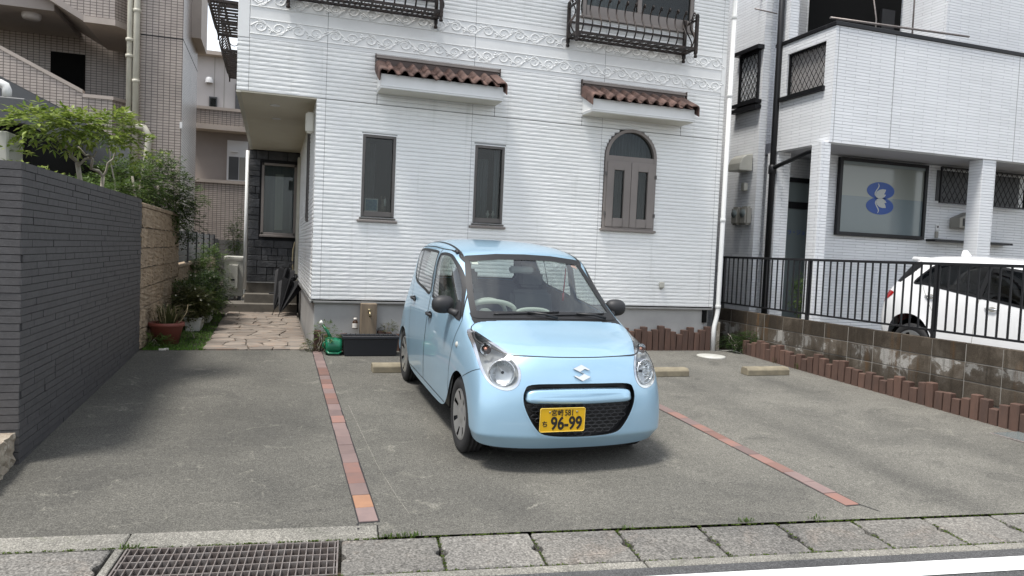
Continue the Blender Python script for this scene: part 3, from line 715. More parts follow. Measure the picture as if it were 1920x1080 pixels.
# sheathing behind the joints: joint colour
sh = MB()
def frame_wall(x0, x1, z0, z1, holes, y0, y1):
    """boxes filling a rectangle around rectangular holes"""
    xs = sorted(set([x0, x1] + [h[0] for h in holes] + [h[1] for h in holes])); zs = sorted(set([z0, z1] + [h[2] for h in holes] + [h[3] for h in holes]))
    xs = [x for x in xs if x0 <= x <= x1]; zs = [z for z in zs if z0 <= z <= z1]
    m_ = MB()
    for i in range(len(xs) - 1):
        j = 0
        while j < len(zs) - 1:
            def hole(jj): 
                cx, cz = (xs[i] + xs[i + 1]) / 2, (zs[jj] + zs[jj + 1]) / 2
                return any(h[0] < cx < h[1] and h[2] < cz < h[3] for h in holes)
            if hole(j): j += 1; continue
            k = j
            while k + 1 < len(zs) - 1 and not hole(k + 1): k += 1
            m_.box(xs[i], xs[i + 1], y0, y1, zs[j], zs[k + 1]); j = k + 1
    return m_
AH = (ARCH[0] - 0.005, ARCH[1] + 0.005, ARCH[2], ARCH[3] + ARC_R)
frame_wall(XL + 0.015, XR - 0.01, 0.62, ZS, [W1, W2, AH], YF + 0.0155, YF + 0.10).build('sheathing', 'joint_grey', house)
frame_wall(XLo + 0.015, XR - 0.01, ZS, ZTOP, [BW1, BW2], YF + 0.0155, YF + 0.10).build('sheathing', 'joint_grey', house)
MB().box(XL + 0.0155, XL + 0.10, YF + 0.10, 15.2, 0.62, ZS).build('sheathing', 'joint_grey', house)
MB().box(XLo + 0.0155, XLo + 0.10, YF + 0.10, 15.2, ZS + 0.02, ZTOP).build('sheathing', 'joint_grey', house)
# spandrels above the arch
sp_ = [(ARCH[0] - 0.02, 2.72)] + [(ARC_C[0] - (ARC_R + 0.012) * cos(a_), ARC_C[1] + (ARC_R + 0.012) * sin(a_)) for a_ in [pi / 2 * i / 12 for i in range(13)]] + [(ARC_C[0], ARC_C[1] + ARC_R + 0.02), (ARCH[0] - 0.02, ARC_C[1] + ARC_R + 0.02)]
poly_plate(sp_, front, 0.0155, 0.10).build('spandrel', 'joint_grey', house)
poly_plate([(2 * ARC_C[0] - u, z) for u, z in sp_][::-1], front, 0.0155, 0.10).build('spandrel', 'joint_grey', house)
# inner walls and roof slab that close the house
MB().box(XL + 0.10, XR, YF + 0.9, 15.6, 0.0, ZS).build('core', 'room_dark', house)
MB().box(XLo + 0.10, XR, YF + 0.9, 15.6, ZS + 0.02, ZTOP).build('core', 'room_dark', house)
MB().box(XLo - 0.25, XR + 0.25, YF - 0.3, 16.0, ZTOP, ZTOP + 0.2).build('roof', 'flashing_brown', house)
MB().box(XR - 0.012, XR - 0.002, YF + 0.005, 15.6, 0.62, ZTOP).build('side_wall', 'trim_white', house)
# foundation and drip trim
FX = XL + 0.045
MB().box(FX, XR - 0.06, YF + 0.035, 15.0, -0.25, 0.598).build('foundation', 'foundation_render', house, 0.006)
tr = MB().box(XL + 0.005, XR - 0.01, YF - 0.012, YF + 0.035, 0.590, 0.616); tr.box(XL - 0.012, XL + 0.035, YF - 0.012, 14.9, 0.590, 0.6159)
tr.build('drip_trim', 'drip_grey', house, 0.003)
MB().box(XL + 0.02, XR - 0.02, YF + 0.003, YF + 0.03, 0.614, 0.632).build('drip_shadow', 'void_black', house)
MB().box(6.09, 6.155, YF + 0.0, YF + 0.04, 0.40, 0.59).build('vent_slot', 'void_black', house)
# plain frieze band with two relief scroll friezes
MB().box(-0.325, 6.174, YF - 0.001, YF + 0.0155, ZBAND0, ZBAND1).build('frieze_band', 'trim_white', house)
for x0, x1 in ((XLo, -0.329), (6.178, XR)):
    MB().box(x0, x1, YF - 0.004, YF + 0.0155, ZBAND0, ZBAND1).build('corner_board', 'trim_white', house, 0.003)
for z in (3.788, 3.966, 4.112, 4.288):
    for xa, xb in ((-0.325, 0.571), (0.575, 2.438), (2.442, 4.305), (4.309, 6.174)):
        MB().box(xa, xb, YF - 0.009, YF - 0.001, z - 0.005, z + 0.005).build('fillet', 'trim_white', house, 0.0025)
for x in (0.573, 2.440, 4.307):
    MB().box(x - 0.003, x + 0.003, YF - 0.0025, YF + 0.0, ZBAND0, ZBAND1).build('panel_joint', 'joint_grey', house)
def scroll_mesh(flip):
    m_ = MB(); L = 0.42; Hh = 0.072
    sq = (Vector((0, 1, 0)), 0.55)
    def P3(x, z): return (x, -0.002, z * (-1 if flip else 1))
    m_.tube([P3(x * L / 28, 0.056 * sin(2 * pi * x / 28)) for x in range(29)], 0.009, 6, squash=sq)
    for cx, sgn in ((L * 0.25, -1), (L * 0.75, 1)):
        pts = []
        for i in range(26):
            t = i / 25; a_ = -0.6 * pi + t * 2.9 * pi; r_ = 0.064 * (1 - t) ** 0.8 + 0.008
            pts.append(P3(cx + r_ * cos(a_) * 1.15, sgn * (-0.004) + sgn * r_ * sin(a_)))
        m_.tube(pts, [0.0105 - 0.004 * i / 25 for i in range(26)], 6, squash=sq)
        for k in range(4):
            a_ = 0.3 + k * 0.9
            lx, lz = cx + 0.095 + 0.02 * k, sgn * (0.02 + 0.018 * (k % 2))
            m_.tube([P3(lx, lz), P3(lx + 0.018 * cos(a_), lz + sgn * 0.018 * sin(a_)), P3(lx + 0.032 * cos(a_ + 0.5), lz + sgn * 0.03 * sin(a_ + 0.5))], [0.006, 0.014, 0.004], 6, squash=sq)
    return m_
for r_, zc in ((0, 3.877), (1, 4.200)):
    first = None
    for k in range(15):
        x = -0.315 + k * 0.4335
        if first is None: first = scroll_mesh(r_ == 1).build('scroll_relief', 'trim_white', house); o = first
        else: o = copy_obj(first, house)
        o.location = (x, YF - 0.001, zc)
# ---------------------------------------------------------------- windows
def slim_window(w, label, stuff):
    x0, x1, z0, z1 = w
    win = MB(); t = 0.036
    for b6 in ((x0, x0 + t, z0, z1), (x1 - t, x1, z0, z1), (x0 + t, x1 - t, z1 - t, z1), (x0 + t, x1 - t, z0, z0 + t * 1.7)):
        win.box(b6[0], b6[1], YF - 0.008, YF + 0.07, b6[2], b6[3])
    f = win.build('window', 'bronze_frame', house, 0.003); f['label'] = label
    MB().box(x0 + t, x1 - t, YF + 0.030, YF + 0.036, z0 + t, z1 - t).build('pane', 'window_glass', f)
    MB().box(x0 - 0.012, x0, YF - 0.004, YF + 0.02, z0 - 0.01, z1 + 0.01).box(x1, x1 + 0.012, YF - 0.004, YF + 0.02, z0 - 0.01, z1 + 0.01).box(x0 - 0.012, x1 + 0.012, YF - 0.0045, YF + 0.02, z1, z1 + 0.012).build('casing', 'trim_white', f)
    MB().box(x0 - 0.02, x1 + 0.02, YF - 0.028, YF + 0.01, z0 - 0.035, z0 - 0.018).build('sill', 'bronze_frame', f, 0.004)
    MB().box(x0 - 0.045, x1 + 0.045, YF - 0.034, YF + 0.012, z0 - 0.075, z0 - 0.046).build('drip_sill', 'taupe_frame', f, 0.005)
    rm = MB(); d = YF + 0.85
    rm.add([(x0, YF + 0.07, z0), (x1, YF + 0.07, z0), (x1, YF + 0.07, z1), (x0, YF + 0.07, z1), (x0 - 0.1, d, z0 - 0.1), (x1 + 0.1, d, z0 - 0.1), (x1 + 0.1, d, z1 + 0.1), (x0 - 0.1, d, z1 + 0.1)],
           [(0, 1, 5, 4), (1, 2, 6, 5), (2, 3, 7, 6), (3, 0, 4, 7), (4, 5, 6, 7)])
    rm.build('room', 'room_dark', f)
    stuff(f, x0 + t, x1 - t, z0 + t * 1.7, z1 - t)
def wavy_curtain(x0, x1, z0, z1, y, amp=0.012, n=40, waves=6, ph=0.0):
    m_ = MB(); vs = []
    for i in range(n + 1):
        x = x0 + (x1 - x0) * i / n; yy = y + amp * sin(ph + waves * 2 * pi * i / n)
        vs += [(x, yy, z0), (x, yy, z1)]
    return m_.add(vs, [(2 * i, 2 * i + 2, 2 * i + 3, 2 * i + 1) for i in range(n)], True)
def in1(f, x0, x1, z0, z1):
    wavy_curtain(x0 - 0.02, x0 + 0.2, z0, z1, YF + 0.55, 0.02, 24, 3).build('curtain', 'cabin_grey', f)
    MB().box(x0, x1, YF + 0.07, YF + 0.20, z0 - 0.005, z0 + 0.004).build('inner_ledge', 'taupe_frame', f)
p_i1 = in1
def in2(f, x0, x1, z0, z1):
    wavy_curtain(x0, x1 - 0.1, z0 + 0.02, z1 - 0.1, YF + 0.3, 0.018, 40, 5).build('curtain', 'curtain', f)
    wavy_curtain(x1 - 0.06, x1 + 0.01, z0, z1, YF + 0.16, 0.012, 16, 2).build('curtain', 'curtain', f)
    MB().box(x0, x1, YF + 0.07, YF + 0.20, z0 - 0.005, z0 + 0.004).build('inner_ledge', 'taupe_frame', f)
slim_window(W1, 'slim window with a small picture standing on its ledge', in1)
slim_window(W2, 'slim curtained window with white figurines on its ledge', in2)
# picture and ornaments are things on the ledges
zz = W1[2] + 0.066
pf = empty('picture_frame', (1.17, YF + 0.12, zz), 'small framed blue-green picture standing inside the left slim window', 'picture')
MB().box(1.095, 1.265, YF + 0.10, YF + 0.112, zz, zz + 0.165).build('frame', 'white_plastic', pf, 0.003)
MB().box(1.11, 1.25, YF + 0.098, YF + 0.101, zz + 0.015, zz + 0.15).build('print', 'picture', pf)
ty = MB(); c_ = (1.33, YF + 0.12)
ty.lathe([(0.0, 0.0), (0.035, 0.005), (0.042, 0.05), (0.03, 0.095), (0.018, 0.11), (0.028, 0.13), (0.026, 0.155), (0.0, 0.17)], (c_[0], c_[1], zz), 16)
ty.lathe([(0.0, 0.0), (0.012, 0.004), (0.011, 0.05), (0.0, 0.06)], (c_[0] - 0.02, c_[1], zz + 0.15), 8); ty.lathe([(0.0, 0.0), (0.012, 0.004), (0.011, 0.05), (0.0, 0.06)], (c_[0] + 0.02, c_[1], zz + 0.15), 8)
tag(ty.build('plush_toy', 'toy_brown'), 'little brown plush rabbit inside the left slim window', 'toy')
tag(MB().lathe([(0.0, 0.0), (0.012, 0.0), (0.016, 0.05), (0.012, 0.09), (0.0, 0.10)], (1.352, c_[1] - 0.03, zz + 0.075), 10).build('white_bow', 'paper'), 'white bow on the plush rabbit in the left window', 'bow')
zz = W2[2] + 0.066
for i, (dx, hh, lb) in enumerate(((0.0, 0.10, 'left small white bird figurine inside the curtained slim window'), (0.075, 0.10, 'right small white bird figurine inside the curtained slim window'))):
    cx = 2.735 + dx
    tag(MB().lathe([(0.0, 0.0), (0.016, 0.0), (0.006, 0.02), (0.022, 0.04), (0.026, 0.06), (0.012, 0.08), (0.014, 0.095), (0.0, 0.105)], (cx, YF + 0.12, zz), 14).build('figurine', 'paper'), lb, 'figurine', 'white figurines on the window ledge')
# arched window
af = MB(); t = 0.045
outer = [(ARCH[0], ARCH[2]), (ARCH[1], ARCH[2])] + [(ARC_C[0] + ARC_R * cos(a_), ARC_C[1] + ARC_R * sin(a_)) for a_ in [pi * i / 24 for i in range(25)]]
inner = [(ARCH[0] + t, ARCH[2] + t), (ARCH[1] - t, ARCH[2] + t)] + [(ARC_C[0] + (ARC_R - t) * cos(a_), ARC_C[1] + (ARC_R - t) * sin(a_)) for a_ in [pi * i / 24 for i in range(25)]]
n_ = len(outer)
for d0, d1 in ((-0.03, 0.08),):
    vs = [front(u, d0, z) for u, z in outer] + [front(u, d0, z) for u, z in inner] + [front(u, d1, z) for u, z in outer] + [front(u, d1, z) for u, z in inner]
    fs = []
    for i in range(n_):
        j = (i + 1) % n_
        fs += [(i, j, n_ + j, n_ + i), (2 * n_ + j, 2 * n_ + i, 3 * n_ + i, 3 * n_ + j), (j, i, 2 * n_ + i, 2 * n_ + j), (n_ + i, n_ + j, 3 * n_ + j, 3 * n_ + i)]
    af.add(vs, fs)
af.box(ARCH[0] + t, ARCH[1] - t, YF - 0.026, YF + 0.075, 2.655, 2.735)
arch = af.build('arched_window', 'taupe_frame', house, 0.003); arch['label'] = 'taupe arched window with a pair of narrow casements'
fan = [(ARCH[0] + t, 2.73), (ARCH[1] - t, 2.73)] + [(ARC_C[0] + (ARC_R - t) * cos(a_), ARC_C[1] + (ARC_R - t) * sin(a_)) for a_ in [pi * i / 24 for i in range(25)]]
poly_plate(fan, front, 0.02, 0.026).build('pane', 'window_glass', arch)
mx = ARC_C[0]
for s0, s1 in ((ARCH[0] + 0.03, mx - 0.003), (mx + 0.003, ARCH[1] - 0.03)):
    z0, z1 = ARCH[2] + 0.03, 2.655
    q = MB(); g0, g1 = s0 + 0.105, s1 - 0.105
    for b6 in ((s0, g0, z0, z1), (g1, s1, z0, z1), (g0, g1, z1 - 0.12, z1), (g0, g1, z0, z0 + 0.12)): q.box(b6[0], b6[1], YF - 0.045, YF + 0.0, b6[2], b6[3])
    q.build('casement', 'taupe_frame', arch, 0.003)
    MB().box(g0, g1, YF - 0.015, YF - 0.010, z0 + 0.12, z1 - 0.12).build('pane', 'window_glass', arch)
for x in (ARCH[0] + 0.012, ARCH[1] - 0.012):
    for z in (1.9, 2.45): MB().box(x - 0.012, x + 0.012, YF - 0.05, YF - 0.03, z, z + 0.05).build('hinge', 'bronze_frame', arch)
MB().box(ARCH[0] - 0.03, ARCH[1] + 0.03, YF - 0.05, YF + 0.01, ARCH[2] - 0.035, ARCH[2]).build('sill', 'taupe_frame', arch, 0.004)
wavy_curtain(ARCH[0] + t, ARCH[1] - t, ARCH[2], 3.1, YF + 0.22, 0.022, 90, 13).build('curtain', 'curtain', arch)
MB().box(4.70, 4.716, YF - 0.03, YF - 0.018, 2.1, 2.22).build('latch', 'white_plastic', arch)
rm = MB(); rm.add([(ARCH[0], YF + 0.09, ARCH[2]), (ARCH[1], YF + 0.09, ARCH[2]), (ARCH[1], YF + 0.09, 3.14), (ARCH[0], YF + 0.09, 3.14), (ARCH[0], YF + 0.85, ARCH[2]), (ARCH[1], YF + 0.85, ARCH[2]), (ARCH[1], YF + 0.85, 3.14), (ARCH[0], YF + 0.85, 3.14)],
       [(0, 1, 5, 4), (1, 2, 6, 5), (2, 3, 7, 6), (3, 0, 4, 7), (4, 5, 6, 7)]); rm.build('room', 'room_dark', arch)
# upper windows behind the iron window boxes
for w in (BW1, BW2):
    x0, x1, z0, z1 = w; q = MB(); xm = (x0 + x1) / 2
    for b6 in ((x0, x0 + 0.05, z0, z1), (x1 - 0.05, x1, z0, z1), (xm - 0.03, xm + 0.03, z0 + 0.15, z1), (x0 + 0.05, x1 - 0.05, z0, z0 + 0.15)): q.box(b6[0], b6[1], YF - 0.01, YF + 0.08, b6[2], b6[3])
    f = q.build('upper_window', 'taupe_frame', house, 0.004)
    f['label'] = 'wide upper window behind the left iron window box' if x0 < 1 else 'wide upper window behind the right iron window box'
    MB().box(x0 + 0.05, xm - 0.03, YF + 0.02, YF + 0.026, z0 + 0.15, z1).build('pane', 'window_glass', f)
    MB().box(xm + 0.03, x1 - 0.05, YF + 0.02, YF + 0.026, z0 + 0.15, z1).build('pane', 'window_glass', f)
    MB().box(x0 - 0.04, x1 + 0.04, YF - 0.04, YF + 0.01, z0 - 0.03, z0).build('sill', 'taupe_frame', f, 0.004)
    MB().box(x0, x1, YF + 0.3, YF + 0.31, z0, z1).build('room', 'room_dark', f)
    wavy_curtain(x0 + 0.1, xm - 0.1, z0 + 0.15, z1, YF + 0.2, 0.02, 40, 8).build('curtain', 'curtain', f)
# window on the porch side wall
f = MB().box(XL - 0.02, XL + 0.03, 10.76, 10.80, 1.65, 2.95).box(XL - 0.02, XL + 0.03, 11.22, 11.26, 1.65, 2.95).box(XL - 0.02, XL + 0.03, 10.80, 11.22, 2.91, 2.95).box(XL - 0.02, XL + 0.03, 10.80, 11.22, 1.65, 1.69).build('porch_side_window', 'bronze_frame', house, 0.003)
MB().box(XL + 0.004, XL + 0.01, 10.80, 11.22, 1.69, 2.91).build('pane', 'window_glass', f)
# ---------------------------------------------------------------- tiled awnings
def tile_mesh():
    w, L = 0.157, 0.235; n = 14; vs = []
    prof = []
    for i in range(n + 1):
        u = w * i / n
        h = 0.050 * sin(pi * min(1.0, u / (w * 0.64))) if u < w * 0.64 else -0.012 * sin(pi * (u - w * 0.64) / (w * 0.36))
        prof.append((u, h))
    sl = radians(25)
    m_ = MB()
    def P3(u, s_, h): return (u, -s_ * cos(sl) - h * sin(sl) * 1.0, -s_ * sin(sl) + h * cos(sl))
    top = [P3(u, s_, h) for s_ in (0, L) for u, h in prof]; bot = [P3(u, s_, h - 0.016) for s_ in (0, L) for u, h in prof]
    k = n + 1; vs = top + bot; o_ = len(top)
    fs = [(i, i + 1, k + i + 1, k + i)[::-1] for i in range(n)] + [(o_ + i, o_ + i + 1, o_ + k + i + 1, o_ + k + i) for i in range(n)]
    fs += [(k + i, k + i + 1, o_ + k + i + 1, o_ + k + i)[::-1] for i in range(n)] + [(i, i + 1, o_ + i + 1, o_ + i) for i in range(n)]
    fs += [(0, k, o_ + k, o_), (n, o_ + n, o_ + k + n, k + n)]
    m_.add(vs, fs, True); return m_
tile_proto = None
def awning(x0, x1, label):
    """white boxed hood over a window with two courses of barrel tiles"""
    global tile_proto
    yf = YF - 0.34; z0, z1 = 3.238, 3.418
    b = MB(); b.box(x0, x1, yf, YF - 0.005, z0 + 0.008, z1)
    aw = b.build('awning', 'trim_white', house, 0.004); aw['label'] = label
    MB().box(x0 + 0.006, x1 - 0.006, yf + 0.02, YF - 0.008, z0, z0 + 0.0085).build('soffit', 'awning_soffit', aw)
    MB().box(x0 - 0.006, x1 + 0.006, yf - 0.007, YF - 0.006, z0 + 0.03, z0 + 0.045).build('moulding', 'trim_white', aw, 0.003)
    for xa in (x0, x1 - 0.02):
        MB().prism([(xa, yf + 0.02, z1), (xa, YF - 0.005, z1), (xa, YF - 0.005, z1 + 0.16)], [(xa + 0.02, yf + 0.02, z1), (xa + 0.02, YF - 0.005, z1), (xa + 0.02, YF - 0.005, z1 + 0.16)]).build('gable_end', 'trim_white', aw)
    MB().prism([(x0 + 0.02, yf + 0.025, z1), (x0 + 0.02, YF - 0.006, z1), (x0 + 0.02, YF - 0.006, z1 + 0.17), (x0 + 0.02, yf + 0.025, z1 + 0.02)], [(x1 - 0.02, yf + 0.025, z1), (x1 - 0.02, YF - 0.006, z1), (x1 - 0.02, YF - 0.006, z1 + 0.17), (x1 - 0.02, yf + 0.025, z1 + 0.02)]).build('roof_deck', 'void_black', aw)
    n = int((x1 - x0 - 0.05) / 0.157)
    off = (x1 - x0 - n * 0.157) / 2
    for c in range(2):
        for k in range(n):
            if tile_proto is None: tile_proto = tile_mesh().build('roof_tile', 'roof_tile', aw); o = tile_proto
            else:
                o = link(bpy.data.objects.new('roof_tile', tile_proto.data)); adopt(o, aw)
            o.location = (x0 + off + k * 0.157 + random.uniform(-0.003, 0.003), YF - 0.03 - c * 0.175, z1 + 0.185 - c * 0.082 + random.uniform(-0.003, 0.003))
            o.rotation_euler = (random.uniform(-0.02, 0.02), 0, random.uniform(-0.015, 0.015))
    # verge tiles: folded over each end
    for xa, s_ in ((x0, -1), (x1, 1)):
        for c in range(2):
            q = MB(); sl = radians(25); L = 0.235
            def P3(u, s2, h): return (xa + s_ * u, YF - 0.03 - c * 0.175 - s2 * cos(sl) - h * sin(sl) * 0, z1 + 0.205 - c * 0.082 - s2 * sin(sl) + h)
            pr = [(-0.10, 0.005), (-0.05, 0.022), (0.0, 0.025), (0.025, 0.012), (0.034, -0.02), (0.034, -0.13), (0.018, -0.13), (0.018, -0.02), (0.0, 0.006), (-0.10, -0.01)]
            A_ = [P3(u, 0, h) for u, h in pr]; B_ = [P3(u, L, h) for u, h in pr]
            if s_ > 0: A_, B_ = A_[::-1], B_[::-1]
            q.prism(A_, B_); q.build('verge_tile', 'roof_tile', aw, 0.005)
    # flashing against the wall
    fl = MB(); xa, xb = x0 - 0.035, x1 + 0.045
    fl.box(xa, xb, YF - 0.045, YF - 0.004, 3.672, 3.690); fl.box(xa, xb, YF - 0.022, YF - 0.004, 3.690, 3.722)
    fl.build('flashing', 'taupe_frame', aw, 0.003)
    MB().box(xa, xa + 0.008, YF - 0.05, YF - 0.003, 3.52, 3.725).build('flashing_end', 'flashing_brown', aw); MB().box(xb - 0.008, xb, YF - 0.05, YF - 0.003, 3.60, 3.725).build('flashing_end', 'flashing_brown', aw)
    MB().box(x0, x1, YF - 0.03, YF - 0.004, 3.59, 3.672).build('flashing_lip', 'flashing_brown', aw)
    # panel joint below
    for xx in (x0 + 0.005, x1 - 0.005): MB().box(xx - 0.003, xx + 0.003, YF - 0.003, YF + 0.012, ZS - 0.005, z0).build('joint', 'drip_grey', aw)
awning(1.190, 2.745, 'white window hood with brown barrel tiles, above the slim windows')
awning(3.990, 5.552, 'white window hood with brown barrel tiles, above the arched window')
MB().box(XL, XR, YF - 0.0005, YF + 0.013, ZS - 0.004, ZS + 0.003).build('panel_joint', 'drip_grey', house)
MB().box(XLo, XR, YF - 0.0005, YF + 0.013, ZBAND0 - 0.003, ZBAND0 + 0.003).build('panel_joint', 'drip_grey', house)
# ---------------------------------------------------------------- iron window boxes
def s_bar(x, y, z, h, r=0.010, flat=True, d=(0, -1)):
    pts = []
    for i in range(15):
        t = i / 14; off = 0.055 * sin(t * 2 * pi) * (1 - 0.2 * t)
        pts.append((x - d[1] * 0 + d[0] * off, y + d[1] * off, z + h * t))
    # curl at the top
    for i in range(1, 9):
        a_ = i / 8 * 1.5 * pi; q = 0.022
        pts.append((x + d[0] * (q * (1 - cos(a_))), y + d[1] * (q * (1 - cos(a_))), z + h + q * sin(a_)))
    return MB().tube(pts, r, 6)
def window_box(x0, x1, z0, label):
    yf, yb = YF - 0.35, YF - 0.04
    fr = MB()
    for (a_, b_) in (((x0, yf), (x1, yf)), ((x0, yb), (x1, yb)), ((x0, yf), (x0, yb)), ((x1, yf), (x1, yb)), ((x0, (yf + yb) / 2), (x1, (yf + yb) / 2))):
        fr.box(min(a_[0], b_[0]) - 0.012, max(a_[0], b_[0]) + 0.012, min(a_[1], b_[1]) - 0.012, max(a_[1], b_[1]) + 0.012, z0, z0 + 0.03)
    wb = fr.build('window_box', 'wrought_iron', house); wb['label'] = label
    n = 14
    for k in range(n):
        x = x0 + (k + 0.5) * (x1 - x0) / n
        s_bar(x, yf, z0 + 0.03, 0.44).build('scroll_bar', 'wrought_iron', wb)
        MB().box(x - 0.012, x + 0.012, yf, yb, z0 + 0.002, z0 + 0.022).build('floor_bar', 'wrought_iron', wb)
        o = MB(); w_ = (x1 - x0) / n
        for q in range(3): o.tube([(x + w_ * 0.5 + 0.028 * cos(a_) , yf + 0.07 + 0.1 * q + 0.035 * sin(a_), z0 + 0.012) for a_ in [2 * pi * i / 10 for i in range(10)]], 0.005, 4, closed=True)
        o.build('floor_ring', 'wrought_iron', wb)
    for y in (yf + 0.1, yf + 0.2):
        for x, dx in ((x0, -1), (x1, 1)):
            s_bar(x, y, z0 + 0.03, 0.42, 0.009, d=(dx, 0)).build('scroll_bar', 'wrought_iron', wb)
    for x, y in ((x0, yf), (x1, yf), (x0, yb), (x1, yb)):
        q = MB().box(x - 0.02, x + 0.02, y - 0.02, y + 0.02, z0 - 0.05, z0 + 0.47)
        q.lathe([(0.0, -0.11), (0.022, -0.105), (0.026, -0.09), (0.018, -0.07), (0.02, -0.05), (0.0, -0.05)], (x, y, z0), 10); q.lathe([(0.0, 0.50), (0.02, 0.49), (0.024, 0.475), (0.02, 0.46)], (x, y, z0), 10)
        q.build('corner_post', 'wrought_iron', wb)
    rl = MB()
    for x in (x0, x1): rl.box(x - 0.008, x + 0.008, yf, yb, z0 + 0.40, z0 + 0.425)
    rl.box(x0, x1, yb - 0.008, yb + 0.008, z0 + 0.22, z0 + 0.245)
    rl.build('rail', 'wrought_iron', wb)
window_box(3.72, 5.51, 4.236, 'black iron window box with curled bars, above the arched window')
window_box(0.10, 1.90, 4.236, 'black iron window box with curled bars, cut off by the top edge')
# iron balconies on the left flank of the upper floor
def flank_box(y0, y1, z0, label):
    xo, xi = XLo - 0.36, XLo - 0.03
    fr = MB()
    for x in (xo, xi, (xo + xi) / 2): fr.box(x - 0.012, x + 0.012, y0, y1, z0, z0 + 0.03)
    for y in (y0, y1): fr.box(xo, xi, y - 0.012, y + 0.012, z0 + 0.001, z0 + 0.031)
    wb = fr.build('flank_window_box', 'wrought_iron', house); wb['label'] = label
    n = max(8, int((y1 - y0) / 0.13))
    for k in range(n):
        y = y0 + (k + 0.5) * (y1 - y0) / n
        s_bar(xo, y, z0 + 0.03, 0.44, 0.009, d=(-1, 0)).build('scroll_bar', 'wrought_iron', wb)
        MB().box(xo, xi, y - 0.016, y + 0.016, z0 + 0.002, z0 + 0.024).build('floor_bar', 'wrought_iron', wb)
    for y in (y0, y1):
        rl = MB(); rl.box(xo, xi, y - 0.008, y + 0.008, z0 + 0.42, z0 + 0.45)
        rl.tube([((xo + xi) / 2 + 0.09 * cos(a_), y, z0 + 0.22 + 0.13 * sin(a_)) for a_ in [2 * pi * i / 16 for i in range(16)]], 0.007, 5, closed=True)
        rl.box(xo - 0.012, xo + 0.012, y - 0.012, y + 0.012, z0 - 0.06, z0 + 0.5); rl.build('rail', 'wrought_iron', wb)
flank_box(9.85, 11.45, 4.25, 'black iron window box on the left flank, the nearer one')
flank_box(12.3, 14.3, 4.25, 'black iron window box on the left flank, the farther one')
# porch soffit with downlights
MB().box(XLo + 0.002, XL + 0.10, YF + 0.012, 15.0, ZS - 0.012, ZS + 0.012).build('porch_soffit', 'soffit_cream', house)
MB().box(XLo - 0.004, XLo + 0.05, YF + 0.002, 15.0, ZS - 0.020, ZS + 0.0).build('soffit_trim', 'pipe_cream', house)
for x, y in ((-0.02, 10.05), (0.0, 11.1)):
    o = MB().lathe([(0.0, ZS - 0.0135), (0.045, ZS - 0.0135), (0.05, ZS - 0.019), (0.062, ZS - 0.019), (0.064, ZS - 0.012)], (x, y, 0), 24).build('downlight', 'frame_white', house)
o = MB().box(XL - 0.11, XL - 0.003, 9.62, 9.76, 2.72, 2.98).build('wall_lamp', 'awning_soffit', house, 0.02, 2)
# porch stone wall, window and downpipes
YS = 14.95
pw = MB().box(-0.47, XL + 0.05, YS + 0.03, YS + 0.3, -0.05, ZS).build('porch_wall', 'porch_joint', house)
rnd = random.Random(21)
PWIN = (-0.235, 0.408, 1.468, 2.849)
z = 0.555
rows_ = []
while z < 3.08:
    h = rnd.choice([0.10, 0.13, 0.17, 0.20, 0.15]); h = min(h, 3.085 - z)
    if h < 0.05: break
    x = -0.465
    while x < XL - 0.005:
        w_ = rnd.choice([0.12, 0.18, 0.26, 0.36, 0.22]); w_ = min(w_, XL - x)
        if XL - (x + w_) < 0.06: w_ = XL - x
        z1_ = z + h
        segs = [(x, x + w_)]
        if z1_ > PWIN[2] - 0.06 and z < PWIN[3] + 0.04:
            segs = intervals(x, x + w_, [(PWIN[0] - 0.03, PWIN[1] + 0.03)])
        for s0, s1 in segs:
            if s1 - s0 < 0.03: continue
            d = rnd.uniform(0.012, 0.03)
            MB().box(s0 + 0.005, s1 - 0.005, YS + 0.03 - d, YS + 0.04, z + 0.005, z1_ - 0.005).build('stone', 'porch_stone', pw, 0.006)
        x += w_
    z += h
q = MB(); x0, x1, z0, z1 = PWIN
for b6 in ((x0, x0 + 0.045, z0, z1), (x1 - 0.045, x1, z0, z1), (x0, x1, z1 - 0.045, z1), (x0, x1, z0, z0 + 0.045)): q.box(b6[0], b6[1], YS - 0.03, YS + 0.05, b6[2], b6[3])
f = q.build('porch_window', 'taupe_frame', house, 0.003)
MB().box(x0 + 0.04, x1 - 0.04, YS + 0.018, YS + 0.024, z0 + 0.04, z1 - 0.04).build('pane', 'window_glass', f)
MB().box(x0 - 0.02, x1 + 0.02, YS - 0.06, YS, z0 - 0.04, z0).build('sill', 'taupe_frame', f, 0.004)
wavy_curtain(x0 + 0.25, x0 + 0.40, z0 + 0.1, z1 - 0.2, YS + 0.026, 0.001, 8, 2).build('curtain', 'paper', f)
MB().box(x0 + 0.04, x1 - 0.04, YS + 0.0275, YS + 0.029, z0 + 0.04, z1 - 0.04).build('backing', 'curtain', f)
MB().box(-0.47, XL, YS - 0.02, YS + 0.03, 0.53, 0.553).build('wall_base_trim', 'drip_grey', house)
MB().box(-0.47, XL, YS + 0.012, YS + 0.05, 0.0, 0.53).build('wall_base', 'step_tile', house)
MB().box(XL - 0.05, XL - 0.003, 14.45, 14.93, 0.4, 2.95).build('door_casing', 'pipe_cream', house)
o = MB().tube([(-0.50, YS - 0.08, 0.4), (-0.50, YS - 0.08, 3.05)], 0.033, 12).build('downpipe', 'pipe_white', house)
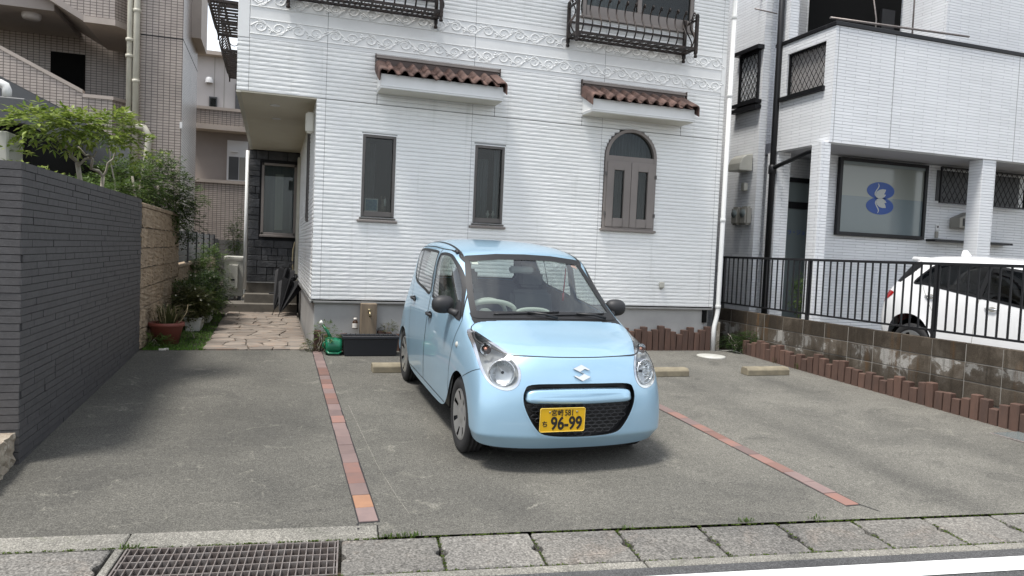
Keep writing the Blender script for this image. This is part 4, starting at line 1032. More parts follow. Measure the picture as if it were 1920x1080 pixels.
# right downpipe at the corner
pts = [(6.305, YF - 0.05, ZTOP), (6.305, YF - 0.05, 0.60), (6.285, YF - 0.06, 0.50), (6.235, YF - 0.085, 0.36), (6.225, YF - 0.09, 0.28), (6.225, YF - 0.09, -0.03)]
o = MB().tube(pts, 0.034, 14).build('downpipe', 'pipe_white', house)
for z in (0.62, 1.9, 3.72, 4.85):
    MB().lathe([(0.035, z), (0.041, z + 0.004), (0.041, z + 0.05), (0.035, z + 0.054)], (6.305, YF - 0.05, 0), 14).build('pipe_collar', 'pipe_white', house)
# outdoor socket
f = MB().box(5.325, 5.39, YF - 0.05, YF, 0.905, 0.985).build('outdoor_socket', 'unit_beige', house, 0.006); MB().box(5.345, 5.37, YF - 0.035, YF, 0.88, 0.91).build('socket_cover', 'meter_grey', f)
# porch steps
st = empty('porch_steps', (-0.1, 14.4, 0), 'two brown-grey tiled steps below the dark stone porch wall', 'steps')
MB().box(-0.86, XL, 14.32, 15.4, -0.05, 0.165).build('step', 'step_tile', st, 0.006)
MB().box(-0.49, XL, 14.60, 15.3, 0.10, 0.335).build('step', 'step_tile', st, 0.006)
o = MB().box(-0.05, 0.42, 14.62, 14.93, 0.336, 0.352).build('door_mat', 'umbrella_cloth'); tag(o, 'dark doormat on the upper porch step', 'doormat')
# ================================================================ LEFT SIDE
# dark brick garden wall: face runs from (-1.505, 5.33) to (-1.445, 9.33)
WA, WB = Vector((-1.506, 5.33)), Vector((-1.445, 9.34))
wd = (WB - WA).normalized(); wn_ = Vector((wd.y, -wd.x))            # outward (+x)
def WL(s, d, z): p = WA + wd * s + wn_ * d; return (p.x, p.y, z)
WLEN = (WB - WA).length; WH = 1.745
dw = empty('brick_garden_wall', (-1.6, 7.3, 0), 'dark grey wall of thin bricks along the left side of the drive', 'wall')
MB().hexa([WL(0.04, -0.012, -0.3), WL(WLEN, -0.012, -0.3), WL(WLEN, -0.20, -0.3), WL(0.04, -0.20, -0.3)], [WL(0.04, -0.012, WH - 0.004), WL(WLEN, -0.012, WH - 0.004), WL(WLEN, -0.20, WH - 0.004), WL(0.04, -0.20, WH - 0.004)]).build('mortar_core', 'dark_mortar', dw)
MB().hexa([(-6.0, 5.345, -0.3), (-1.51, 5.345, -0.3), (-1.51, 5.53, -0.3), (-6.0, 5.53, -0.3)], [(-6.0, 5.345, WH - 0.004), (-1.51, 5.345, WH - 0.004), (-1.51, 5.53, WH - 0.004), (-6.0, 5.53, WH - 0.004)]).build('mortar_core', 'dark_mortar', dw)
rnd = random.Random(5)
CH = 0.0485; ncourse = int((WH + 0.20) / CH) + 1
bl = 0.235
bricks = []
for c in range(ncourse):
    z1 = WH - c * CH; z0 = z1 - CH + 0.0045; cd = rnd.uniform(-0.003, 0.003)
    s = -rnd.uniform(0, bl)
    while s < WLEN:
        s0, s1 = max(s, 0.0), min(s + bl - 0.0008, WLEN)
        if s1 - s0 > 0.03: bricks.append((s0, s1, z0, z1, cd + rnd.uniform(-0.001, 0.001) + (rnd.uniform(-0.004, 0.003) if rnd.random() < 0.12 else 0)))
        s += bl * rnd.uniform(0.96, 1.04)
vis = [b for b in bricks if b[3] > gz(5.33 + b[0]) - 0.02]
vis.sort(key=lambda b: b[0])
rest = MB(); first = None
for i, (s0, s1, z0, z1, d) in enumerate(vis):
    if i < 300:
        if s1 - s0 > 0.225 and False: pass
        MB().hexa([WL(s0, -0.03, z0), WL(s1, -0.03, z0), WL(s1, d, z0), WL(s0, d, z0)], [WL(s0, -0.03, z1), WL(s1, -0.03, z1), WL(s1, d, z1), WL(s0, d, z1)]).build('brick', 'dark_brick', dw)
    else:
        rest.hexa([WL(s0, -0.03, z0), WL(s1, -0.03, z0), WL(s1, d, z0), WL(s0, d, z0)], [WL(s0, -0.03, z1), WL(s1, -0.03, z1), WL(s1, d, z1), WL(s0, d, z1)])
o = rest.build('far_bricks', 'dark_brick', dw); o['kind'] = 'stuff'
endr = MB()
for c in range(ncourse):
    z1 = WH - c * CH; z0 = z1 - CH + 0.0045; x = -1.509; cd = rnd.uniform(-0.002, 0.002)
    while x > -2.6:
        x0 = x - 0.22 * rnd.uniform(0.9, 1.05); d = cd + rnd.uniform(-0.001, 0.001)
        endr.hexa([(x0, 5.33 - d, z0), (x - 0.0015, 5.33 - d, z0), (x - 0.0015, 5.37, z0), (x0, 5.37, z0)], [(x0, 5.33 - d, z1), (x - 0.0015, 5.33 - d, z1), (x - 0.0015, 5.37, z1), (x0, 5.37, z1)]); x = x0
o = endr.build('end_bricks', 'dark_brick', dw); o['kind'] = 'stuff'
MB().hexa([WL(0, -0.005, WH), WL(WLEN, -0.005, WH), WL(WLEN, -0.2, WH), WL(0, -0.2, WH)], [WL(0, -0.005, WH + 0.006), WL(WLEN, -0.005, WH + 0.006), WL(WLEN, -0.2, WH + 0.006), WL(0, -0.2, WH + 0.006)]).build('coping', 'dark_brick', dw)
# rough cut stone block in the corner
def rough_block(name, b6, n, amp, mat, parent=None, seed=1):
    bm = bmesh.new(); bmesh.ops.create_cube(bm, size=1.0)
    bmesh.ops.subdivide_edges(bm, edges=bm.edges, cuts=n, use_grid_fill=True)
    r2 = random.Random(seed)
    x0, x1, y0, y1, z0, z1 = b6
    for v in bm.verts:
        p = v.co; k = Vector((r2.uniform(-1, 1), r2.uniform(-1, 1), r2.uniform(-1, 1))) * amp
        if p.z > 0.49: k.z *= 0.12
        v.co = Vector((x0 + (p.x + 0.5) * (x1 - x0), y0 + (p.y + 0.5) * (y1 - y0), z0 + (p.z + 0.5) * (z1 - z0))) + k
    me = bpy.data.meshes.new(name); bm.to_mesh(me); bm.free(); me.materials.append(MATS[mat])
    return from_mesh(name, me, parent)
o = rough_block('stone_block', (-2.35, -1.525, 4.72, 5.31, -0.30, 0.035), 9, 0.012, 'cut_stone', None, 4); tag(o, 'rough pale cut-stone block at the foot of the dark brick wall', 'stone block')
# split-face block wall
sw = empty('split_block_wall', (-1.55, 11.1, 0), 'beige split-face block wall with a thin cap beside the planting bed', 'wall')
MB().box(-1.64, -1.475, 9.36, 12.9, -0.2, 1.66).build('core', 'path_joint', sw)
nc = 7; hh = 1.66 / nc
for c in range(nc):
    y = 9.36 - (0.0 if c % 2 == 0 else 0.9)
    while y < 12.9:
        ya, yb = max(y, 9.36), min(y + 1.8, 12.9)
        if yb - ya > 0.05: rough_block('block', (-1.60, -1.445 + rnd.uniform(-0.008, 0.008), ya + 0.0005, yb - 0.0005, c * hh + 0.006, (c + 1) * hh - 0.006), 9, 0.009, 'split_stone', sw, int(ya * 100) + c)
        y += 1.8
MB().box(-1.66, -1.43, 9.35, 12.92, 1.662, 1.712).build('cap', 'split_stone', sw, 0.008)
lw = empty('low_block_wall', (-1.55, 16, 0), 'low beige block wall carrying the grey slat fence', 'wall')
for c in range(4):
    y = 12.93 - 0.5 * (c % 2)
    while y < 21.0:
        ya, yb = max(y, 12.93), min(y + 1.18, 21.0)
        if yb - ya > 0.05: rough_block('block', (-1.60, -1.45 + rnd.uniform(-0.008, 0.008), ya + 0.003, yb - 0.003, c * 0.21, (c + 1) * 0.21 - 0.008), 3, 0.008, 'split_stone', lw, int(ya * 77) + c)
        y += 1.18
MB().box(-1.66, -1.43, 12.92, 21.0, 0.842, 0.885).build('cap', 'split_stone', lw, 0.006)
# slat fences
def slat_fence(p0, p1, z0, z1, n, posts, label, name='slat_fence'):
    p0, p1 = Vector(p0), Vector(p1); d = (p1 - p0).normalized(); nn = Vector((-d.y, d.x)) * 0.02
    root = empty(name, (p0.x, p0.y, z0), label, 'fence')
    for k in range(n):
        za = z0 + (z1 - z0) * k / n + 0.008; zb = z0 + (z1 - z0) * (k + 1) / n - 0.008
        a_, b_ = p0 - nn * 0.5, p1 - nn * 0.5; c_, d_ = p1 + nn * 0.5, p0 + nn * 0.5
        MB().hexa([(q.x, q.y, za) for q in (a_, b_, c_, d_)], [(q.x, q.y, zb) for q in (a_, b_, c_, d_)]).build('slat', 'slat_grey', root)
    for k in range(posts):
        q = p0 + (p1 - p0) * k / (posts - 1)
        MB().box(q.x - 0.03, q.x + 0.035, q.y - 0.03, q.y + 0.03, z0 - 0.05, z1 + 0.02).build('post', 'grey_metal', root)
slat_fence((-1.50, 13.0), (-1.50, 20.9), 0.91, 1.46, 5, 6, 'dark grey slat fence on the low block wall')
slat_fence((-1.45, 21.2), (-0.4, 21.2), 0.3, 1.35, 8, 3, 'grey slat fence closing the far end of the side passage')
# ---------------------------------------------------------------- apartment block
ap = empty('apartment_block', (-3.5, 17.0, 0), 'beige-tiled apartment block with outside stairs behind the dark wall', 'building')
YA = 15.5
MB().box(-2.47, -1.735, YA, 18.25, 0, 12).build('stair_tower', 'apartment_tile', ap)
for z in (5.14,): MB().box(-2.472, -1.733, YA - 0.004, 18.252, z - 0.012, z + 0.012).build('tower_joint', 'porch_joint', ap)
MB().box(-1.745, -1.55, 16.9, 18.3, 5.55, 12).build('tower_ledge', 'cap_tile', ap)
MB().box(-6.5, -2.47, 17.6, 18.4, 0, 12).build('back_wall', 'apartment_tile', ap)
MB().box(-2.70, -2.44, 15.9, 17.65, 0, 12).build('recess_wall', 'apartment_tile', ap)
dd = MB().box(-4.47, -3.85, 17.56, 17.62, 3.2, 5.08).build('dark_doorway', 'void_black', ap)
# stair parapet, sloping up to the left
def slope_band(xa, za, xb, zb, h, y0, y1, name, mat, capm='cap_tile'):
    f = MB().prism([(xa, y0, za), (xb, y0, zb), (xb, y0, zb + h), (xa, y0, za + h)], [(xa, y1, za), (xb, y1, zb), (xb, y1, zb + h), (xa, y1, za + h)]).build(name, mat, ap)
    MB().prism([(xa, y0 - 0.02, za + h), (xb, y0 - 0.02, zb + h), (xb, y0 - 0.02, zb + h + 0.07), (xa, y0 - 0.02, za + h + 0.07)], [(xa, y1 + 0.02, za + h), (xb, y1 + 0.02, zb + h), (xb, y1 + 0.02, zb + h + 0.07), (xa, y1 + 0.02, za + h + 0.07)]).build('parapet_cap', capm, ap)
slope_band(-6.2, 4.82, -3.42, 3.46, 0.47, YA, YA + 0.15, 'stair_parapet', 'apartment_tile')
# landing with chamfered corner
ch = [(-3.42, YA), (-2.93, YA), (-2.68, YA + 0.35), (-2.68, YA + 1.8), (-3.42, YA + 1.8)]
def slab_poly(poly, z0, z1, name, mat): return MB().prism([(x, y, z0) for x, y in poly], [(x, y, z1) for x, y in poly]).build(name, mat, ap)
slab_poly(ch, 3.06, 3.86, 'landing_parapet', 'apartment_tile')
slab_poly([(x + (0.02 if x > -3 else -0.0), y - 0.02) for x, y in ch], 3.862, 3.925, 'landing_cap', 'cap_tile')
ch2 = [(-3.40, YA), (-2.91, YA), (-2.66, YA + 0.35), (-2.66, YA + 2.05), (-6.4, YA + 2.05), (-6.4, YA - 0.0), (-4.9, YA)]
slab_poly([(-3.40, YA), (-2.91, YA), (-2.66, YA + 0.35), (-2.66, YA + 2.05), (-3.40, YA + 2.05)], 5.35, 7.5, 'upper_landing', 'apartment_tile')
slab_poly([(-3.42, YA - 0.02), (-2.90, YA - 0.02), (-2.64, YA + 0.34), (-2.64, YA + 2.06), (-3.42, YA + 2.06)], 5.235, 5.348, 'upper_landing_edge', 'cap_tile')
slope_band(-6.4, 7.05, -3.40, 5.36, 0.7, YA, YA + 0.15, 'upper_stair_parapet', 'apartment_tile')
MB().prism([(-6.4, YA, 6.9), (-3.40, YA, 5.24), (-3.40, YA, 5.36), (-6.4, YA, 7.05)], [(-6.4, YA + 2.05, 6.9), (-3.40, YA + 2.05, 5.24), (-3.40, YA + 2.05, 5.36), (-6.4, YA + 2.05, 7.05)]).build('stair_underside', 'wall_mauve', ap)
MB().box(-6.4, -3.95, YA + 0.2, YA + 2.1, 5.42, 5.6).build('ceiling', 'wall_mauve', ap)
MB().lathe([(0.0, 5.31), (0.14, 5.32), (0.16, 5.36), (0.16, 5.42)], (-4.42, YA + 0.6, 0), 24).build('ceiling_lamp', 'wall_pale', ap)
MB().prism([(-6.2, YA - 0.02, 4.62), (-3.46, YA - 0.02, 3.28), (-3.44, YA - 0.02, 3.46), (-6.2, YA - 0.02, 4.82)], [(-6.2, YA + 1.6, 4.62), (-3.46, YA + 1.6, 3.28), (-3.44, YA + 1.6, 3.46), (-6.2, YA + 1.6, 4.82)]).build('stair_slab', 'grey_metal', ap)
MB().box(-6.4, -2.7, 17.4, 17.5, 0, 3.4).build('under_stair', 'void_black', ap)
for x, r_ in ((-2.635, 0.048), (-2.52, 0.058)):
    MB().tube([(x, YA - 0.12, 2.2), (x, YA - 0.12, 9.0)], r_, 12).build('drain_pipe', 'pipe_cream', ap)
for x, z in ((-2.635, 4.95), (-2.52, 4.2), (-2.52, 5.5), (-2.635, 3.6), (-2.635, 4.65)):
    MB().lathe([(0.05, z), (0.07, z + 0.005), (0.07, z + 0.06), (0.05, z + 0.065)], (x, YA - 0.12, 0), 12).build('pipe_collar', 'pipe_cream', ap)
MB().tube([(-2.40, YA - 0.15, 2.0), (-2.30, YA - 0.15, 2.9), (-2.28, YA - 0.15, 3.25), (-2.36, YA - 0.15, 3.38), (-2.50, YA - 0.13, 3.4)], 0.06, 12).build('branch_pipe', 'pipe_cream', ap)
# bracket and cable on the tower corner
MB().box(-1.76, -1.72, YA - 0.06, YA, 3.44, 3.56).build('cable_bracket', 'frame_white', ap)
# lower wing at the back
wg = empty('rear_wing', (-1.4, 21.6, 0), 'low mauve and tiled wing behind the side passage', 'building')
YW = 21.0
MB().box(-2.3, -0.55, YW + 0.5, YW + 3, 0, 4.4).build('wing_wall', 'wall_mauve', wg)
MB().box(-2.3, -0.6, YW, YW + 0.15, 4.38, 4.76).build('balcony_band', 'apartment_tile', wg); MB().box(-2.3, -0.58, YW - 0.03, YW + 0.2, 4.762, 4.84).build('band_cap', 'cap_tile', wg); MB().box(-2.3, -0.6, YW - 0.02, YW + 0.52, 4.25, 4.378).build('band_soffit', 'cap_tile', wg)
MB().box(-2.3, -0.55, YW + 0.2, YW + 0.49, 0, 2.86).build('tiled_base', 'apartment_tile', wg); MB().box(-2.3, -0.55, YW + 0.16, YW + 0.53, 2.862, 2.95).build('base_cap', 'cap_tile', wg)
f = MB().box(-1.25, -0.72, YW + 0.44, YW + 0.49, 2.96, 4.06).build('wing_window', 'frame_white', wg); MB().box(-1.20, -0.95, YW + 0.43, YW + 0.438, 3.0, 3.62).build('pane', 'grey_metal', f); MB().box(-0.93, -0.75, YW + 0.43, YW + 0.438, 3.0, 3.62).build('pane', 'meter_grey', f)
MB().box(-1.14, -0.98, YW + 0.36, YW + 0.43, 3.74, 3.80).build('vent_hood', 'frame_white', f)
# pale house far behind
fh = empty('pale_house', (-2, 27, 0), 'pale grey house with a flat eave seen in the gap under the sky', 'house')
YP = 26.0
MB().box(-3.3, -0.3, YP, YP + 4, 0, 7.3).build('wall', 'wall_pale', fh); MB().box(-3.5, -0.2, YP - 0.3, YP + 4, 7.3, 7.42).build('eave', 'cap_tile', fh)
for x in (-1.95, -1.65, -1.28): MB().box(x - 0.01, x + 0.01, YP - 0.006, YP, 4, 7.3).build('panel_joint', 'meter_grey', fh)
f = MB().box(-2.10, -1.85, YP - 0.05, YP, 5.25, 6.0).build('window', 'grey_metal', fh); MB().box(-2.06, -1.89, YP - 0.055, YP - 0.05, 5.3, 5.95).build('pane', 'window_glass', f)
MB().box(-1.30, -0.75, YP - 0.05, YP, 5.2, 6.5).build('dark_window', 'grey_metal', fh)
MB().lathe([(0.0, 6.62), (0.09, 6.60), (0.12, 6.52), (0.12, 6.42)], (-2.1, YP - 0.1, 0), 14).build('vent', 'frame_white', fh)
# dark metal plant room and wall louvre beyond the dark wall
pr = empty('plant_room', (-3.3, 9.5, 0), 'dark grey metal plant room with a bent vent pipe over the dark wall', 'plant room')
MB().box(-4.6, -2.52, 9.0, 11.5, 2.45, 2.72).build('roof_fascia', 'grey_metal', pr, 0.01)
MB().box(-4.6, -2.50, 9.15, 12.5, 0, 2.45).build('dark_wall', 'void_black', pr)
MB().prism([(-4.6, 11.6, 3.9), (-2.2, 11.6, 2.70), (-2.2, 11.6, 2.3), (-4.6, 11.6, 2.3)], [(-4.6, 13.0, 3.9), (-2.2, 13.0, 2.70), (-2.2, 13.0, 2.3), (-4.6, 13.0, 2.3)]).build('sloped_cheek', 'grey_metal', pr)
MB().tube([(-2.70, 9.05, 2.72), (-2.70, 9.05, 2.80), (-2.715, 9.05, 2.84), (-2.76, 9.05, 2.86), (-2.82, 9.05, 2.86)], 0.045, 12).build('vent_pipe', 'pipe_white', pr)
lv = empty('outdoor_unit', (-2.4, 7.5, 1.7), 'pale grey condenser casing above the dark wall at the left edge', 'condenser')
MB().box(-2.75, -2.18, 7.35, 7.75, 1.60, 2.17).build('casing', 'unit_beige', lv, 0.015)
MB().lathe([(0.17, 7.33), (0.17, 7.345), (0.19, 7.35)], (-2.45, 0, 1.9), 28, 'y').build('fan_ring', 'meter_grey', lv)
MB().lathe([(0.0, 7.347), (0.165, 7.347)], (-2.45, 0, 1.9), 28, 'y').build('fan_grille', 'grey_metal', lv)
# ---------------------------------------------------------------- foliage
def leaf_faces(m_, p, d, n, L, w):
    """one bent leaflet of two quads"""
    s_ = d.cross(n).normalized() * w; q = n * (-0.12 * L)
    m_.add([p, p + d * L * 0.45 + s_, p + d * L * 0.45 - s_, p + d * L + q], [(0, 1, 3), (0, 3, 2)])
def sprig(m_, rnd, p, d, L, leaf, pairs, droop=0.5):
    d = d.normalized(); upv = Vector((0, 0, 1)); s_ = d.cross(upv)
    if s_.length < 0.05: s_ = Vector((1, 0, 0))
    s_.normalize()
    for k in range(pairs):
        t = 0.25 + 0.75 * k / max(1, pairs - 1); q = p + d * L * t + Vector((0, 0, -droop * L * t * t))
        for sg in (-1, 1):
            dd_ = (d * 0.55 + s_ * sg + Vector((0, 0, rnd.uniform(-0.35, 0.15)))).normalized()
            leaf_faces(m_, q, dd_, (upv + Vector((rnd.uniform(-0.5, 0.5), rnd.uniform(-0.5, 0.5), 0))).normalized(), leaf * rnd.uniform(0.7, 1.15), leaf * 0.20)
    leaf_faces(m_, p + d * L + Vector((0, 0, -droop * L)), (d + Vector((0, 0, -0.4))).normalized(), upv, leaf, leaf * 0.2)
def crown(m_, rnd, blobs, n, L, leaf, pairs, droop=0.5, outward=0.8):
    tot = sum(b[3] for b in blobs)
    for (c, r, fl, wgt) in blobs:
        for i in range(int(n * wgt / tot)):
            a_ = rnd.uniform(0, 2 * pi); u = rnd.uniform(-1, 1); rr = rnd.uniform(0.25, 1.0) ** 0.6
            d = Vector((cos(a_) * sqrt(1 - u * u), sin(a_) * sqrt(1 - u * u), u))
            p = Vector(c) + Vector((d.x * r, d.y * r, d.z * r * fl)) * rr
            dr = (d * outward + Vector((rnd.uniform(-0.6, 0.6), rnd.uniform(-0.6, 0.6), rnd.uniform(-0.1, 0.5)))).normalized()
            sprig(m_, rnd, p, dr, L * rnd.uniform(0.7, 1.2), leaf, pairs, droop)
def limb(m_, a_, b_, r0, r1, rnd, n=6, wob=0.03):
    a_, b_ = Vector(a_), Vector(b_); pts = []; rs = []
    for i in range(n + 1):
        t = i / n; k = wob if 0 < i < n else 0
        pts.append(a_.lerp(b_, t) + Vector((rnd.uniform(-k, k), rnd.uniform(-k, k), rnd.uniform(-k, k)))); rs.append(r0 + (r1 - r0) * t)
    m_.tube(pts, rs, 7)
rnd = random.Random(31)
t1 = empty('garden_tree', (-1.72, 7.6, 0.4), 'light green feathery tree rising behind the dark brick wall', 'tree')
tk = MB()
limb(tk, (-1.68, 8.0, 0.4), (-1.78, 7.9, 2.0), 0.028, 0.022, rnd); limb(tk, (-1.78, 7.9, 2.0), (-1.95, 7.8, 2.22), 0.020, 0.012, rnd); limb(tk, (-1.78, 7.9, 1.95), (-1.60, 7.8, 2.10), 0.014, 0.008, rnd)
limb(tk, (-1.60, 8.3, 0.4), (-1.63, 8.25, 1.9), 0.022, 0.018, rnd); limb(tk, (-1.63, 8.25, 1.9), (-1.80, 8.0, 2.15), 0.016, 0.01, rnd); limb(tk, (-1.63, 8.25, 1.85), (-1.50, 8.2, 2.2), 0.012, 0.008, rnd)
limb(tk, (-2.1, 7.4, 0.4), (-2.12, 7.3, 1.9), 0.02, 0.012, rnd)
tk.build('trunk', 'bark', t1)
cr = MB()
crown(cr, rnd, [((-2.00, 7.55, 2.29), 0.24, 0.26, 2.6), ((-1.74, 7.60, 2.31), 0.22, 0.28, 2.6), ((-1.45, 7.75, 2.33), 0.19, 0.50, 2.0), ((-1.30, 7.9, 2.17), 0.13, 0.5, 0.7), ((-2.20, 7.3, 1.97), 0.11, 0.3, 0.35)], 260, 0.14, 0.075, 4, 0.3)
cr.build('crown', 'leaf_bright', t1)
cr = MB()
crown(cr, rnd, [((-1.95, 7.3, 1.76), 0.28, 0.10, 1), ((-1.80, 6.8, 1.75), 0.22, 0.10, 0.7), ((-1.72, 6.1, 1.75), 0.14, 0.12, 0.4)], 60, 0.10, 0.05, 3)
cr.build('lower_sprays', 'leaf_bright', t1)
t2 = empty('dark_shrub_tree', (-1.9, 11.5, 0.3), 'dense dark green small-leaved tree between brick wall and tiled tower', 'tree')
tk = MB()
for x, y in ((-1.85, 11.2), (-1.72, 12.1), (-2.05, 11.7), (-1.68, 10.6)):
    limb(tk, (x, y, 0.2), (x + rnd.uniform(-0.1, 0.1), y, 2.1), 0.03, 0.015, rnd, 7)
limb(tk, (-1.80, 10.2, 0.3), (-1.95, 10.2, 2.55), 0.018, 0.008, rnd, 8); 
tk.build('trunk', 'bark', t2)
cr = MB()
crown(cr, rnd, [((-1.85, 11.2, 2.05), 0.42, 0.8, 2.2), ((-1.70, 12.0, 2.15), 0.48, 0.9, 2.6), ((-1.55, 12.3, 1.75), 0.40, 0.8, 1.6), ((-2.05, 10.6, 2.0), 0.35, 0.7, 1.2), ((-1.95, 10.2, 2.62), 0.16, 0.8, 0.4), ((-1.8, 10.0, 1.85), 0.34, 0.35, 0.9), ((-2.0, 9.2, 1.82), 0.30, 0.22, 0.8), ((-1.9, 8.6, 1.78), 0.25, 0.15, 0.4), ((-1.30, 12.6, 1.95), 0.26, 0.8, 0.7)], 1700, 0.11, 0.048, 4, 0.25)
cr.build('crown', 'leaf_mid', t2)
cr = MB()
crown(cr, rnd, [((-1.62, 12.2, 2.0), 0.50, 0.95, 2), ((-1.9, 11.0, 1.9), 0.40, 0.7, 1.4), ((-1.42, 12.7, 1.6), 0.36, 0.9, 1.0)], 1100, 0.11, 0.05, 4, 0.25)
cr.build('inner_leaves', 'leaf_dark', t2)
# ---------------------------------------------------------------- planting bed things
g = MB(); rnd = random.Random(8)
for i in range(5200):
    y = YF + rnd.random() ** 1.5 * 4.8; x = rnd.uniform(-1.42, -0.74 - 0.012 * (y - YF))
    h = rnd.uniform(0.012, 0.035); b_ = rnd.uniform(0, 2 * pi); d = Vector((cos(b_), sin(b_), 0)); nn = Vector((-d.y, d.x, 0)) * 0.005
    p = Vector((x, y, -0.003)); g.add([p - nn, p + nn, p + d * h * 0.7 + Vector((0, 0, h))], [(0, 1, 2)])
o = g.build('lawn_grass', 'grass'); o['kind'] = 'stuff'
def pot(name, c, r0, r1, h, mat, label, cat, lip=0.02):
    x, y, z = c
    root = empty(name, c, label, cat)
    MB().lathe([(0.0, 0.0), (r0, 0.0), (r0 + (r1 - r0) * 0.8, h * 0.8), (r1 - lip * 0.3, h * 0.82), (r1 + lip * 0.3, h * 0.84), (r1 + lip * 0.3, h), (r1 - 0.02, h), (r1 - 0.03, h * 0.85), (0.0, h * 0.85)], c, 32).build('pot', mat, root)
    MB().lathe([(0.0, h * 0.87), (r1 - 0.028, h * 0.87)], c, 24).build('soil', 'soil', root)
    return root
pt = pot('flower_pot', (-1.235, 9.92, 0.0), 0.14, 0.205, 0.27, 'terracotta', 'wide terracotta-coloured pot with a grassy plant at the slab edge', 'flower pot')
m_ = MB(); ds = MB(); rnd = random.Random(12)
for i in range(150):
    a_ = rnd.uniform(0, 2 * pi); r_ = rnd.uniform(0, 0.12); p0 = Vector((-1.235 + r_ * cos(a_), 9.92 + r_ * sin(a_), 0.22)); h = rnd.uniform(0.15, 0.34); l_ = rnd.uniform(0.05, 0.30)
    d = Vector((cos(a_), sin(a_), 0)); nn = Vector((-d.y, d.x, 0)) * 0.006
    p1 = p0 + d * l_ * 0.4 + Vector((0, 0, h * 0.75)); p2 = p0 + d * l_ + Vector((0, 0, h * 0.85))
    (m_ if i % 3 else ds).add([p0 - nn, p0 + nn, p1 + nn, p1 - nn, p2], [(0, 1, 2, 3), (3, 2, 4)])
m_.build('leaves', 'leaf_olive', pt); ds.build('dry_leaves', 'dry_stem', pt)
MB().tube([(-1.16, 9.88, 0.2), (-1.06, 9.86, 0.30), (-1.0, 9.86, 0.40), (-0.985, 9.86, 0.50)], [0.007, 0.006, 0.005, 0.003], 6).build('dry_stem', 'dry_stem', pt)
def trough(c, L, w, h, mat, label, along_y=True, name='planter_box'):
    x, y, z = c; root = empty(name, c, label, 'planter')
    hw, hl = w / 2, L / 2; t_ = 0.82
    def rect(s_, zz, e=0.0):
        a_, b_ = (hw * s_ + e, hl * (s_ * 0.3 + 0.7) + e) if along_y else (hl * (s_ * 0.3 + 0.7) + e, hw * s_ + e)
        return [(x - a_, y - b_, z + zz), (x + a_, y - b_, z + zz), (x + a_, y + b_, z + zz), (x - a_, y + b_, z + zz)]
    rings = [rect(t_, 0), rect(1, h * 0.86), rect(1, h * 0.86, 0.014), rect(1, h, 0.014), rect(1, h, -0.008), rect(0.97, h * 0.86, -0.008)]
    vs = [p for r_ in rings for p in r_]; fs = [(3, 2, 1, 0)]
    for i in range(len(rings) - 1): fs += [(i * 4 + k, i * 4 + (k + 1) % 4, i * 4 + 4 + (k + 1) % 4, i * 4 + 4 + k) for k in range(4)]
    fs.append(tuple(len(vs) - 4 + k for k in range(4)))
    MB().add(vs, fs).build('box', mat, root, 0.006)
    r_ = rect(0.96, h * 0.9, -0.012); MB().add(r_, [(0, 1, 2, 3)]).build('soil', 'soil', root)
    return root
tr1 = trough((-1.06, 11.55, 0.0), 0.62, 0.22, 0.20, 'planter_white', 'near white oblong planter on the grass beside the path')
tr2 = trough((-1.02, 12.75, 0.0), 0.62, 0.22, 0.20, 'planter_white', 'far white oblong planter beside the path, half hidden by shrubs')
def bush(name, c, r, n, leaf, mat, label, seed, fl=0.9, flowers=0, stems=6):
    if r >= 0.25: n = int(n * 3.2); leaf *= 1.25
    rnd = random.Random(seed); root = empty(name, (c[0], c[1], 0), label, 'shrub')
    m_ = MB(); x, y, z = c
    for (dx, dy, dz, rr) in [(0, 0, 0, r)] + [(rnd.uniform(-0.6, 0.6) * r, rnd.uniform(-0.8, 0.8) * r, rnd.uniform(-0.4, 0.4) * r, r * 0.6) for _ in range(4)]:
        crown(m_, rnd, [((x + dx, y + dy, z + dz), rr, fl, 1)], n // 5, leaf * 2.0, leaf, 3, 0.3)
    m_.build('leaves', mat, root)
    s_ = MB()
    for i in range(stems): limb(s_, (x + rnd.uniform(-0.05, 0.05), y + rnd.uniform(-0.05, 0.05), 0.0), (x + rnd.uniform(-0.6, 0.6) * r, y + rnd.uniform(-0.6, 0.6) * r, z + rnd.uniform(0, 0.7) * r), 0.008, 0.004, rnd, 5, 0.02)
    s_.build('stems', 'bark', root)
    if flowers:
        f_ = MB()
        for i in range(flowers):
            a_ = rnd.uniform(0, 2 * pi); u = rnd.uniform(-0.2, 1); p = Vector((x + r * 1.05 * cos(a_) * sqrt(1 - min(1, u * u)), y - abs(r * 1.05 * sin(a_)) * sqrt(1 - min(1, u * u)), z + r * fl * u))
            for k in range(5):
                b_ = 2 * pi * k / 5; leaf_faces(f_, p, Vector((cos(b_), -0.4, sin(b_))).normalized(), Vector((0, -1, 0)), 0.016, 0.007)
        o = f_.build('flowers', 'petal', root); o['kind'] = 'stuff'
    return root
bush('flowering_shrub', (-1.12, 11.35, 0.40), 0.26, 240, 0.04, 'leaf_olive', 'loose shrub with pale yellow flowers above the near white planter', 41, 0.9, 6)
bush('green_shrub', (-1.10, 12.4, 0.45), 0.36, 420, 0.035, 'leaf_mid', 'rounded green shrub between the two white planters', 42, 0.9, 3)
bush('dark_shrub', (-1.02, 13.6, 0.42), 0.38, 460, 0.035, 'leaf_dark', 'dark leafy shrub at the foot of the porch step', 43, 1.0, 2)
bush('climbing_shrub', (-1.15, 15.2, 0.75), 0.40, 380, 0.035, 'leaf_mid', 'tall shrub against the slat fence next to the outdoor unit', 44, 1.3, 0)
bush('thin_climber', (-0.75, 17.5, 1.5), 0.28, 150, 0.03, 'leaf_mid', 'thin climber up the wall behind the outdoor unit', 45, 2.4, 0)
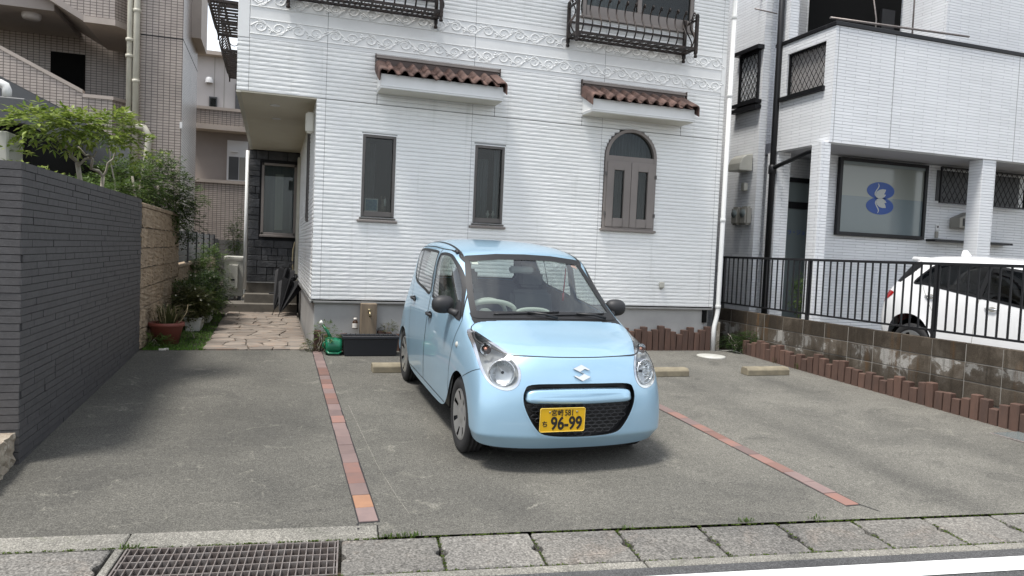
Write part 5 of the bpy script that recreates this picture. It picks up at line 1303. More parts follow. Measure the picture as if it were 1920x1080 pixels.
bush('low_ground_plant', (-1.28, 9.62, 0.06), 0.15, 150, 0.03, 'leaf_mid', 'low leafy weeds at the corner of wall and slab', 46, 0.5, 0, 2)
bush('clover_patch', (-0.98, 10.4, 0.03), 0.20, 150, 0.028, 'leaf_mid', 'low clover patch on the grass right of the pot', 47, 0.2, 0, 1)
for i, (x, y) in enumerate(((-1.16, 9.36), (-1.21, 9.33))):
    o = rough_block('pebble', (x - 0.025, x + 0.025, y - 0.015, y + 0.015, 0.0, 0.02), 2, 0.004, 'paper', None, 60 + i); tag(o, ['right white pebble at the grass edge by the dark wall', 'left white pebble at the grass edge by the dark wall'][i], 'pebble', 'white pebbles at the grass edge')
# air conditioner on the step platform
ac = empty('air_conditioner', (-0.68, 15.5, 0.17), 'beige air conditioner outdoor unit beside the porch wall', 'air conditioner')
MB().box(-0.90, -0.53, 15.2, 15.9, 0.24, 1.02).build('casing', 'unit_beige', ac, 0.015)
MB().box(-0.80, -0.63, 15.12, 15.2, 0.40, 0.86).build('service_cover', 'unit_beige', ac, 0.01); MB().box(-0.76, -0.69, 15.112, 15.121, 0.55, 0.585).build('grip', 'trim_black', ac); MB().box(-0.88, -0.56, 15.185, 15.2, 0.93, 0.97).build('louvre', 'meter_grey', ac)
for x in (-0.84, -0.60): MB().box(x - 0.03, x + 0.03, 15.2, 15.9, 0.165, 0.24).build('foot', 'planter_black', ac)
# umbrellas leaning in the porch corner
def umbrella(tip, top, r, label, seed):
    rnd = random.Random(seed); tip, top = Vector(tip), Vector(top); ax = (top - tip); L = ax.length; ax.normalize()
    root = empty('folded_umbrella', tip, label, 'umbrella', 'umbrellas leaning in the porch corner')
    a_ = Vector((0, 0, 1)); u = ax.cross(Vector((1, 0, 0))).normalized(); v = ax.cross(u)
    n = 16; prof = [(0.10, 0.006), (0.20, 0.030), (0.40, 0.065), (0.60, 0.10), (0.76, 0.125), (0.80, 0.11)]
    ph = [rnd.uniform(-0.15, 0.15) for _ in range(8)]
    vs = []
    for t, rr in prof:
        for k in range(n):
            b_ = 2 * pi * k / n; w_ = 1.0 if k % 2 == 0 else (0.55 + ph[k // 2])
            vs.append(tip + ax * (L * t) + (u * cos(b_) + v * sin(b_)) * rr * r * w_ * 1.0)
    fs = [(i * n + k, i * n + (k + 1) % n, (i + 1) * n + (k + 1) % n, (i + 1) * n + k) for i in range(len(prof) - 1) for k in range(n)]
    MB().add(vs, fs, False).build('canopy', 'umbrella_cloth', root)
    MB().tube([tip, tip + ax * L * 0.93], 0.006, 8).build('shaft', 'black_metal', root)
    pts = [tip + ax * L * 0.90]
    hv = Vector((0.35, -0.9, 0)).normalized() * 0.045
    for i in range(12):
        b_ = pi * 1.25 * i / 11; pts.append(tip + ax * (L * 0.96 + 0.05 * sin(b_)) + hv * (1 - cos(b_)))
    MB().tube(pts, 0.011, 8).build('handle', 'trim_black', root)
umbrella((0.02, 13.75, 0.02), (0.33, 14.3, 0.98), 1.7, 'black folded umbrella behind, its crook standing higher', 3)
umbrella((0.12, 13.45, 0.02), (0.39, 14.0, 0.74), 1.75, 'black folded umbrella in front, leaning lower in the porch corner', 4)
# hose hanging beside the porch door
tag(MB().tube([(0.39, 14.35, 1.35), (0.36, 14.35, 1.2), (0.355, 14.33, 0.98), (0.37, 14.32, 0.8), (0.40, 14.32, 0.7)], 0.012, 8).build('garden_hose', 'dry_stem'), 'short yellowish hose hanging on the porch side wall', 'hose')
# ---------------------------------------------------------------- things along the foundation
wc = empty('watering_can', (0.725, 9.08, 0), 'green plastic watering can lying on its side by the brick strip', 'watering can')
MB().lathe([(0.0, -0.10), (0.095, -0.10), (0.105, -0.07), (0.10, 0.06), (0.098, 0.09), (0.0, 0.09)], (0.735, 9.06, gz(9.06) + 0.105), 24, 'x').build('body', 'green_plastic', wc)
MB().tube([(0.70, 9.08, 0.18), (0.66, 9.10, 0.26), (0.60, 9.12, 0.34)], [0.022, 0.018, 0.014], 10).build('spout', 'green_plastic', wc)
MB().tube([(0.60, 9.12, 0.335), (0.585, 9.125, 0.36), (0.565, 9.13, 0.375)], [0.016, 0.026, 0.030], 10).build('rose', 'white_plastic', wc)
MB().tube([(0.64, 9.0, 0.05), (0.665, 8.945, 0.015), (0.78, 8.94, 0.012), (0.82, 8.97, 0.03)], 0.012, 8).build('handle', 'green_plastic', wc)
MB().tube([(0.66, 9.0, 0.15), (0.61, 8.99, 0.14), (0.60, 8.99, 0.10), (0.635, 9.0, 0.06)], 0.010, 8).build('grip', 'green_plastic', wc)
tq = trough((1.165, 9.02, gz(9.02) - 0.002), 0.66, 0.25, 0.245, 'planter_black', 'long black plastic trough in front of the garden tap', False, 'plastic_trough')
for k in range(11):
    x = 0.88 + k * 0.057; MB().box(x - 0.003, x + 0.003, 8.92, 9.12, 0.232, 0.238).build('liner_rib', 'trim_black', tq)
gt = empty('garden_tap_post', (1.17, 9.30, 0), 'weathered wooden post with a brass garden tap at the foundation', 'tap post')
MB().box(1.072, 1.268, 9.22, 9.38, -0.05, 0.60).build('post', 'sleeper', gt, 0.006)
MB().tube([(1.17, 9.22, 0.50), (1.17, 9.16, 0.50), (1.17, 9.13, 0.48), (1.17, 9.125, 0.44)], [0.016, 0.014, 0.014, 0.015], 10).build('tap', 'brass', gt); MB().tube([(1.14, 9.175, 0.53), (1.20, 9.175, 0.53)], 0.008, 8).build('tap_handle', 'brass', gt); MB().tube([(1.17, 9.175, 0.50), (1.17, 9.175, 0.53)], 0.007, 8).build('tap_stem', 'brass', gt)
def edging(name, pts, label, seed, hmin, hmax, pattern=None, w=0.085, depth=0.085):
    """row of upright square concrete posts"""
    rnd = random.Random(seed); root = empty(name, (pts[0][0], pts[0][1], 0), label, 'edging')
    for a_, b_ in zip(pts[:-1], pts[1:]):
        a_, b_ = Vector(a_), Vector(b_); L = (b_ - a_).length; n = max(1, int(round(L / (w + 0.014)))); ang = atan2(b_.y - a_.y, b_.x - a_.x)
        for k in range(n):
            p = a_.lerp(b_, (k + 0.5) / n)
            h = pattern[k % len(pattern)] + rnd.uniform(-0.012, 0.012) if pattern else rnd.uniform(hmin, hmax)
            zb = gz(min(p.y, YF)) - 0.1
            o = MB().box(-w / 2, w / 2, -depth / 2, depth / 2, 0, h + 0.1).build('post', 'edging_brown', root, 0.006, jitter=0.0025)
            o.location = (p.x, p.y, zb); o.rotation_euler = (rnd.uniform(-0.02, 0.02), rnd.uniform(-0.02, 0.02), ang + rnd.uniform(-0.04, 0.04))
    return root
edging('post_edging', [(4.55, 9.305), (6.19, 9.305)], 'row of brown posts at the foundation left of the downpipe', 1, 0.2, 0.3, [0.23, 0.29, 0.33, 0.27, 0.31, 0.35, 0.28, 0.30, 0.36, 0.31, 0.26])
edging('post_edging', [(6.60, 9.02), (6.66, 7.95), (6.72, 6.70), (6.815, 5.0), (6.88, 4.2)], 'long staggered row of brown posts along the old block wall', 2, 0.2, 0.3, [0.19, 0.16, 0.20, 0.25, 0.22, 0.17, 0.23, 0.26, 0.20], w=0.088)
edging('post_edging', [(0.50, 9.30), (0.72, 9.30)], 'few brown posts beside the watering can', 3, 0.2, 0.3, [0.26, 0.20, 0.12])
edging('post_edging', [(0.82, 9.32), (1.06, 9.32)], 'short brown posts under the bottle, left of the tap post', 4, 0.2, 0.3, [0.22, 0.20, 0.27])
edging('post_edging', [(1.28, 9.31), (1.9, 9.31)], 'short brown posts right of the tap post behind the car', 5, 0.2, 0.3, [0.25, 0.23, 0.20, 0.16])
bt = empty('bottle', (1.01, 9.31, 0.29), 'small brown bottle with white label and cap on the edging', 'bottle')
MB().lathe([(0.0, 0.0), (0.033, 0.0), (0.034, 0.075), (0.028, 0.095), (0.016, 0.11), (0.016, 0.12), (0.0, 0.12)], (1.01, 9.31, 0.275), 20).build('body', 'glass_bottle', bt)
MB().lathe([(0.0345, 0.01), (0.0345, 0.07)], (1.01, 9.31, 0.275), 20).build('paper_label', 'paper', bt); MB().lathe([(0.019, 0.113), (0.021, 0.116), (0.021, 0.135), (0.0, 0.137)], (1.01, 9.31, 0.275), 16).build('cap', 'paper', bt)
bush('corner_weed', (0.62, 9.18, 0.20), 0.17, 90, 0.03, 'leaf_mid', 'straggly weed growing around the watering can', 48, 1.0, 0, 5)
bush('strip_weed', (0.50, 9.28, 0.08), 0.11, 90, 0.026, 'leaf_olive', 'small weed at the end of the brick strip', 49, 0.8, 0, 3)
bush('trough_weed', (0.86, 9.15, 0.10), 0.09, 60, 0.03, 'leaf_olive', 'weed between watering can and black trough', 50, 1.0, 0, 2)
bush('post_weed', (1.42, 9.33, 0.30), 0.10, 50, 0.024, 'leaf_olive', 'dry weed on the posts right of the tap', 51, 0.5, 0, 2)
bush('wall_ivy', (6.58, 9.20, 0.13), 0.22, 520, 0.032, 'leaf_dark', 'low dark ivy at the corner by the downpipe', 52, 0.55, 0, 5)
o = tufts('foundation_weeds', [(6.63, 7.9, gz(7.9)), (6.60, 8.3, gz(8.3))], 14, 0.09, 'leaf_olive', None, None, 9, 0.05, 0.004); o['kind'] = 'stuff'
tag(MB().box(6.285, 6.36, 9.29, 9.36, -0.02, 0.42).build('rubble_pier', 'cut_stone', None, 0.01), 'crumbling pale stub of masonry behind the downpipe foot', 'masonry stub')
tag(MB().tube([(6.33, 9.18, 0.0), (6.45, 9.10, 0.02), (6.52, 9.0, 0.0)], 0.008, 6).build('loose_hose', 'meter_grey'), 'short grey hose end by the downpipe foot', 'hose')
# ================================================================ RIGHT SIDE
bw = empty('old_block_wall', (7.0, 7.0, 0), 'stained old concrete block wall under the black railing', 'wall')
XW = 6.95
MB().box(XW + 0.006, XW + 0.10, 3.2, 10.4, -0.5, 0.555).build('mortar', 'block_joint', bw)
first = None
for c in range(5):
    z1 = 0.565 - c * 0.2
    y = 10.30 - 0.0
    while y > 3.3:
        d = random.uniform(-0.003, 0.003)
        MB().box(XW + d, XW + 0.09, y - 0.414 + 0.006, y - 0.004, z1 - 0.2 + 0.009, z1).build('block', 'old_block', bw, 0.004)
        y -= 0.414
# black railing
rl = empty('railing', (7.0, 7.0, 0.57), 'black metal railing on top of the old block wall', 'railing')
XR_ = XW + 0.05
MB().box(XR_ - 0.022, XR_ + 0.022, 3.3, 10.25, 1.375, 1.408).build('top_rail', 'black_metal', rl, 0.004)
MB().box(XR_ - 0.012, XR_ + 0.012, 3.3, 10.25, 0.640, 0.664).build('bottom_rail', 'black_metal', rl, 0.003)
y = 10.2; pr_ = None
while y > 3.35:
    if pr_ is None: o = pr_ = MB().box(-0.008, 0.008, -0.008, 0.008, 0.664, 1.375).build('bar', 'black_metal', rl)
    else: o = link(bpy.data.objects.new('bar', pr_.data)); adopt(o, rl)
    o.location = (XR_, y, 0); y -= 0.1185
for y in (10.2, 8.22, 6.20, 4.2):
    MB().box(XR_ - 0.02, XR_ + 0.02, y - 0.02, y + 0.02, 0.50, 1.376).build('post', 'black_metal', rl)
# ---------------------------------------------------------------- neighbouring building
nb = empty('neighbour_building', (10, 10, 0), 'white neighbouring building with a deep balcony and glazed shopfront', 'building')
NX0, NX1, NYF, NYB = 8.14, 12.35, 9.30, 10.62
ZF = 3.24
def nbox(name, b6, mat='neighbour_siding', bev=0.0, parent=None): return MB().box(*b6).build(name, mat, parent or nb, bev)
nbox('balcony_front', (NX0, 16.0, NYF, NYF + 0.16, ZF, 5.02))
LY0, LY1, LZ0, LZ1 = 9.50, 10.40, 4.14, 4.84
nbox('balcony_side', (NX0, NX0 + 0.14, NYF + 0.162, NYB, ZF, LZ0)); nbox('balcony_side', (NX0, NX0 + 0.14, NYF + 0.162, NYB, LZ1, 5.02)); nbox('balcony_side', (NX0, NX0 + 0.14, NYF + 0.162, LY0, LZ0, LZ1)); nbox('balcony_side', (NX0, NX0 + 0.14, LY1, NYB, LZ0, LZ1))
MB().box(NX0 - 0.02, 16.0, NYF - 0.02, NYF + 0.20, 5.022, 5.085).box(NX0 - 0.02, NX0 + 0.17, NYF + 0.201, NYB + 0.1, 5.022, 5.085).build('parapet_cap', 'black_metal', nb, 0.006)
nbox('balcony_floor', (NX0 + 0.141, 16.0, NYF + 0.161, 11.2, ZF + 0.05, ZF + 0.2), 'shop_wall')
nbox('soffit', (NX0 + 0.10, 16.0, NYF + 0.10, 11.2, ZF + 0.003, ZF + 0.05), 'shop_wall')
nbox('column', (7.985, 8.165, NYF + 0.02, NYF + 0.24, -0.05, ZF), bev=0.004).location = (0.03, 0, 0)
nbox('column', (11.36, 11.66, NYF + 0.02, NYF + 0.28, -0.05, ZF), bev=0.004)
for x in (9.318, 12.0): nbox('panel_joint', (x - 0.004, x + 0.004, NYF - 0.003, NYF, ZF, 5.02), 'joint_grey')
nbox('panel_joint', (NX0 + 0.06, NX0 + 0.067, NYF - 0.003, NYF, ZF, 5.02), 'joint_grey')
nbox('shop_wall', (8.95, 16.0, 10.30, 10.6, -0.05, ZF))
nbox('entrance_wall', (8.15, 9.6, 11.02, 11.3, -0.05, ZF)); nbox('entrance_return', (9.30, 9.42, 10.59, 11.05, -0.05, ZF))
nbox('entrance_pier', (8.16, 8.42, 10.52, 10.80, -0.05, ZF))
nbox('upper_wall', (9.3, 16.0, 11.0, 11.6, ZF, 9.0)); nbox('upper_return', (8.0, 9.3, 11.4, 11.7, ZF, 9.0))
nbox('upper_bay', (11.1, 16.0, 10.0, 11.0, 5.0, 9.0)); 
nbox('far_side_wall', (7.92, 8.06, 10.75, 14.0, -0.05, 9.0)); nbox('far_corner', (7.90, 8.5, 11.6, 11.9, -0.05, 9.0))
nbox('balcony_recess', (9.0, 11.05, 10.96, 11.0, 5.0, 7.0), 'void_black')
nbox('upper_post', (8.18, 8.36, 10.45, 10.62, 5.02, 9.0))
nbox('upper_window', (10.55, 10.85, 10.90, 10.97, 5.2, 6.1), 'black_metal')
# gap wall far behind
nbox('gap_wall', (6.3, 8.0, 14.2, 14.4, 0, 9), 'grey_metal')
# lattice infill
def lattice(name, f, u0, u1, v0, v1, step, th, label=None, backing=True):
    """diamond lattice in a frame; f(u, d, v)"""
    fr = MB(); w = 0.028
    for a_, b_, c_, d_ in ((u0, u1, v0, v0 + w), (u0, u1, v1 - w, v1), (u0, u0 + w, v0 + w, v1 - w), (u1 - w, u1, v0 + w, v1 - w)):
        fr.hexa([f(a_, -0.02, c_), f(b_, -0.02, c_), f(b_, 0.02, c_), f(a_, 0.02, c_)], [f(a_, -0.02, d_), f(b_, -0.02, d_), f(b_, 0.02, d_), f(a_, 0.02, d_)])
    fo = fr.build(name, 'black_metal', nb)
    if label: fo['label'] = label
    H = v1 - v0; k = 1.55
    for s_ in (1, -1):
        n0 = -H / k
        c = u0 - H / k
        while c < u1 + H / k:
            # line u = c + s*(v-v0)/k
            pts = []
            for v in (v0, v1):
                u = c + s_ * (v - v0) / k if s_ > 0 else c + H / k - (v - v0) / k
                pts.append((u, v))
            (ua, va), (ub, vb) = pts
            # clip to u0..u1
            def clip(ua, va, ub, vb):
                t0, t1 = 0.0, 1.0; du = ub - ua
                for lim, sg in ((u0, 1), (u1, -1)):
                    q = sg * (ua - lim); r_ = sg * du
                    if r_ == 0:
                        if q < 0: return None
                    else:
                        t = -q / r_
                        if r_ > 0: t0 = max(t0, t)
                        else: t1 = min(t1, t)
                return None if t0 >= t1 else (ua + du * t0, va + (vb - va) * t0, ua + du * t1, va + (vb - va) * t1)
            cl = clip(ua, va, ub, vb)
            if cl: MB().tube([f(cl[0], 0.006 * s_, cl[1]), f(cl[2], 0.006 * s_, cl[3])], th, 4).build('lattice_bar', 'black_metal', fo)
            c += step
    return fo
fS = lambda u, d, v: (NX0 + 0.05 + d, u, v)
lattice('balcony_lattice', fS, LY0, LY1, LZ0, LZ1, 0.105, 0.007, 'black diamond lattice in the side opening of the balcony')
MB().box(NX0 - 0.05, NX0 + 0.02, LY0 - 0.03, LY1 + 0.12, LZ0 - 0.075, LZ0 - 0.005).build('lattice_sill', 'black_metal', nb)
nbox('lattice_curtain', (NX0 + 0.10, NX0 + 0.11, LY0, LY1, LZ0, LZ1), 'wall_pale')
fS2 = lambda u, d, v: (7.88 + d, u, v)
lattice('rear_lattice', fS2, 10.80, 11.35, 4.15, 4.98, 0.105, 0.008, 'black diamond lattice on the recessed wall behind the drainpipe')
for za, zb in ((5.0, 5.07), (3.98, 4.05), (4.08, 4.14)): MB().box(7.80, 7.93, 10.75, 11.45, za, zb).build('rear_lattice_trim', 'black_metal', nb)
# black rainwater pipe
pp = MB().tube([(8.10, 10.58, 9.0), (8.10, 10.58, -0.05)], 0.05, 12).build('rainwater_pipe', 'black_metal', nb)
MB().tube([(8.10, 10.58, 2.95), (8.12, 9.75, 3.13), (8.13, 9.45, 3.16)], 0.036, 10).build('branch_pipe', 'black_metal', pp)
MB().lathe([(0.051, 2.85), (0.066, 2.86), (0.066, 3.0), (0.051, 3.01)], (8.10, 10.58, 0), 12).build('pipe_joint', 'black_metal', pp)
# shopfront window with emblem
SX0, SX1, SZ0, SZ1, SY = 9.215, 11.18, 1.868, 3.205, 10.27
q = MB(); t = 0.06
for b6 in ((SX0, SX0 + t, SZ0, SZ1), (SX1 - t, SX1, SZ0, SZ1), (SX0 + t, SX1 - t, SZ1 - t, SZ1), (SX0 + t, SX1 - t, SZ0, SZ0 + t)): q.box(b6[0], b6[1], SY - 0.05, SY + 0.02, b6[2], b6[3])
swn = q.build('shop_window', 'black_metal', nb, 0.004); swn['label'] = 'large frosted shop window with a blue swan emblem'
MB().box(SX0 + t, SX1 - t, SY - 0.012, SY - 0.006, 2.56, SZ1 - t).build('pane', 'shop_reflection_upper', swn); MB().box(SX0 + t, SX1 - t, SY - 0.012, SY - 0.006, SZ0 + t, 2.56).build('pane', 'shop_reflection_lower', swn); MB().box(SX0 + t, SX1 - t, SY - 0.03, SY - 0.014, SZ1 - t - 0.05, SZ1 - t).build('blind_box', 'frosted_glass', swn)
EX, EZ = 10.15, 2.55
def em(u, d, v): return (EX + u, SY - 0.012 - d, EZ + v)
for cz, nm in ((0.134, 'upper'), (-0.134, 'lower')):
    poly_plate([(0.305 * cos(2 * pi * i / 40), cz + 0.150 * sin(2 * pi * i / 40)) for i in range(40)], em, 0.001, 0.0035).build('emblem_oval', 'blue_mark', swn)
def swan(flip):
    s_ = -1 if flip else 1
    body = [(-0.10, 0.02), (-0.115, 0.06), (-0.085, 0.115), (-0.03, 0.15), (0.04, 0.165), (0.115, 0.16), (0.095, 0.11), (0.075, 0.075), (0.12, 0.07), (0.09, 0.03), (0.03, 0.0), (-0.04, -0.004)]
    neck = [(-0.10, 0.03), (-0.13, 0.05), (-0.135, 0.09), (-0.105, 0.14), (-0.07, 0.185), (-0.055, 0.22), (-0.07, 0.26), (-0.05, 0.25), (-0.035, 0.215), (-0.05, 0.175), (-0.09, 0.125), (-0.11, 0.08)]
    for nm, pl in (('swan_body', body), ('swan_neck', neck)):
        pl2 = [(u if not flip else u + 0.02, v * s_) for u, v in pl]
        if flip: pl2 = pl2[::-1]
        poly_plate(pl2, em, 0.0036, 0.0055).build(nm, 'pale_mark', swn)
swan(False); swan(True)
# barred window, mailbox, intercom, ledge
bf = MB(); x0, x1, z0, z1 = 11.40, 13.5, 2.545, 3.20
fW = lambda u, d, v: (u, 10.16 + d, v)
lattice('barred_window', fW, x0, x1, z0, z1, 0.125, 0.008, 'window behind black diamond bars, right of the shop window')
nbox('barred_window_pane', (x0 + 0.05, x1, 10.285, 10.298, z0 + 0.05, z1 - 0.05), 'grey_metal')
nbox('ledge', (11.30, 13.2, 10.1, 10.30, 1.85, 1.89), 'black_metal')
mb_ = empty('mailbox', (12.1, 10.2, 2.1), 'grey house-shaped mailbox on the neighbour wall behind the column', 'mailbox')
MB().prism([(11.83, 10.08, 2.12), (12.45, 10.08, 2.12), (12.45, 10.08, 2.30), (12.14, 10.08, 2.42), (11.83, 10.08, 2.30)], [(11.83, 10.298, 2.12), (12.45, 10.298, 2.12), (12.45, 10.298, 2.30), (12.14, 10.298, 2.42), (11.83, 10.298, 2.30)]).build('body', 'meter_grey', mb_, 0.008); MB().box(11.90, 12.40, 10.07, 10.085, 2.15, 2.29).build('flap', 'trim_black', mb_)
ic = empty('intercom', (11.53, 10.28, 2.0), 'small grey intercom panel beside the shop window', 'intercom')
MB().box(11.50, 11.56, 10.27, 10.30, 2.06, 2.16).build('panel', 'frame_white', ic, 0.004); MB().box(11.515, 11.545, 10.266, 10.271, 2.10, 2.14).build('camera', 'trim_black', ic); MB().box(11.495, 11.565, 10.275, 10.30, 1.92, 2.04).build('speaker', 'meter_grey', ic, 0.004)
# glazed entrance door
DY = 11.0
q = MB()
for b6 in ((8.66, 8.74, 0.0, 2.88), (9.26, 9.30, 0.0, 2.88), (8.74, 9.26, 2.80, 2.88), (8.74, 9.26, 2.33, 2.45)): q.box(b6[0], b6[1], DY - 0.06, DY + 0.02, b6[2], b6[3])
ed = q.build('entrance_door', 'black_metal', nb, 0.004)
MB().box(8.74, 9.26, DY - 0.02, DY - 0.012, 0.05, 2.33).build('pane', 'frosted_glass', ed); MB().box(8.74, 9.26, DY - 0.02, DY - 0.012, 2.45, 2.80).build('transom_pane', 'frosted_glass', ed)
Mt = Matrix.Translation((9.10, DY - 0.023, 1.90)) @ Matrix.Rotation(radians(90), 4, 'X')
to = text_obj('door_lettering', '\u30e9\u30fb\u30b8\u30e7\u30ea\u30fc', 0.10, 'blue_text', None, Mt); adopt(to, ed)
# meters, vent hood, lamp on the recessed side wall
vh = MB(); xs = 7.90
for k in range(2):
    pass
pr_ = [(0.0, 0.0), (-0.26, 0.0), (-0.25, 0.12), (-0.20, 0.22), (-0.12, 0.28), (0.0, 0.30)]
vh.prism([(xs + u, 10.86, 2.92 + v) for u, v in pr_], [(xs + u, 11.22, 2.92 + v) for u, v in pr_])
vh.build('vent_hood', 'unit_beige', nb, 0.01)
MB().box(7.82, 7.90, 10.95, 11.05, 2.58, 2.72).build('side_lamp', 'unit_beige', nb, 0.01)
for y in (10.80, 11.05):
    f = MB().box(7.78, 7.915, y, y + 0.2, 1.98, 2.30).build('meter_box', 'meter_grey', nb, 0.03, 2)
    MB().lathe([(0.0, 7.765), (0.07, 7.77), (0.075, 7.785)], (0, y + 0.1, 2.18), 18, 'x').build('dial', 'frosted_glass', f)
# laundry poles above the balcony
lp = MB().tube([(8.4, 9.75, 5.30), (11.0, 9.45, 5.26)], 0.018, 8).build('laundry_pole', 'galvanised', nb)
MB().tube([(10.25, 9.9, 5.0), (10.25, 9.9, 5.9), (10.2, 9.9, 6.0)], 0.014, 8).build('pole_bracket', 'galvanised', nb); MB().tube([(9.75, 10.2, 5.0), (9.75, 10.2, 5.6), (9.6, 10.2, 6.2)], 0.012, 8).build('pole_bracket', 'galvanised', nb)
MB().tube([(7.65, 10.7, 5.62), (8.1, 10.7, 5.60)], 0.012, 8).build('wall_bracket', 'galvanised', nb); MB().tube([(7.75, 10.9, 5.9), (8.1, 10.9, 5.85)], 0.012, 8).build('wall_bracket', 'galvanised', nb)
# climbing plant at the entrance column
bush('potted_climber', (8.32, 9.95, 0.85), 0.14, 170, 0.05, 'leaf_mid', 'leafy climber in a pot by the neighbour entrance, seen through the railing', 71, 2.6, 0, 3)
tag(MB().lathe([(0.0, 0.0), (0.10, 0.0), (0.14, 0.25), (0.12, 0.26), (0.0, 0.24)], (8.32, 9.95, 0.0), 20).build('plant_pot', 'planter_white'), 'pale pot of the climber behind the railing', 'pot')
# ================================================================ CARS
def inside(poly, u, v):
    r_ = False; n = len(poly); j = n - 1
    for i in range(n):
        (xi, yi), (xj, yj_) = poly[i], poly[j]
        if (yi > v) != (yj_ > v) and u < (xj - xi) * (v - yi) / (yj_ - yi) + xi: r_ = not r_
        j = i
    return r_
def smooth_poly(pts, n=6):
    """closed Catmull-Rom through the points"""
    out = []; N_ = len(pts)
    for i in range(N_):
        p0, p1, p2, p3 = [Vector(pts[(i + k) % N_]) for k in (-1, 0, 1, 2)]
        for k in range(n):
            t = k / n
            q = 0.5 * ((2 * p1) + (-p0 + p2) * t + (2 * p0 - 5 * p1 + 4 * p2 - p3) * t * t + (-p0 + 3 * p1 - 3 * p2 + p3) * t ** 3)
            out.append((q.x, q.y))
    return out
def dense_line(pts, step=0.02, closed=False):
    out = []; P_ = [Vector(p) for p in pts]
    if closed: P_ = P_ + [P_[0]]
    for a_, b_ in zip(P_[:-1], P_[1:]):
        n = max(1, int((b_ - a_).length / step))
        out += [a_.lerp(b_, k / n) for k in range(n)]
    if not closed: out.append(P_[-1])
    return [(p.x, p.y) for p in out]
class Shell:
    """car body: control net -> dense subdivision surface; parts are cut out of it by outlines"""
    def __init__(s, rows, level=4, creases=()):
        nc = len(rows[0]); vs = []; fs = []
        for r_ in rows:
            line = [(-x, y, z) for x, y, z in reversed(r_[1:])] + list(r_); vs += line
        W_ = 2 * nc - 1
        for i in range(len(rows) - 1):
            for j in range(W_ - 1): fs.append((i * W_ + j, i * W_ + j + 1, (i + 1) * W_ + j + 1, (i + 1) * W_ + j))
        me = bpy.data.meshes.new('cage'); me.from_pydata(vs, [], fs)
        if creases:
            at = me.attributes.new('crease_edge', 'FLOAT', 'EDGE')
            key = {tuple(sorted(e.vertices)): e.index for e in me.edges}
            for (typ, a_, w_, lo, hi) in creases:
                if typ == 'row':
                    for j in range(W_ - 1):
                        cc = abs(j + 0.5 - (nc - 1))
                        if lo <= cc <= hi: at.data[key[tuple(sorted((a_ * W_ + j, a_ * W_ + j + 1)))]].value = w_
                else:
                    for col in (nc - 1 - a_, nc - 1 + a_):
                        for i in range(lo, hi): at.data[key[tuple(sorted((i * W_ + col, (i + 1) * W_ + col)))]].value = w_
        o = bpy.data.objects.new('cage', me); COL.objects.link(o)
        md = o.modifiers.new('s', 'SUBSURF'); md.levels = level; md.render_levels = level; md.boundary_smooth = 'PRESERVE_CORNERS'
        bpy.context.view_layer.update()
        ev = bpy.data.meshes.new_from_object(o.evaluated_get(bpy.context.evaluated_depsgraph_get()))
        bpy.data.objects.remove(o)
        s.v = [v.co.copy() for v in ev.vertices]; s.f = [tuple(p.vertices) for p in ev.polygons]
        s.vn = [v.normal.copy() for v in ev.vertices]
        s.bvh = BVHTree.FromPolygons(s.v, s.f)
        s.c = [sum((s.v[i] for i in f), Vector()) / len(f) for f in s.f]
        s.n = [p.normal.copy() for p in ev.polygons]
        s.own = [None] * len(s.f)
    def claim(s, key, test):
        for i in range(len(s.f)):
            if s.own[i] is None and test(s.c[i], s.n[i]): s.own[i] = key
    def part(s, key, name, mat, parent, off=0.0, keep=None, flip=False):
        idx = {}; vs = []; fs = []
        for i, f in enumerate(s.f):
            if (s.own[i] != key if keep is None else not keep(i)): continue
            g = []
            for k in f:
                if k not in idx: idx[k] = len(vs); vs.append(s.v[k] + s.vn[k] * off)
                g.append(idx[k])
            fs.append(tuple(reversed(g)) if flip else tuple(g))
        if not fs: return None
        me = bpy.data.meshes.new(name); me.from_pydata(vs, [], fs); me.materials.append(MATS[mat])
        me.polygons.foreach_set('use_smooth', [True] * len(fs)); me.update()
        return from_mesh(name, me, parent, True)
    def hit(s, axis, u, v, sgn):
        """front: (x,z) from -y; side: (y,z) from sgn*x; rear: from +y; top: (x,y) from +z"""
        if axis == 'front': o, d = Vector((u, -3, v)), Vector((0, 1, 0))
        elif axis == 'rear': o, d = Vector((u, 9, v)), Vector((0, -1, 0))
        elif axis == 'side': o, d = Vector((sgn * 3, u, v)), Vector((-sgn, 0, 0))
        else: o, d = Vector((u, v, 5)), Vector((0, 0, -1))
        h = s.bvh.ray_cast(o, d)
        return (h[0], h[1] if h[1].dot(d) < 0 else -h[1]) if h[0] is not None else None
    def ribbon(s, pts, w0, w1, axis, sgn, mat, name, parent, off=0.003, closed=True, dense=0.015, thick=0.0):
        P_ = [Vector(p) for p in dense_line(pts, dense, closed)]; n = len(P_); rows = []
        for i in range(n):
            if closed: t = P_[(i + 1) % n] - P_[i - 1]
            else: t = P_[min(i + 1, n - 1)] - P_[max(i - 1, 0)]
            if t.length < 1e-9: continue
            t.normalize(); nn = Vector((-t.y, t.x)); r_ = []
            for w_ in (w0, (w0 + w1) / 2, w1):
                q = P_[i] + nn * w_; h = s.hit(axis, q.x, q.y, sgn)
                if h is None: r_ = None; break
                r_.append(h[0] + h[1] * off)
            rows.append(r_)
        vs = []; fs = []; m_ = len(rows); pos = {}
        for i, r_ in enumerate(rows):
            if r_ is None: continue
            pos[i] = len(vs); vs += r_
        for i in range(m_ if closed else m_ - 1):
            j = (i + 1) % m_
            if i in pos and j in pos and (vs[pos[i] + 1] - vs[pos[j] + 1]).length < 0.12:
                for k in range(2): fs.append((pos[i] + k, pos[j] + k, pos[j] + k + 1, pos[i] + k + 1))
        if not fs: return None
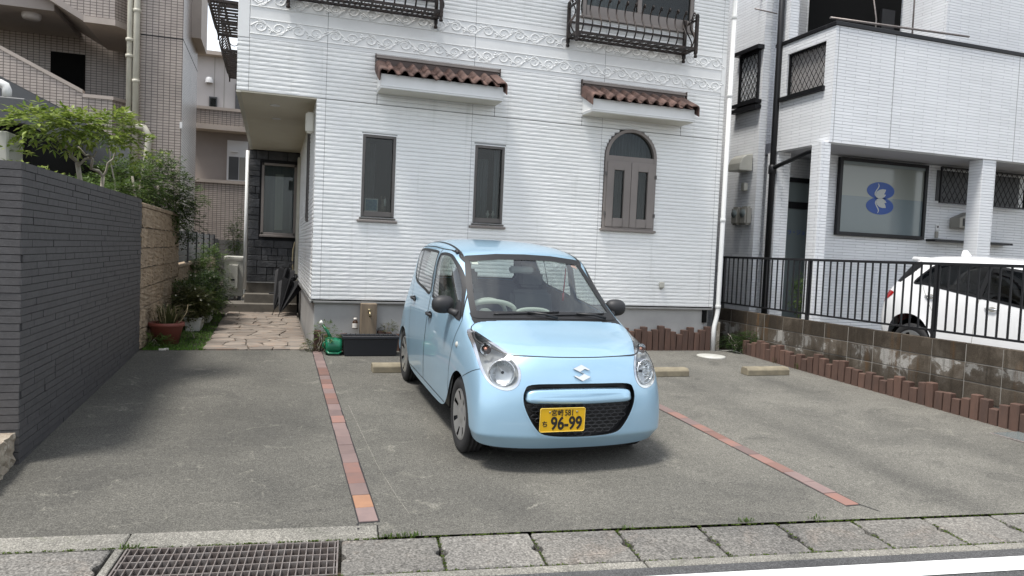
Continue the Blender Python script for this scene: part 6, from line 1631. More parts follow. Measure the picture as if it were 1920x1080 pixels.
        me = bpy.data.meshes.new(name); me.from_pydata(vs, [], fs); me.materials.append(MATS[mat]); me.polygons.foreach_set('use_smooth', [True] * len(fs)); me.update()
        return from_mesh(name, me, parent, True)
    def patch(s, poly, axis, sgn, mat, name, parent, off=0.004, step=0.012, bulge=0.0):
        """a filled outline laid on the surface"""
        us = [p[0] for p in poly]; vs_ = [p[1] for p in poly]; u0, u1, v0, v1 = min(us), max(us), min(vs_), max(vs_)
        bm = bmesh.new(); ring = [bm.verts.new((p[0], p[1], 0)) for p in dense_line(poly, step, True)]
        bm.faces.new(ring)
        bmesh.ops.triangulate(bm, faces=bm.faces[:])
        for _ in range(2): bmesh.ops.subdivide_edges(bm, edges=[e for e in bm.edges if e.calc_length() > step * 2.0], cuts=1); bmesh.ops.triangulate(bm, faces=bm.faces[:])
        cu, cv = (u0 + u1) / 2, (v0 + v1) / 2
        for v in bm.verts:
            h = s.hit(axis, v.co.x, v.co.y, sgn)
            if h is None: v.co = Vector((0, 0, 0)); continue
            v.co = h[0] + h[1] * off
        me = bpy.data.meshes.new(name); bm.to_mesh(me); bm.free(); me.materials.append(MATS[mat]); me.polygons.foreach_set('use_smooth', [True] * len(me.polygons))
        return from_mesh(name, me, parent, True)

def make_wheel(parent, x, y, r, w, sgn, spokes=7, rim_r=0.185, cap='hub_silver', name='wheel'):
    """tyre, cover with slots, hub; axis along x; sgn = outward side"""
    root = MB()
    hw = w / 2
    prof = [(rim_r - 0.004, -hw * 0.78), (rim_r + 0.02, -hw * 0.98), (r * 0.86, -hw * 1.0), (r * 0.955, -hw * 0.93), (r * 0.992, -hw * 0.78)]
    for gpos in (-0.45, 0.0, 0.45):
        prof += [(r, hw * (gpos - 0.10)), (r - 0.007, hw * (gpos - 0.085)), (r - 0.007, hw * (gpos + 0.085)), (r, hw * (gpos + 0.10))]
    prof += [(r * 0.992, hw * 0.78), (r * 0.955, hw * 0.93), (r * 0.86, hw * 1.0), (rim_r + 0.02, hw * 0.98), (rim_r - 0.004, hw * 0.78)]
    root.lathe(prof, (0, 0, 0), 56, 'x')
    t = root.build(name, 'rubber', parent, local=True); t.location = (x, y, r)
    bk = MB().lathe([(0.0, sgn * hw * 0.35), (rim_r, sgn * hw * 0.40), (rim_r, sgn * hw * 0.80)], (0, 0, 0), 40, 'x').build('rim_back', 'trim_black', t, local=True)
    rr = [0.0, 0.028, 0.045, 0.062, 0.085, 0.105, 0.125, 0.145, 0.160, 0.172, rim_r - 0.004, rim_r + 0.006]
    hh = [0.86, 0.86, 0.84, 0.72, 0.74, 0.79, 0.83, 0.87, 0.90, 0.93, 0.95, 0.86]
    sc_ = rim_r / 0.185; rr = [q * sc_ for q in rr]
    na = spokes * 16; vs = []; fs = []
    for k in range(na):
        a_ = 2 * pi * k / na
        for q, h in zip(rr, hh):
            ph = (k % 16) / 16; dent = 0.05 * (cos(2 * pi * ph)) if 0.07 < q < 0.17 else 0
            vs.append((sgn * hw * (h + dent), q * cos(a_), q * sin(a_)))
    L = len(rr)
    for k in range(na):
        k2 = (k + 1) % na
        for i in range(L - 1):
            ph = k % 16; hole = (5 <= i <= 8) and (6 <= ph <= 9)
            if not hole: fs.append((k * L + i, k2 * L + i, k2 * L + i + 1, k * L + i + 1))
    MB().add(vs, fs, True).build('wheel_cover', cap, t, local=True)
    return t

car_a = atan(S)
def car_root(name, X, Y, label, cat):
    o = empty(name, (X, Y, gz(Y)), label, cat); o.rotation_euler = (car_a, 0, 0); return o
# ---------------------------------------------------------------- the light blue car (local: x lateral, y back from the nose, z up)
ROWS = [
 [(0,.075,.165),(.2,.08,.165),(.40,.10,.167),(.55,.14,.170),(.635,.185,.176),(.672,.22,.184),(.685,.245,.190),(.692,.265,.197),(.697,.28,.203),(.700,.292,.21),(.702,.303,.216)],
 [(0,.000,.262),(.22,.008,.262),(.42,.036,.262),(.58,.078,.262),(.672,.128,.262),(.704,.172,.262),(.714,.210,.262),(.719,.242,.264),(.722,.264,.267),(.724,.283,.272),(.725,.300,.28)],
 [(0,0,.42),(.22,.008,.42),(.43,.036,.42),(.585,.080,.42),(.675,.132,.42),(.710,.182,.42),(.722,.222,.42),(.729,.255,.42),(.732,.282,.42),(.734,.305,.42),(.735,.326,.42)],
 [(0,.022,.60),(.22,.03,.60),(.43,.06,.60),(.575,.108,.60),(.665,.175,.60),(.702,.230,.595),(.717,.275,.585),(.726,.315,.572),(.731,.350,.558),(.734,.383,.543),(.736,.412,.53)],
 [(0,.062,.725),(.22,.070,.725),(.42,.104,.728),(.565,.162,.73),(.652,.243,.735),(.693,.302,.73),(.711,.352,.71),(.722,.397,.68),(.730,.436,.645),(.735,.47,.61),(.737,.50,.582)],
 [(0,.100,.795),(.22,.110,.795),(.41,.160,.803),(.55,.265,.815),(.635,.36,.82),(.675,.41,.81),(.698,.445,.778),(.715,.48,.737),(.727,.515,.69),(.734,.548,.645),(.737,.578,.602)],
 [(0,.27,.870),(.22,.28,.870),(.41,.32,.870),(.54,.40,.873),(.625,.47,.868),(.670,.505,.848),(.697,.535,.808),(.716,.565,.757),(.730,.60,.70),(.737,.63,.65),(.739,.66,.603)],
 [(0,.50,.925),(.22,.505,.923),(.41,.53,.918),(.54,.57,.912),(.62,.61,.903),(.665,.635,.88),(.695,.66,.832),(.717,.69,.772),(.732,.72,.70),(.738,.745,.635),(.739,.77,.567)],
 [(0,.69,.965),(.22,.69,.965),(.41,.69,.964),(.54,.695,.962),(.618,.712,.955),(.667,.742,.922),(.694,.78,.862),(.719,.805,.79),(.734,.83,.69),(.739,.85,.59),(.739,.865,.49)],
 [(0,.79,1.010),(.22,.792,1.008),(.41,.798,1.003),(.555,.815,.996),(.628,.838,.984),(.671,.868,.945),(.697,.888,.882),(.721,.90,.80),(.735,.915,.67),(.740,.928,.50),(.737,.937,.33)],
 [(0,1.08,1.218),(.22,1.085,1.214),(.40,1.10,1.202),(.535,1.13,1.180),(.605,1.15,1.152),(.655,1.13,1.06),(.688,1.11,.965),(.716,1.095,.84),(.734,1.09,.68),(.740,1.085,.45),(.727,1.08,.215)],
 [(0,1.40,1.435),(.2,1.405,1.433),(.37,1.42,1.425),(.515,1.45,1.405),(.59,1.465,1.380),(.648,1.42,1.25),(.690,1.39,1.02),(.716,1.375,.86),(.734,1.365,.68),(.740,1.36,.45),(.727,1.35,.205)],
 [(0,1.51,1.475),(.2,1.51,1.473),(.37,1.52,1.463),(.52,1.54,1.443),(.60,1.555,1.412),(.652,1.58,1.28),(.693,1.60,1.03),(.716,1.605,.87),(.734,1.61,.69),(.740,1.61,.45),(.727,1.61,.205)],
 [(0,1.9,1.532),(.2,1.9,1.530),(.38,1.9,1.518),(.53,1.9,1.493),(.615,1.9,1.455),(.658,1.9,1.32),(.694,1.9,1.05),(.717,1.9,.885),(.734,1.9,.70),(.740,1.9,.45),(.727,1.9,.205)],
 [(0,2.4,1.540),(.2,2.4,1.538),(.38,2.4,1.526),(.53,2.4,1.500),(.615,2.4,1.460),(.658,2.4,1.33),(.694,2.4,1.07),(.717,2.4,.90),(.734,2.4,.70),(.740,2.4,.45),(.727,2.4,.205)],
 [(0,2.82,1.520),(.2,2.82,1.518),(.38,2.82,1.506),(.525,2.82,1.478),(.605,2.81,1.437),(.648,2.80,1.31),(.686,2.79,1.09),(.714,2.78,.91),(.733,2.76,.70),(.739,2.73,.45),(.735,2.70,.25)],
 [(0,3.12,1.470),(.2,3.12,1.468),(.37,3.11,1.460),(.51,3.09,1.437),(.58,3.06,1.40),(.625,3.03,1.29),(.668,2.99,1.09),(.704,2.96,.92),(.729,2.93,.76),(.737,2.90,.65),(.739,2.86,.56)],
 [(0,3.27,1.05),(.2,3.265,1.05),(.37,3.25,1.05),(.50,3.22,1.05),(.59,3.18,1.05),(.635,3.15,1.03),(.67,3.14,.98),(.703,3.13,.88),(.727,3.12,.78),(.735,3.11,.69),(.737,3.10,.595)],
 [(0,3.35,.85),(.2,3.345,.85),(.38,3.33,.85),(.52,3.295,.85),(.61,3.25,.84),(.66,3.225,.81),(.69,3.22,.76),(.711,3.23,.69),(.725,3.245,.61),(.732,3.27,.53),(.734,3.297,.445)],
 [(0,3.39,.60),(.2,3.385,.60),(.38,3.37,.60),(.53,3.335,.59),(.62,3.295,.575),(.665,3.275,.55),(.692,3.275,.51),(.709,3.285,.46),(.719,3.305,.41),(.724,3.32,.36),(.724,3.335,.30)],
 [(0,3.395,.42),(.2,3.39,.42),(.38,3.375,.42),(.53,3.345,.41),(.62,3.31,.40),(.66,3.30,.385),(.68,3.30,.365),(.692,3.305,.34),(.70,3.31,.315),(.703,3.32,.29),(.703,3.33,.265)],
 [(0,3.34,.22),(.2,3.335,.22),(.38,3.32,.22),(.53,3.30,.22),(.60,3.29,.22),(.63,3.29,.22),(.65,3.295,.22),(.66,3.30,.22),(.668,3.305,.22),(.672,3.31,.22),(.674,3.32,.22)],
]
CX, CY = 2.06, 4.59
car = car_root('parked_car', CX, CY, 'light blue compact hatchback with a yellow number plate', 'car')
sh_ = Shell(ROWS, 4, creases=[('row', 1, 0.85, 0, 20), ('row', 5, 0.6, 0, 3)])
WS = smooth_poly([(-.570, .985), (-.3, .998), (0, 1.003), (.3, .998), (.570, .985), (.556, 1.13), (.525, 1.30), (.500, 1.405), (.25, 1.432), (0, 1.438), (-.25, 1.432), (-.500, 1.405), (-.525, 1.30), (-.556, 1.13)], 5)
WS = [(-.592, .990), (-.3, .995), (0, .998), (.3, .995), (.592, .990), (.566, 1.13), (.534, 1.28), (.505, 1.398), (.25, 1.424), (0, 1.430), (-.25, 1.424), (-.505, 1.398), (-.534, 1.28), (-.566, 1.13)]
RG = [(-.50, 1.08), (.50, 1.08), (.525, 1.13), (.475, 1.40), (.3, 1.425), (-.3, 1.425), (-.475, 1.40), (-.525, 1.13)]
FD = smooth_poly([(.905, .955), (1.10, .968), (1.40, .992), (1.70, 1.018), (1.83, 1.028), (1.845, 1.06), (1.87, 1.22), (1.892, 1.375), (1.86, 1.402), (1.72, 1.408), (1.56, 1.390), (1.40, 1.325), (1.22, 1.215), (1.05, 1.085)], 5)
RD = smooth_poly([(1.955, 1.045), (2.20, 1.055), (2.50, 1.075), (2.68, 1.10), (2.76, 1.15), (2.83, 1.25), (2.87, 1.345), (2.84, 1.385), (2.6, 1.405), (2.2, 1.412), (2.00, 1.408), (1.975, 1.38), (1.96, 1.22)], 5)
HL = smooth_poly([(.650, .902), (.672, .83), (.676, .745), (.660, .668), (.622, .612), (.56, .585), (.50, .588), (.455, .622), (.437, .68), (.448, .745), (.492, .805), (.575, .862)], 5)
GR = smooth_poly([(-.36, .628), (-.12, .636), (.12, .636), (.36, .628), (.415, .585), (.425, .51), (.395, .42), (.335, .325), (.27, .278), (.12, .262), (-.12, .262), (-.27, .278), (-.335, .325), (-.395, .42), (-.425, .51), (-.415, .585)], 4)
HLm = [(-u, v) for u, v in HL]
sh_.claim('windshield', lambda c, n: c.y < 1.6 and c.z > .93 and n.y < -0.2 and n.z > 0.2 and inside(WS, c.x, c.z))
sh_.claim('rear_glass', lambda c, n: c.y > 2.95 and c.z > 1.0 and n.y > 0.25 and inside(RG, c.x, c.z))
for sg, ky in ((-1, 'L'), (1, 'R')):
    sh_.claim('fd' + ky, lambda c, n: sg * c.x > .5 and abs(n.x) > .35 and inside(FD, c.y, c.z))
    sh_.claim('rd' + ky, lambda c, n: sg * c.x > .5 and abs(n.x) > .35 and inside(RD, c.y, c.z))
sh_.claim('lampR', lambda c, n: c.y < .75 and inside(HL, c.x, c.z) and n.y < 0.25)
sh_.claim('lampL', lambda c, n: c.y < .75 and inside(HLm, c.x, c.z) and n.y < 0.25)
sh_.claim('grille', lambda c, n: c.y < .3 and n.y < 0 and inside(GR, c.x, c.z))
# painted panels
DF = [(.93, .26), (.925, .60), (.88, .80), (.855, .90), (.86, .945), (1.10, 1.155), (1.36, 1.345), (1.54, 1.425), (1.72, 1.445), (1.92, 1.445), (1.915, 1.2), (1.90, 1.03), (1.92, .6), (1.92, .26)]
DR = [(1.925, .26), (1.925, .6), (1.905, 1.03), (1.92, 1.2), (1.925, 1.445), (2.2, 1.45), (2.6, 1.44), (2.86, 1.42), (2.90, 1.36), (2.86, 1.25), (2.80, 1.12), (2.76, .95), (2.73, .78), (2.70, .62), (2.665, .45), (2.66, .26)]
for sg, ky in ((-1, 'L'), (1, 'R')):
    sh_.claim('doorF' + ky, lambda c, n: sg * c.x > .5 and abs(n.x) > .3 and inside(DF, c.y, c.z))
    sh_.claim('doorR' + ky, lambda c, n: sg * c.x > .5 and abs(n.x) > .3 and inside(DR, c.y, c.z))
HOOD = [(-.585, .945), (-.60, .84), (-.57, .60), (-.55, .42), (-.47, .27), (-.40, .175), (-.22, .125), (0, .112), (.22, .125), (.40, .175), (.47, .27), (.55, .42), (.57, .60), (.60, .84), (.585, .945)]
HF = smooth_poly([(-.61, .705), (-.640, .60), (-.642, .47), (-.575, .33), (-.49, .215), (-.36, .155), (-.18, .122), (0, .113), (.18, .122), (.36, .155), (.49, .215), (.575, .33), (.642, .47), (.640, .60), (.61, .705), (.3, .708), (0, .708), (-.3, .708)], 5)
HOOD = HF
sh_.claim('cowl', lambda c, n: c.y > .70 and c.y < .86 and n.z > .5 and c.z > .93 and abs(c.x) < .612 and c.y > .705)
sh_.claim('hood', lambda c, n: n.z > .25 and c.z > .74 and inside(HOOD, c.x, c.y))
sh_.claim('roof', lambda c, n: n.z > .5 and c.z > 1.42 and abs(c.x) < .525 and 1.4 < c.y < 3.1)
sh_.claim('bumper', lambda c, n: c.y < .46 and c.z < .66 and (c.z < .66 - max(0, (abs(c.x) - .66)) * 0.6))
sh_.claim('body', lambda c, n: True)
PB = 'paint_blue'
body = sh_.part('body', 'body', PB, car)
hood = sh_.part('hood', 'hood', PB, car); roof_ = sh_.part('roof', 'roof', PB, car); bump_ = sh_.part('bumper', 'front_bumper', PB, car)
doors = {}
for ky in 'LR':
    doors['F' + ky] = sh_.part('doorF' + ky, 'front_door', PB, car); doors['R' + ky] = sh_.part('doorR' + ky, 'rear_door', PB, car)
    sh_.part('fd' + ky, 'door_window', 'car_glass', doors['F' + ky]); sh_.part('rd' + ky, 'door_window', 'car_glass', doors['R' + ky])
ws = sh_.part('windshield', 'windshield', 'car_glass', car); sh_.part('rear_glass', 'rear_window', 'car_glass', car)
sh_.part('cowl', 'cowl', 'trim_black', car)
# cabin lining just inside the painted shell
lin = sh_.part(None, 'cabin_lining', 'cabin_grey', car, -0.022, keep=lambda i: sh_.own[i] in ('body', 'roof', 'doorFL', 'doorFR', 'doorRL', 'doorRR') and sh_.c[i].y > 0.86 and sh_.c[i].y < 3.3 and sh_.c[i].z > .35, flip=True)
# seals and seams
sh_.ribbon(WS, -0.014, 0.030, 'front', 1, 'trim_black', 'windshield_seal', ws, 0.004)
sh_.ribbon(RG, -0.012, 0.02, 'rear', 1, 'trim_black', 'rear_window_seal', car, 0.004)
for sg, ky in ((-1, 'L'), (1, 'R')):
    sh_.ribbon(FD, -0.012, 0.010, 'side', sg, 'trim_black', 'window_seal', doors['F' + ky], 0.003); sh_.ribbon(RD, -0.012, 0.010, 'side', sg, 'trim_black', 'window_seal', doors['R' + ky], 0.003)
    sh_.patch([(.885, .935), (1.05, .955), (1.10, 1.08), (1.03, 1.06)], 'side', sg, 'matte_black', 'mirror_triangle', doors['F' + ky], 0.005)
    # glass divider bar in the rear door
    sh_.ribbon([(2.60, 1.085), (2.66, 1.40)], -0.012, 0.012, 'side', sg, 'trim_black', 'glass_divider', doors['R' + ky], 0.004, False)
    sh_.ribbon(dense_line(DF, 0.03, True), -0.0036, 0.0036, 'side', sg, 'trim_black', 'door_seam', doors['F' + ky], 0.0016)
    sh_.ribbon(dense_line(DR, 0.03, True), -0.0036, 0.0036, 'side', sg, 'trim_black', 'door_seam', doors['R' + ky], 0.0016)
    sh_.ribbon([(.245, .700), (.31, .675), (.39, .640), (.47, .605), (.505, .588)], -0.002, 0.002, 'side', sg, 'trim_black', 'bumper_seam', car, 0.0015, False)
    # roof moulding, handles, side repeater, sill highlight line
    rf = [(sg * .527, y) for y in [1.43 + i * .1 for i in range(17)]]
    sh_.ribbon(rf, -0.009, 0.009, 'top', 1, 'trim_black', 'roof_moulding', car, 0.003, False)
    for (y, z, key) in ((1.80, .862, 'F'), (2.60, .915, 'R')):
        hp = smooth_poly([(y - .075, z), (y - .06, z + .022), (y, z + .03), (y + .06, z + .022), (y + .075, z), (y + .06, z - .02), (y, z - .027), (y - .06, z - .02)], 3)
        sh_.patch(hp, 'side', sg, 'grille_black', 'handle_recess', doors[key + ky], 0.003)
        h = sh_.hit('side', y, z, sg)[0]
        hb = MB().tube([(h.x + sg * .006, y - .08, z + .004), (h.x + sg * .024, y - .05, z + .006), (h.x + sg * .03, y, z + .008), (h.x + sg * .024, y + .05, z + .008), (h.x + sg * .006, y + .08, z + .008)], [.011, .014, .015, .014, .011], 8)
        hb.build('handle', 'matte_black', doors[key + ky], local=True)
    h = sh_.hit('side', .775, .775, sg)[0]
    MB().lathe([(0.0, sg * 0.014), (0.014, sg * 0.012), (0.022, sg * 0.004), (0.024, 0.0)], (h.x, .775, .775), 16, 'x').build('side_repeater', 'planter_white', car, local=True)
    # mirror
    mh = sh_.hit('side', 1.02, 1.0, sg)[0]; mxx = mh.x + sg * 0.095
    m_ = MB(); vs = []; nu, nv = 20, 14
    for i in range(nv + 1):
        ph = -pi / 2 + pi * i / nv
        for k in range(nu):
            th = 2 * pi * k / nu
            sx, sy, sz = cos(ph) * cos(th), cos(ph) * sin(th), sin(ph)
            pw_ = lambda q, e: (abs(q) ** e) * (1 if q >= 0 else -1)
            vs.append((mxx + .092 * pw_(sx, .8), 1.14 + .075 * pw_(sy, .9) * (0.55 if sy > 0 else 1), 1.035 + .072 * pw_(sz, .85)))
    m_.add(vs, [(i * nu + k, i * nu + (k + 1) % nu, (i + 1) * nu + (k + 1) % nu, (i + 1) * nu + k) for i in range(nv) for k in range(nu)], True)
    mr_ = m_.build('door_mirror', 'matte_black', doors['F' + ky], local=True)
    MB().tube([(mh.x - sg * .01, 1.0, .975), (mh.x + sg * .03, 1.06, .985), (mxx - sg * .03, 1.12, 1.0)], [.035, .028, .024], 8).build('mirror_foot', 'matte_black', doors['F' + ky], local=True)
sh_.ribbon(HOOD, -0.004, 0.004, 'top', 1, 'trim_black', 'hood_seam', hood, 0.002)
# headlamps
def headlamp(sg):
    poly = HL if sg > 0 else HLm[::-1]
    root = sh_.part('lampR' if sg > 0 else 'lampL', 'headlight', 'lamp_lens', car)
    sh_.ribbon(poly, -0.010, 0.006, 'front', 1, 'chrome', 'lamp_rim', root, 0.002)
    sh_.ribbon(poly, 0.004, 0.007, 'front', 1, 'trim_black', 'lamp_gap', root, 0.001)
    # reflector housing: the outline pushed back and shrunk
    c0 = Vector((sum(p[0] for p in poly) / len(poly), sum(p[1] for p in poly) / len(poly)))
    rings = []
    for sc_, dp in ((1.0, 0.006), (0.97, 0.03), (0.88, 0.06), (0.55, 0.085), (0.0, 0.09)):
        ring = []
        for p in poly:
            h = sh_.hit('front', p[0] * .995, p[1], 1) or sh_.hit('front', p[0] * .95, p[1], 1)
            hx = h[0] if h else Vector((p[0], .3, p[1])); q = c0 + (Vector(p) - c0) * sc_
            ring.append(Vector((q.x, hx.y + dp + (0.0 if sc_ > 0.6 else 0.03), q.y)))
        rings.append(ring)
    n = len(poly); vs = [p for r_ in rings for p in r_]
    MB().add(vs, [(i * n + k, i * n + (k + 1) % n, (i + 1) * n + (k + 1) % n, (i + 1) * n + k) for i in range(len(rings) - 1) for k in range(n)], True).build('housing', 'lamp_housing', root, local=True)
    # round main reflector with fluted bowl
    cx, cz, R_ = sg * .553, .686, .088
    h = sh_.hit('front', cx, cz, 1)[0]
    ax = Vector((sg * 0.42, -1, 0.10)).normalized(); u = ax.cross(Vector((0, 0, 1))).normalized(); v = u.cross(ax)
    cc = h - ax * 0.012
    m_ = MB(); vs = []; na = 44; prof = [(1.0, 0.0), (0.93, -0.004), (0.90, -0.02), (0.75, -0.05), (0.5, -0.075), (0.25, -0.088), (0.0, -0.09)]
    for r_, d in prof:
        for k in range(na):
            a_ = 2 * pi * k / na; rr = r_ * R_ * (1 + (0.02 * cos(a_ * 11) if r_ < 0.92 else 0)); vs.append(cc + (u * cos(a_) + v * sin(a_)) * rr + ax * (d + (0.004 * cos(a_ * 22) if 0.2 < r_ < 0.9 else 0)))
    m_.add(vs, [(i * na + k, i * na + (k + 1) % na, (i + 1) * na + (k + 1) % na, (i + 1) * na + k) for i in range(len(prof) - 1) for k in range(na)], False)
    m_.build('main_reflector', 'reflector', root, local=True)
    MB().tube([cc + (u * cos(2 * pi * k / 40) + v * sin(2 * pi * k / 40)) * R_ for k in range(40)], 0.006, 6, closed=True).build('reflector_ring', 'chrome', root, local=True)
    MB().tube([cc - ax * 0.085, cc - ax * 0.03], [0.012, 0.010], 10).build('bulb', 'trim_black', root, local=True)
    # indicator in the upper corner
    h2 = sh_.hit('front', sg * .612, .815, 1)[0]; c2 = h2 + Vector((0, 0.035, 0))
    MB().lathe([(0.0, 0.03), (0.02, 0.028), (0.035, 0.01), (0.042, -0.012)], (c2.x, c2.y, c2.z), 20, 'y').build('indicator_bowl', 'reflector', root, local=True)
    MB().lathe([(0.0, -0.02), (0.010, -0.016), (0.013, 0.0), (0.011, 0.02)], (c2.x, c2.y, c2.z), 14, 'y').build('indicator_bulb', 'amber', root, local=True)
headlamp(1); headlamp(-1)
# grille: recess, mesh, body-coloured bar, plate
gpts = dense_line(GR, 0.03, True)
ring0 = []; ring1 = []
for u, v in gpts:
    h = sh_.hit('front', u, v, 1)[0]; ring0.append(h + Vector((0, -0.001, 0))); ring1.append(Vector((u * .985, h.y + 0.055, v)))
n = len(gpts); gm = MB().add(ring0 + ring1, [(k, (k + 1) % n, n + (k + 1) % n, n + k) for k in range(n)], True)
cpt = Vector((0, 0.075, .45)); gm.add(ring1 + [cpt], [(k, (k + 1) % n, n) for k in range(n)])
gr_ = gm.build('grille', 'grille_black', car, local=True)
sh_.ribbon(GR, -0.006, 0.008, 'front', 1, PB, 'grille_edge', gr_, 0.003)
# hexagonal mesh
hx = MB(); pw_ = 0.060; phh = 0.032
for j in range(9):
    for i in range(-8, 9):
        cx = i * pw_ + (pw_ / 2 if j % 2 else 0); cz = .275 + j * phh * 0.78
        pts = [(cx - pw_ * .5, cz), (cx - pw_ * .28, cz + phh * .42), (cx + pw_ * .28, cz + phh * .42), (cx + pw_ * .5, cz), (cx + pw_ * .28, cz - phh * .42), (cx - pw_ * .28, cz - phh * .42)]
        if not all(inside(GR, p[0] * 1.03, p[1]) for p in pts) or cz > .485: continue
        hh_ = sh_.hit('front', cx, cz, 1)[0].y + 0.03
        hx.tube([(p[0], hh_ + 0.02 * (p[0] - cx) ** 2, p[1]) for p in pts], 0.0032, 4, closed=True)
o = hx.build('grille_mesh', 'mesh_grey', gr_, local=True); o['kind'] = 'stuff'
bar = smooth_poly([(-.375, .498), (-.395, .535), (-.365, .578), (-.2, .590), (0, .593), (.2, .590), (.365, .578), (.395, .535), (.375, .498), (.2, .492), (0, .490), (-.2, .492)], 4)
bp = dense_line(bar, 0.025, True); f0 = []; b0 = []
cbar = Vector((0, .54))
rings = []
for sc_, dy in ((1.0, 0.045), (1.0, 0.016), (0.96, 0.004), (0.80, -0.004), (0.4, -0.006)):
    rings.append([Vector((u * (1 - (1 - sc_) * 0.25), sh_.hit('front', u * (1 - (1 - sc_) * 0.25), v, 1)[0].y + dy, .54 + (v - .54) * sc_)) for u, v in bp])
n = len(bp); m_ = MB().add([p for r_ in rings for p in r_], [(i * n + k, i * n + (k + 1) % n, (i + 1) * n + (k + 1) % n, (i + 1) * n + k) for i in range(len(rings) - 1) for k in range(n)], True)
m_.f.append(tuple(range(4 * n, 5 * n))); m_.sm.append(True)
m_.build('grille_bar', PB, gr_, local=True)
# lower dark lip under the bumper
MB().prism([(-.60, .23, .205), (-.40, .145, .19), (0, .11, .185), (.40, .145, .19), (.60, .23, .205), (.60, .30, .205), (-.60, .30, .205)], [(-.57, .25, .135), (-.40, .17, .125), (0, .14, .12), (.40, .17, .125), (.57, .25, .135), (.57, .32, .135), (-.57, .32, .135)]).build('under_lip', 'trim_black', car, local=True)
# number plate
npx, npz = -.150, .392
PL = empty('number_plate_pivot', (0, 0, 0))
bpy.data.objects.remove(PL)
plate = MB().prism([(u, -.010, v) for u, v in rounded(npx - .165, npx + .165, npz - .0825, npz + .0825, .012, 3)][::-1], [(u, -.004, v) for u, v in rounded(npx - .165, npx + .165, npz - .0825, npz + .0825, .012, 3)][::-1]).build('number_plate', 'plate_yellow', car, local=True)
ro = rounded(npx - .164, npx + .164, npz - .0815, npz + .0815, .012, 4)
MB().tube([(u, -.0105, v) for u, v in ro], 0.0028, 5, closed=True).build('plate_rim', 'plate_rim', plate, local=True)
MB().box(npx - .10, npx + .10, -.004, .05, npz - .05, npz + .05).build('plate_bracket', 'trim_black', plate, local=True)
def ptext(s_, size, x, z, bold=0.0, sx=1.0, nm='plate_characters'):
    Mt = Matrix.Translation((npx + x, -.0112, npz + z)) @ Matrix.Rotation(radians(90), 4, 'X')
    return text_obj(nm, s_, size, 'plate_ink', plate, Mt, 0.0008, bold, sx)
ptext('\u5bae\u5d0e', .046, -.040, .047, 0.0006, 0.98); ptext('581', .058, .048, .047, 0.0008, 0.80)
ptext('\u3061', .046, -.128, -.030, 0.0012)
ptext('96-99', .125, .030, -.028, 0.0035, 0.80)
for x in (-.095, .105): MB().lathe([(0.0, -.006), (.006, -.005), (.008, -.001)], (npx + x, -.0105, npz + .055), 10, 'y').build('plate_bolt', 'brass', plate, local=True)
# emblem on the nose
eh = sh_.hit('front', 0, .700, 1); ez = .700
nrm = eh[1]; E0 = eh[0] + nrm * 0.003
eu = Vector((1, 0, 0)); evv = nrm.cross(eu).normalized(); evv = evv if evv.z > 0 else -evv
Sg = [(a_ * 1.12, b_ * 1.12) for a_, b_ in [(0, .052), (.056, .020), (.045, .014), (.020, .024), (-.010, .007), (.058, -.026), (0, -.052), (-.056, -.020), (-.045, -.014), (-.020, -.024), (.010, -.007), (-.058, .026)]]
A_ = [E0 + eu * a_ + evv * b_ for a_, b_ in Sg]; B_ = [p + nrm * 0.009 for p in A_]
MB().prism(A_, B_).build('emblem', 'chrome', car, 0.0015, local=True)
# windscreen wipers
def wiper(x0, x1, z0, z1, px0):
    def on(x, z, o=0.02):
        h = sh_.hit('front', x, z, 1); return h[0] + h[1] * o
    w = MB().tube([on(x0 + (x1 - x0) * t, z0 + (z1 - z0) * t, 0.012) for t in [i / 12 for i in range(13)]], 0.006, 6)
    w.tube([on(px0, .978, 0.02), on(px0 + (x0 + x1) / 2 * 0 + ((x0 + x1) / 2 - px0) * .4, .992, 0.03), on((x0 + x1) / 2, (z0 + z1) / 2, 0.022)], [0.012, 0.010, 0.006], 6)
    w.build('wiper', 'trim_black', car, local=True)
wiper(-.44, .10, 1.000, 1.022, .06); wiper(-.02, .50, 1.000, 1.012, .48)
# roof aerial stub
h = sh_.hit('top', -.555, 1.60, 1)
if h: MB().tube([h[0] + Vector((0, -.05, -.004)), h[0] + Vector((0, -.02, .012)), h[0] + Vector((0, .04, .014))], [.012, .018, .01], 8).build('aerial_base', 'matte_black', car, local=True)
# wheels, wells, underbody, tail lamps
for y in (.62, 3.02):
    for sg in (-1, 1):
        make_wheel(car, sg * .648, y, .279, .145, sg)
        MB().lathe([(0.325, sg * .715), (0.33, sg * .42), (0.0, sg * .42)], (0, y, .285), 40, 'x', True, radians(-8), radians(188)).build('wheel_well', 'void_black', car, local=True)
MB().box(-.64, .64, .30, 3.28, .17, .26).build('underbody', 'trim_black', car, local=True)
for sg in (-1, 1):
    sh_.patch(smooth_poly([(sg * .565, 1.13), (sg * .615, 1.12), (sg * .64, .95), (sg * .63, .86), (sg * .56, .88), (sg * .545, 1.0)], 4), 'rear', 1, 'lamp_red', 'tail_lamp', car, 0.006)
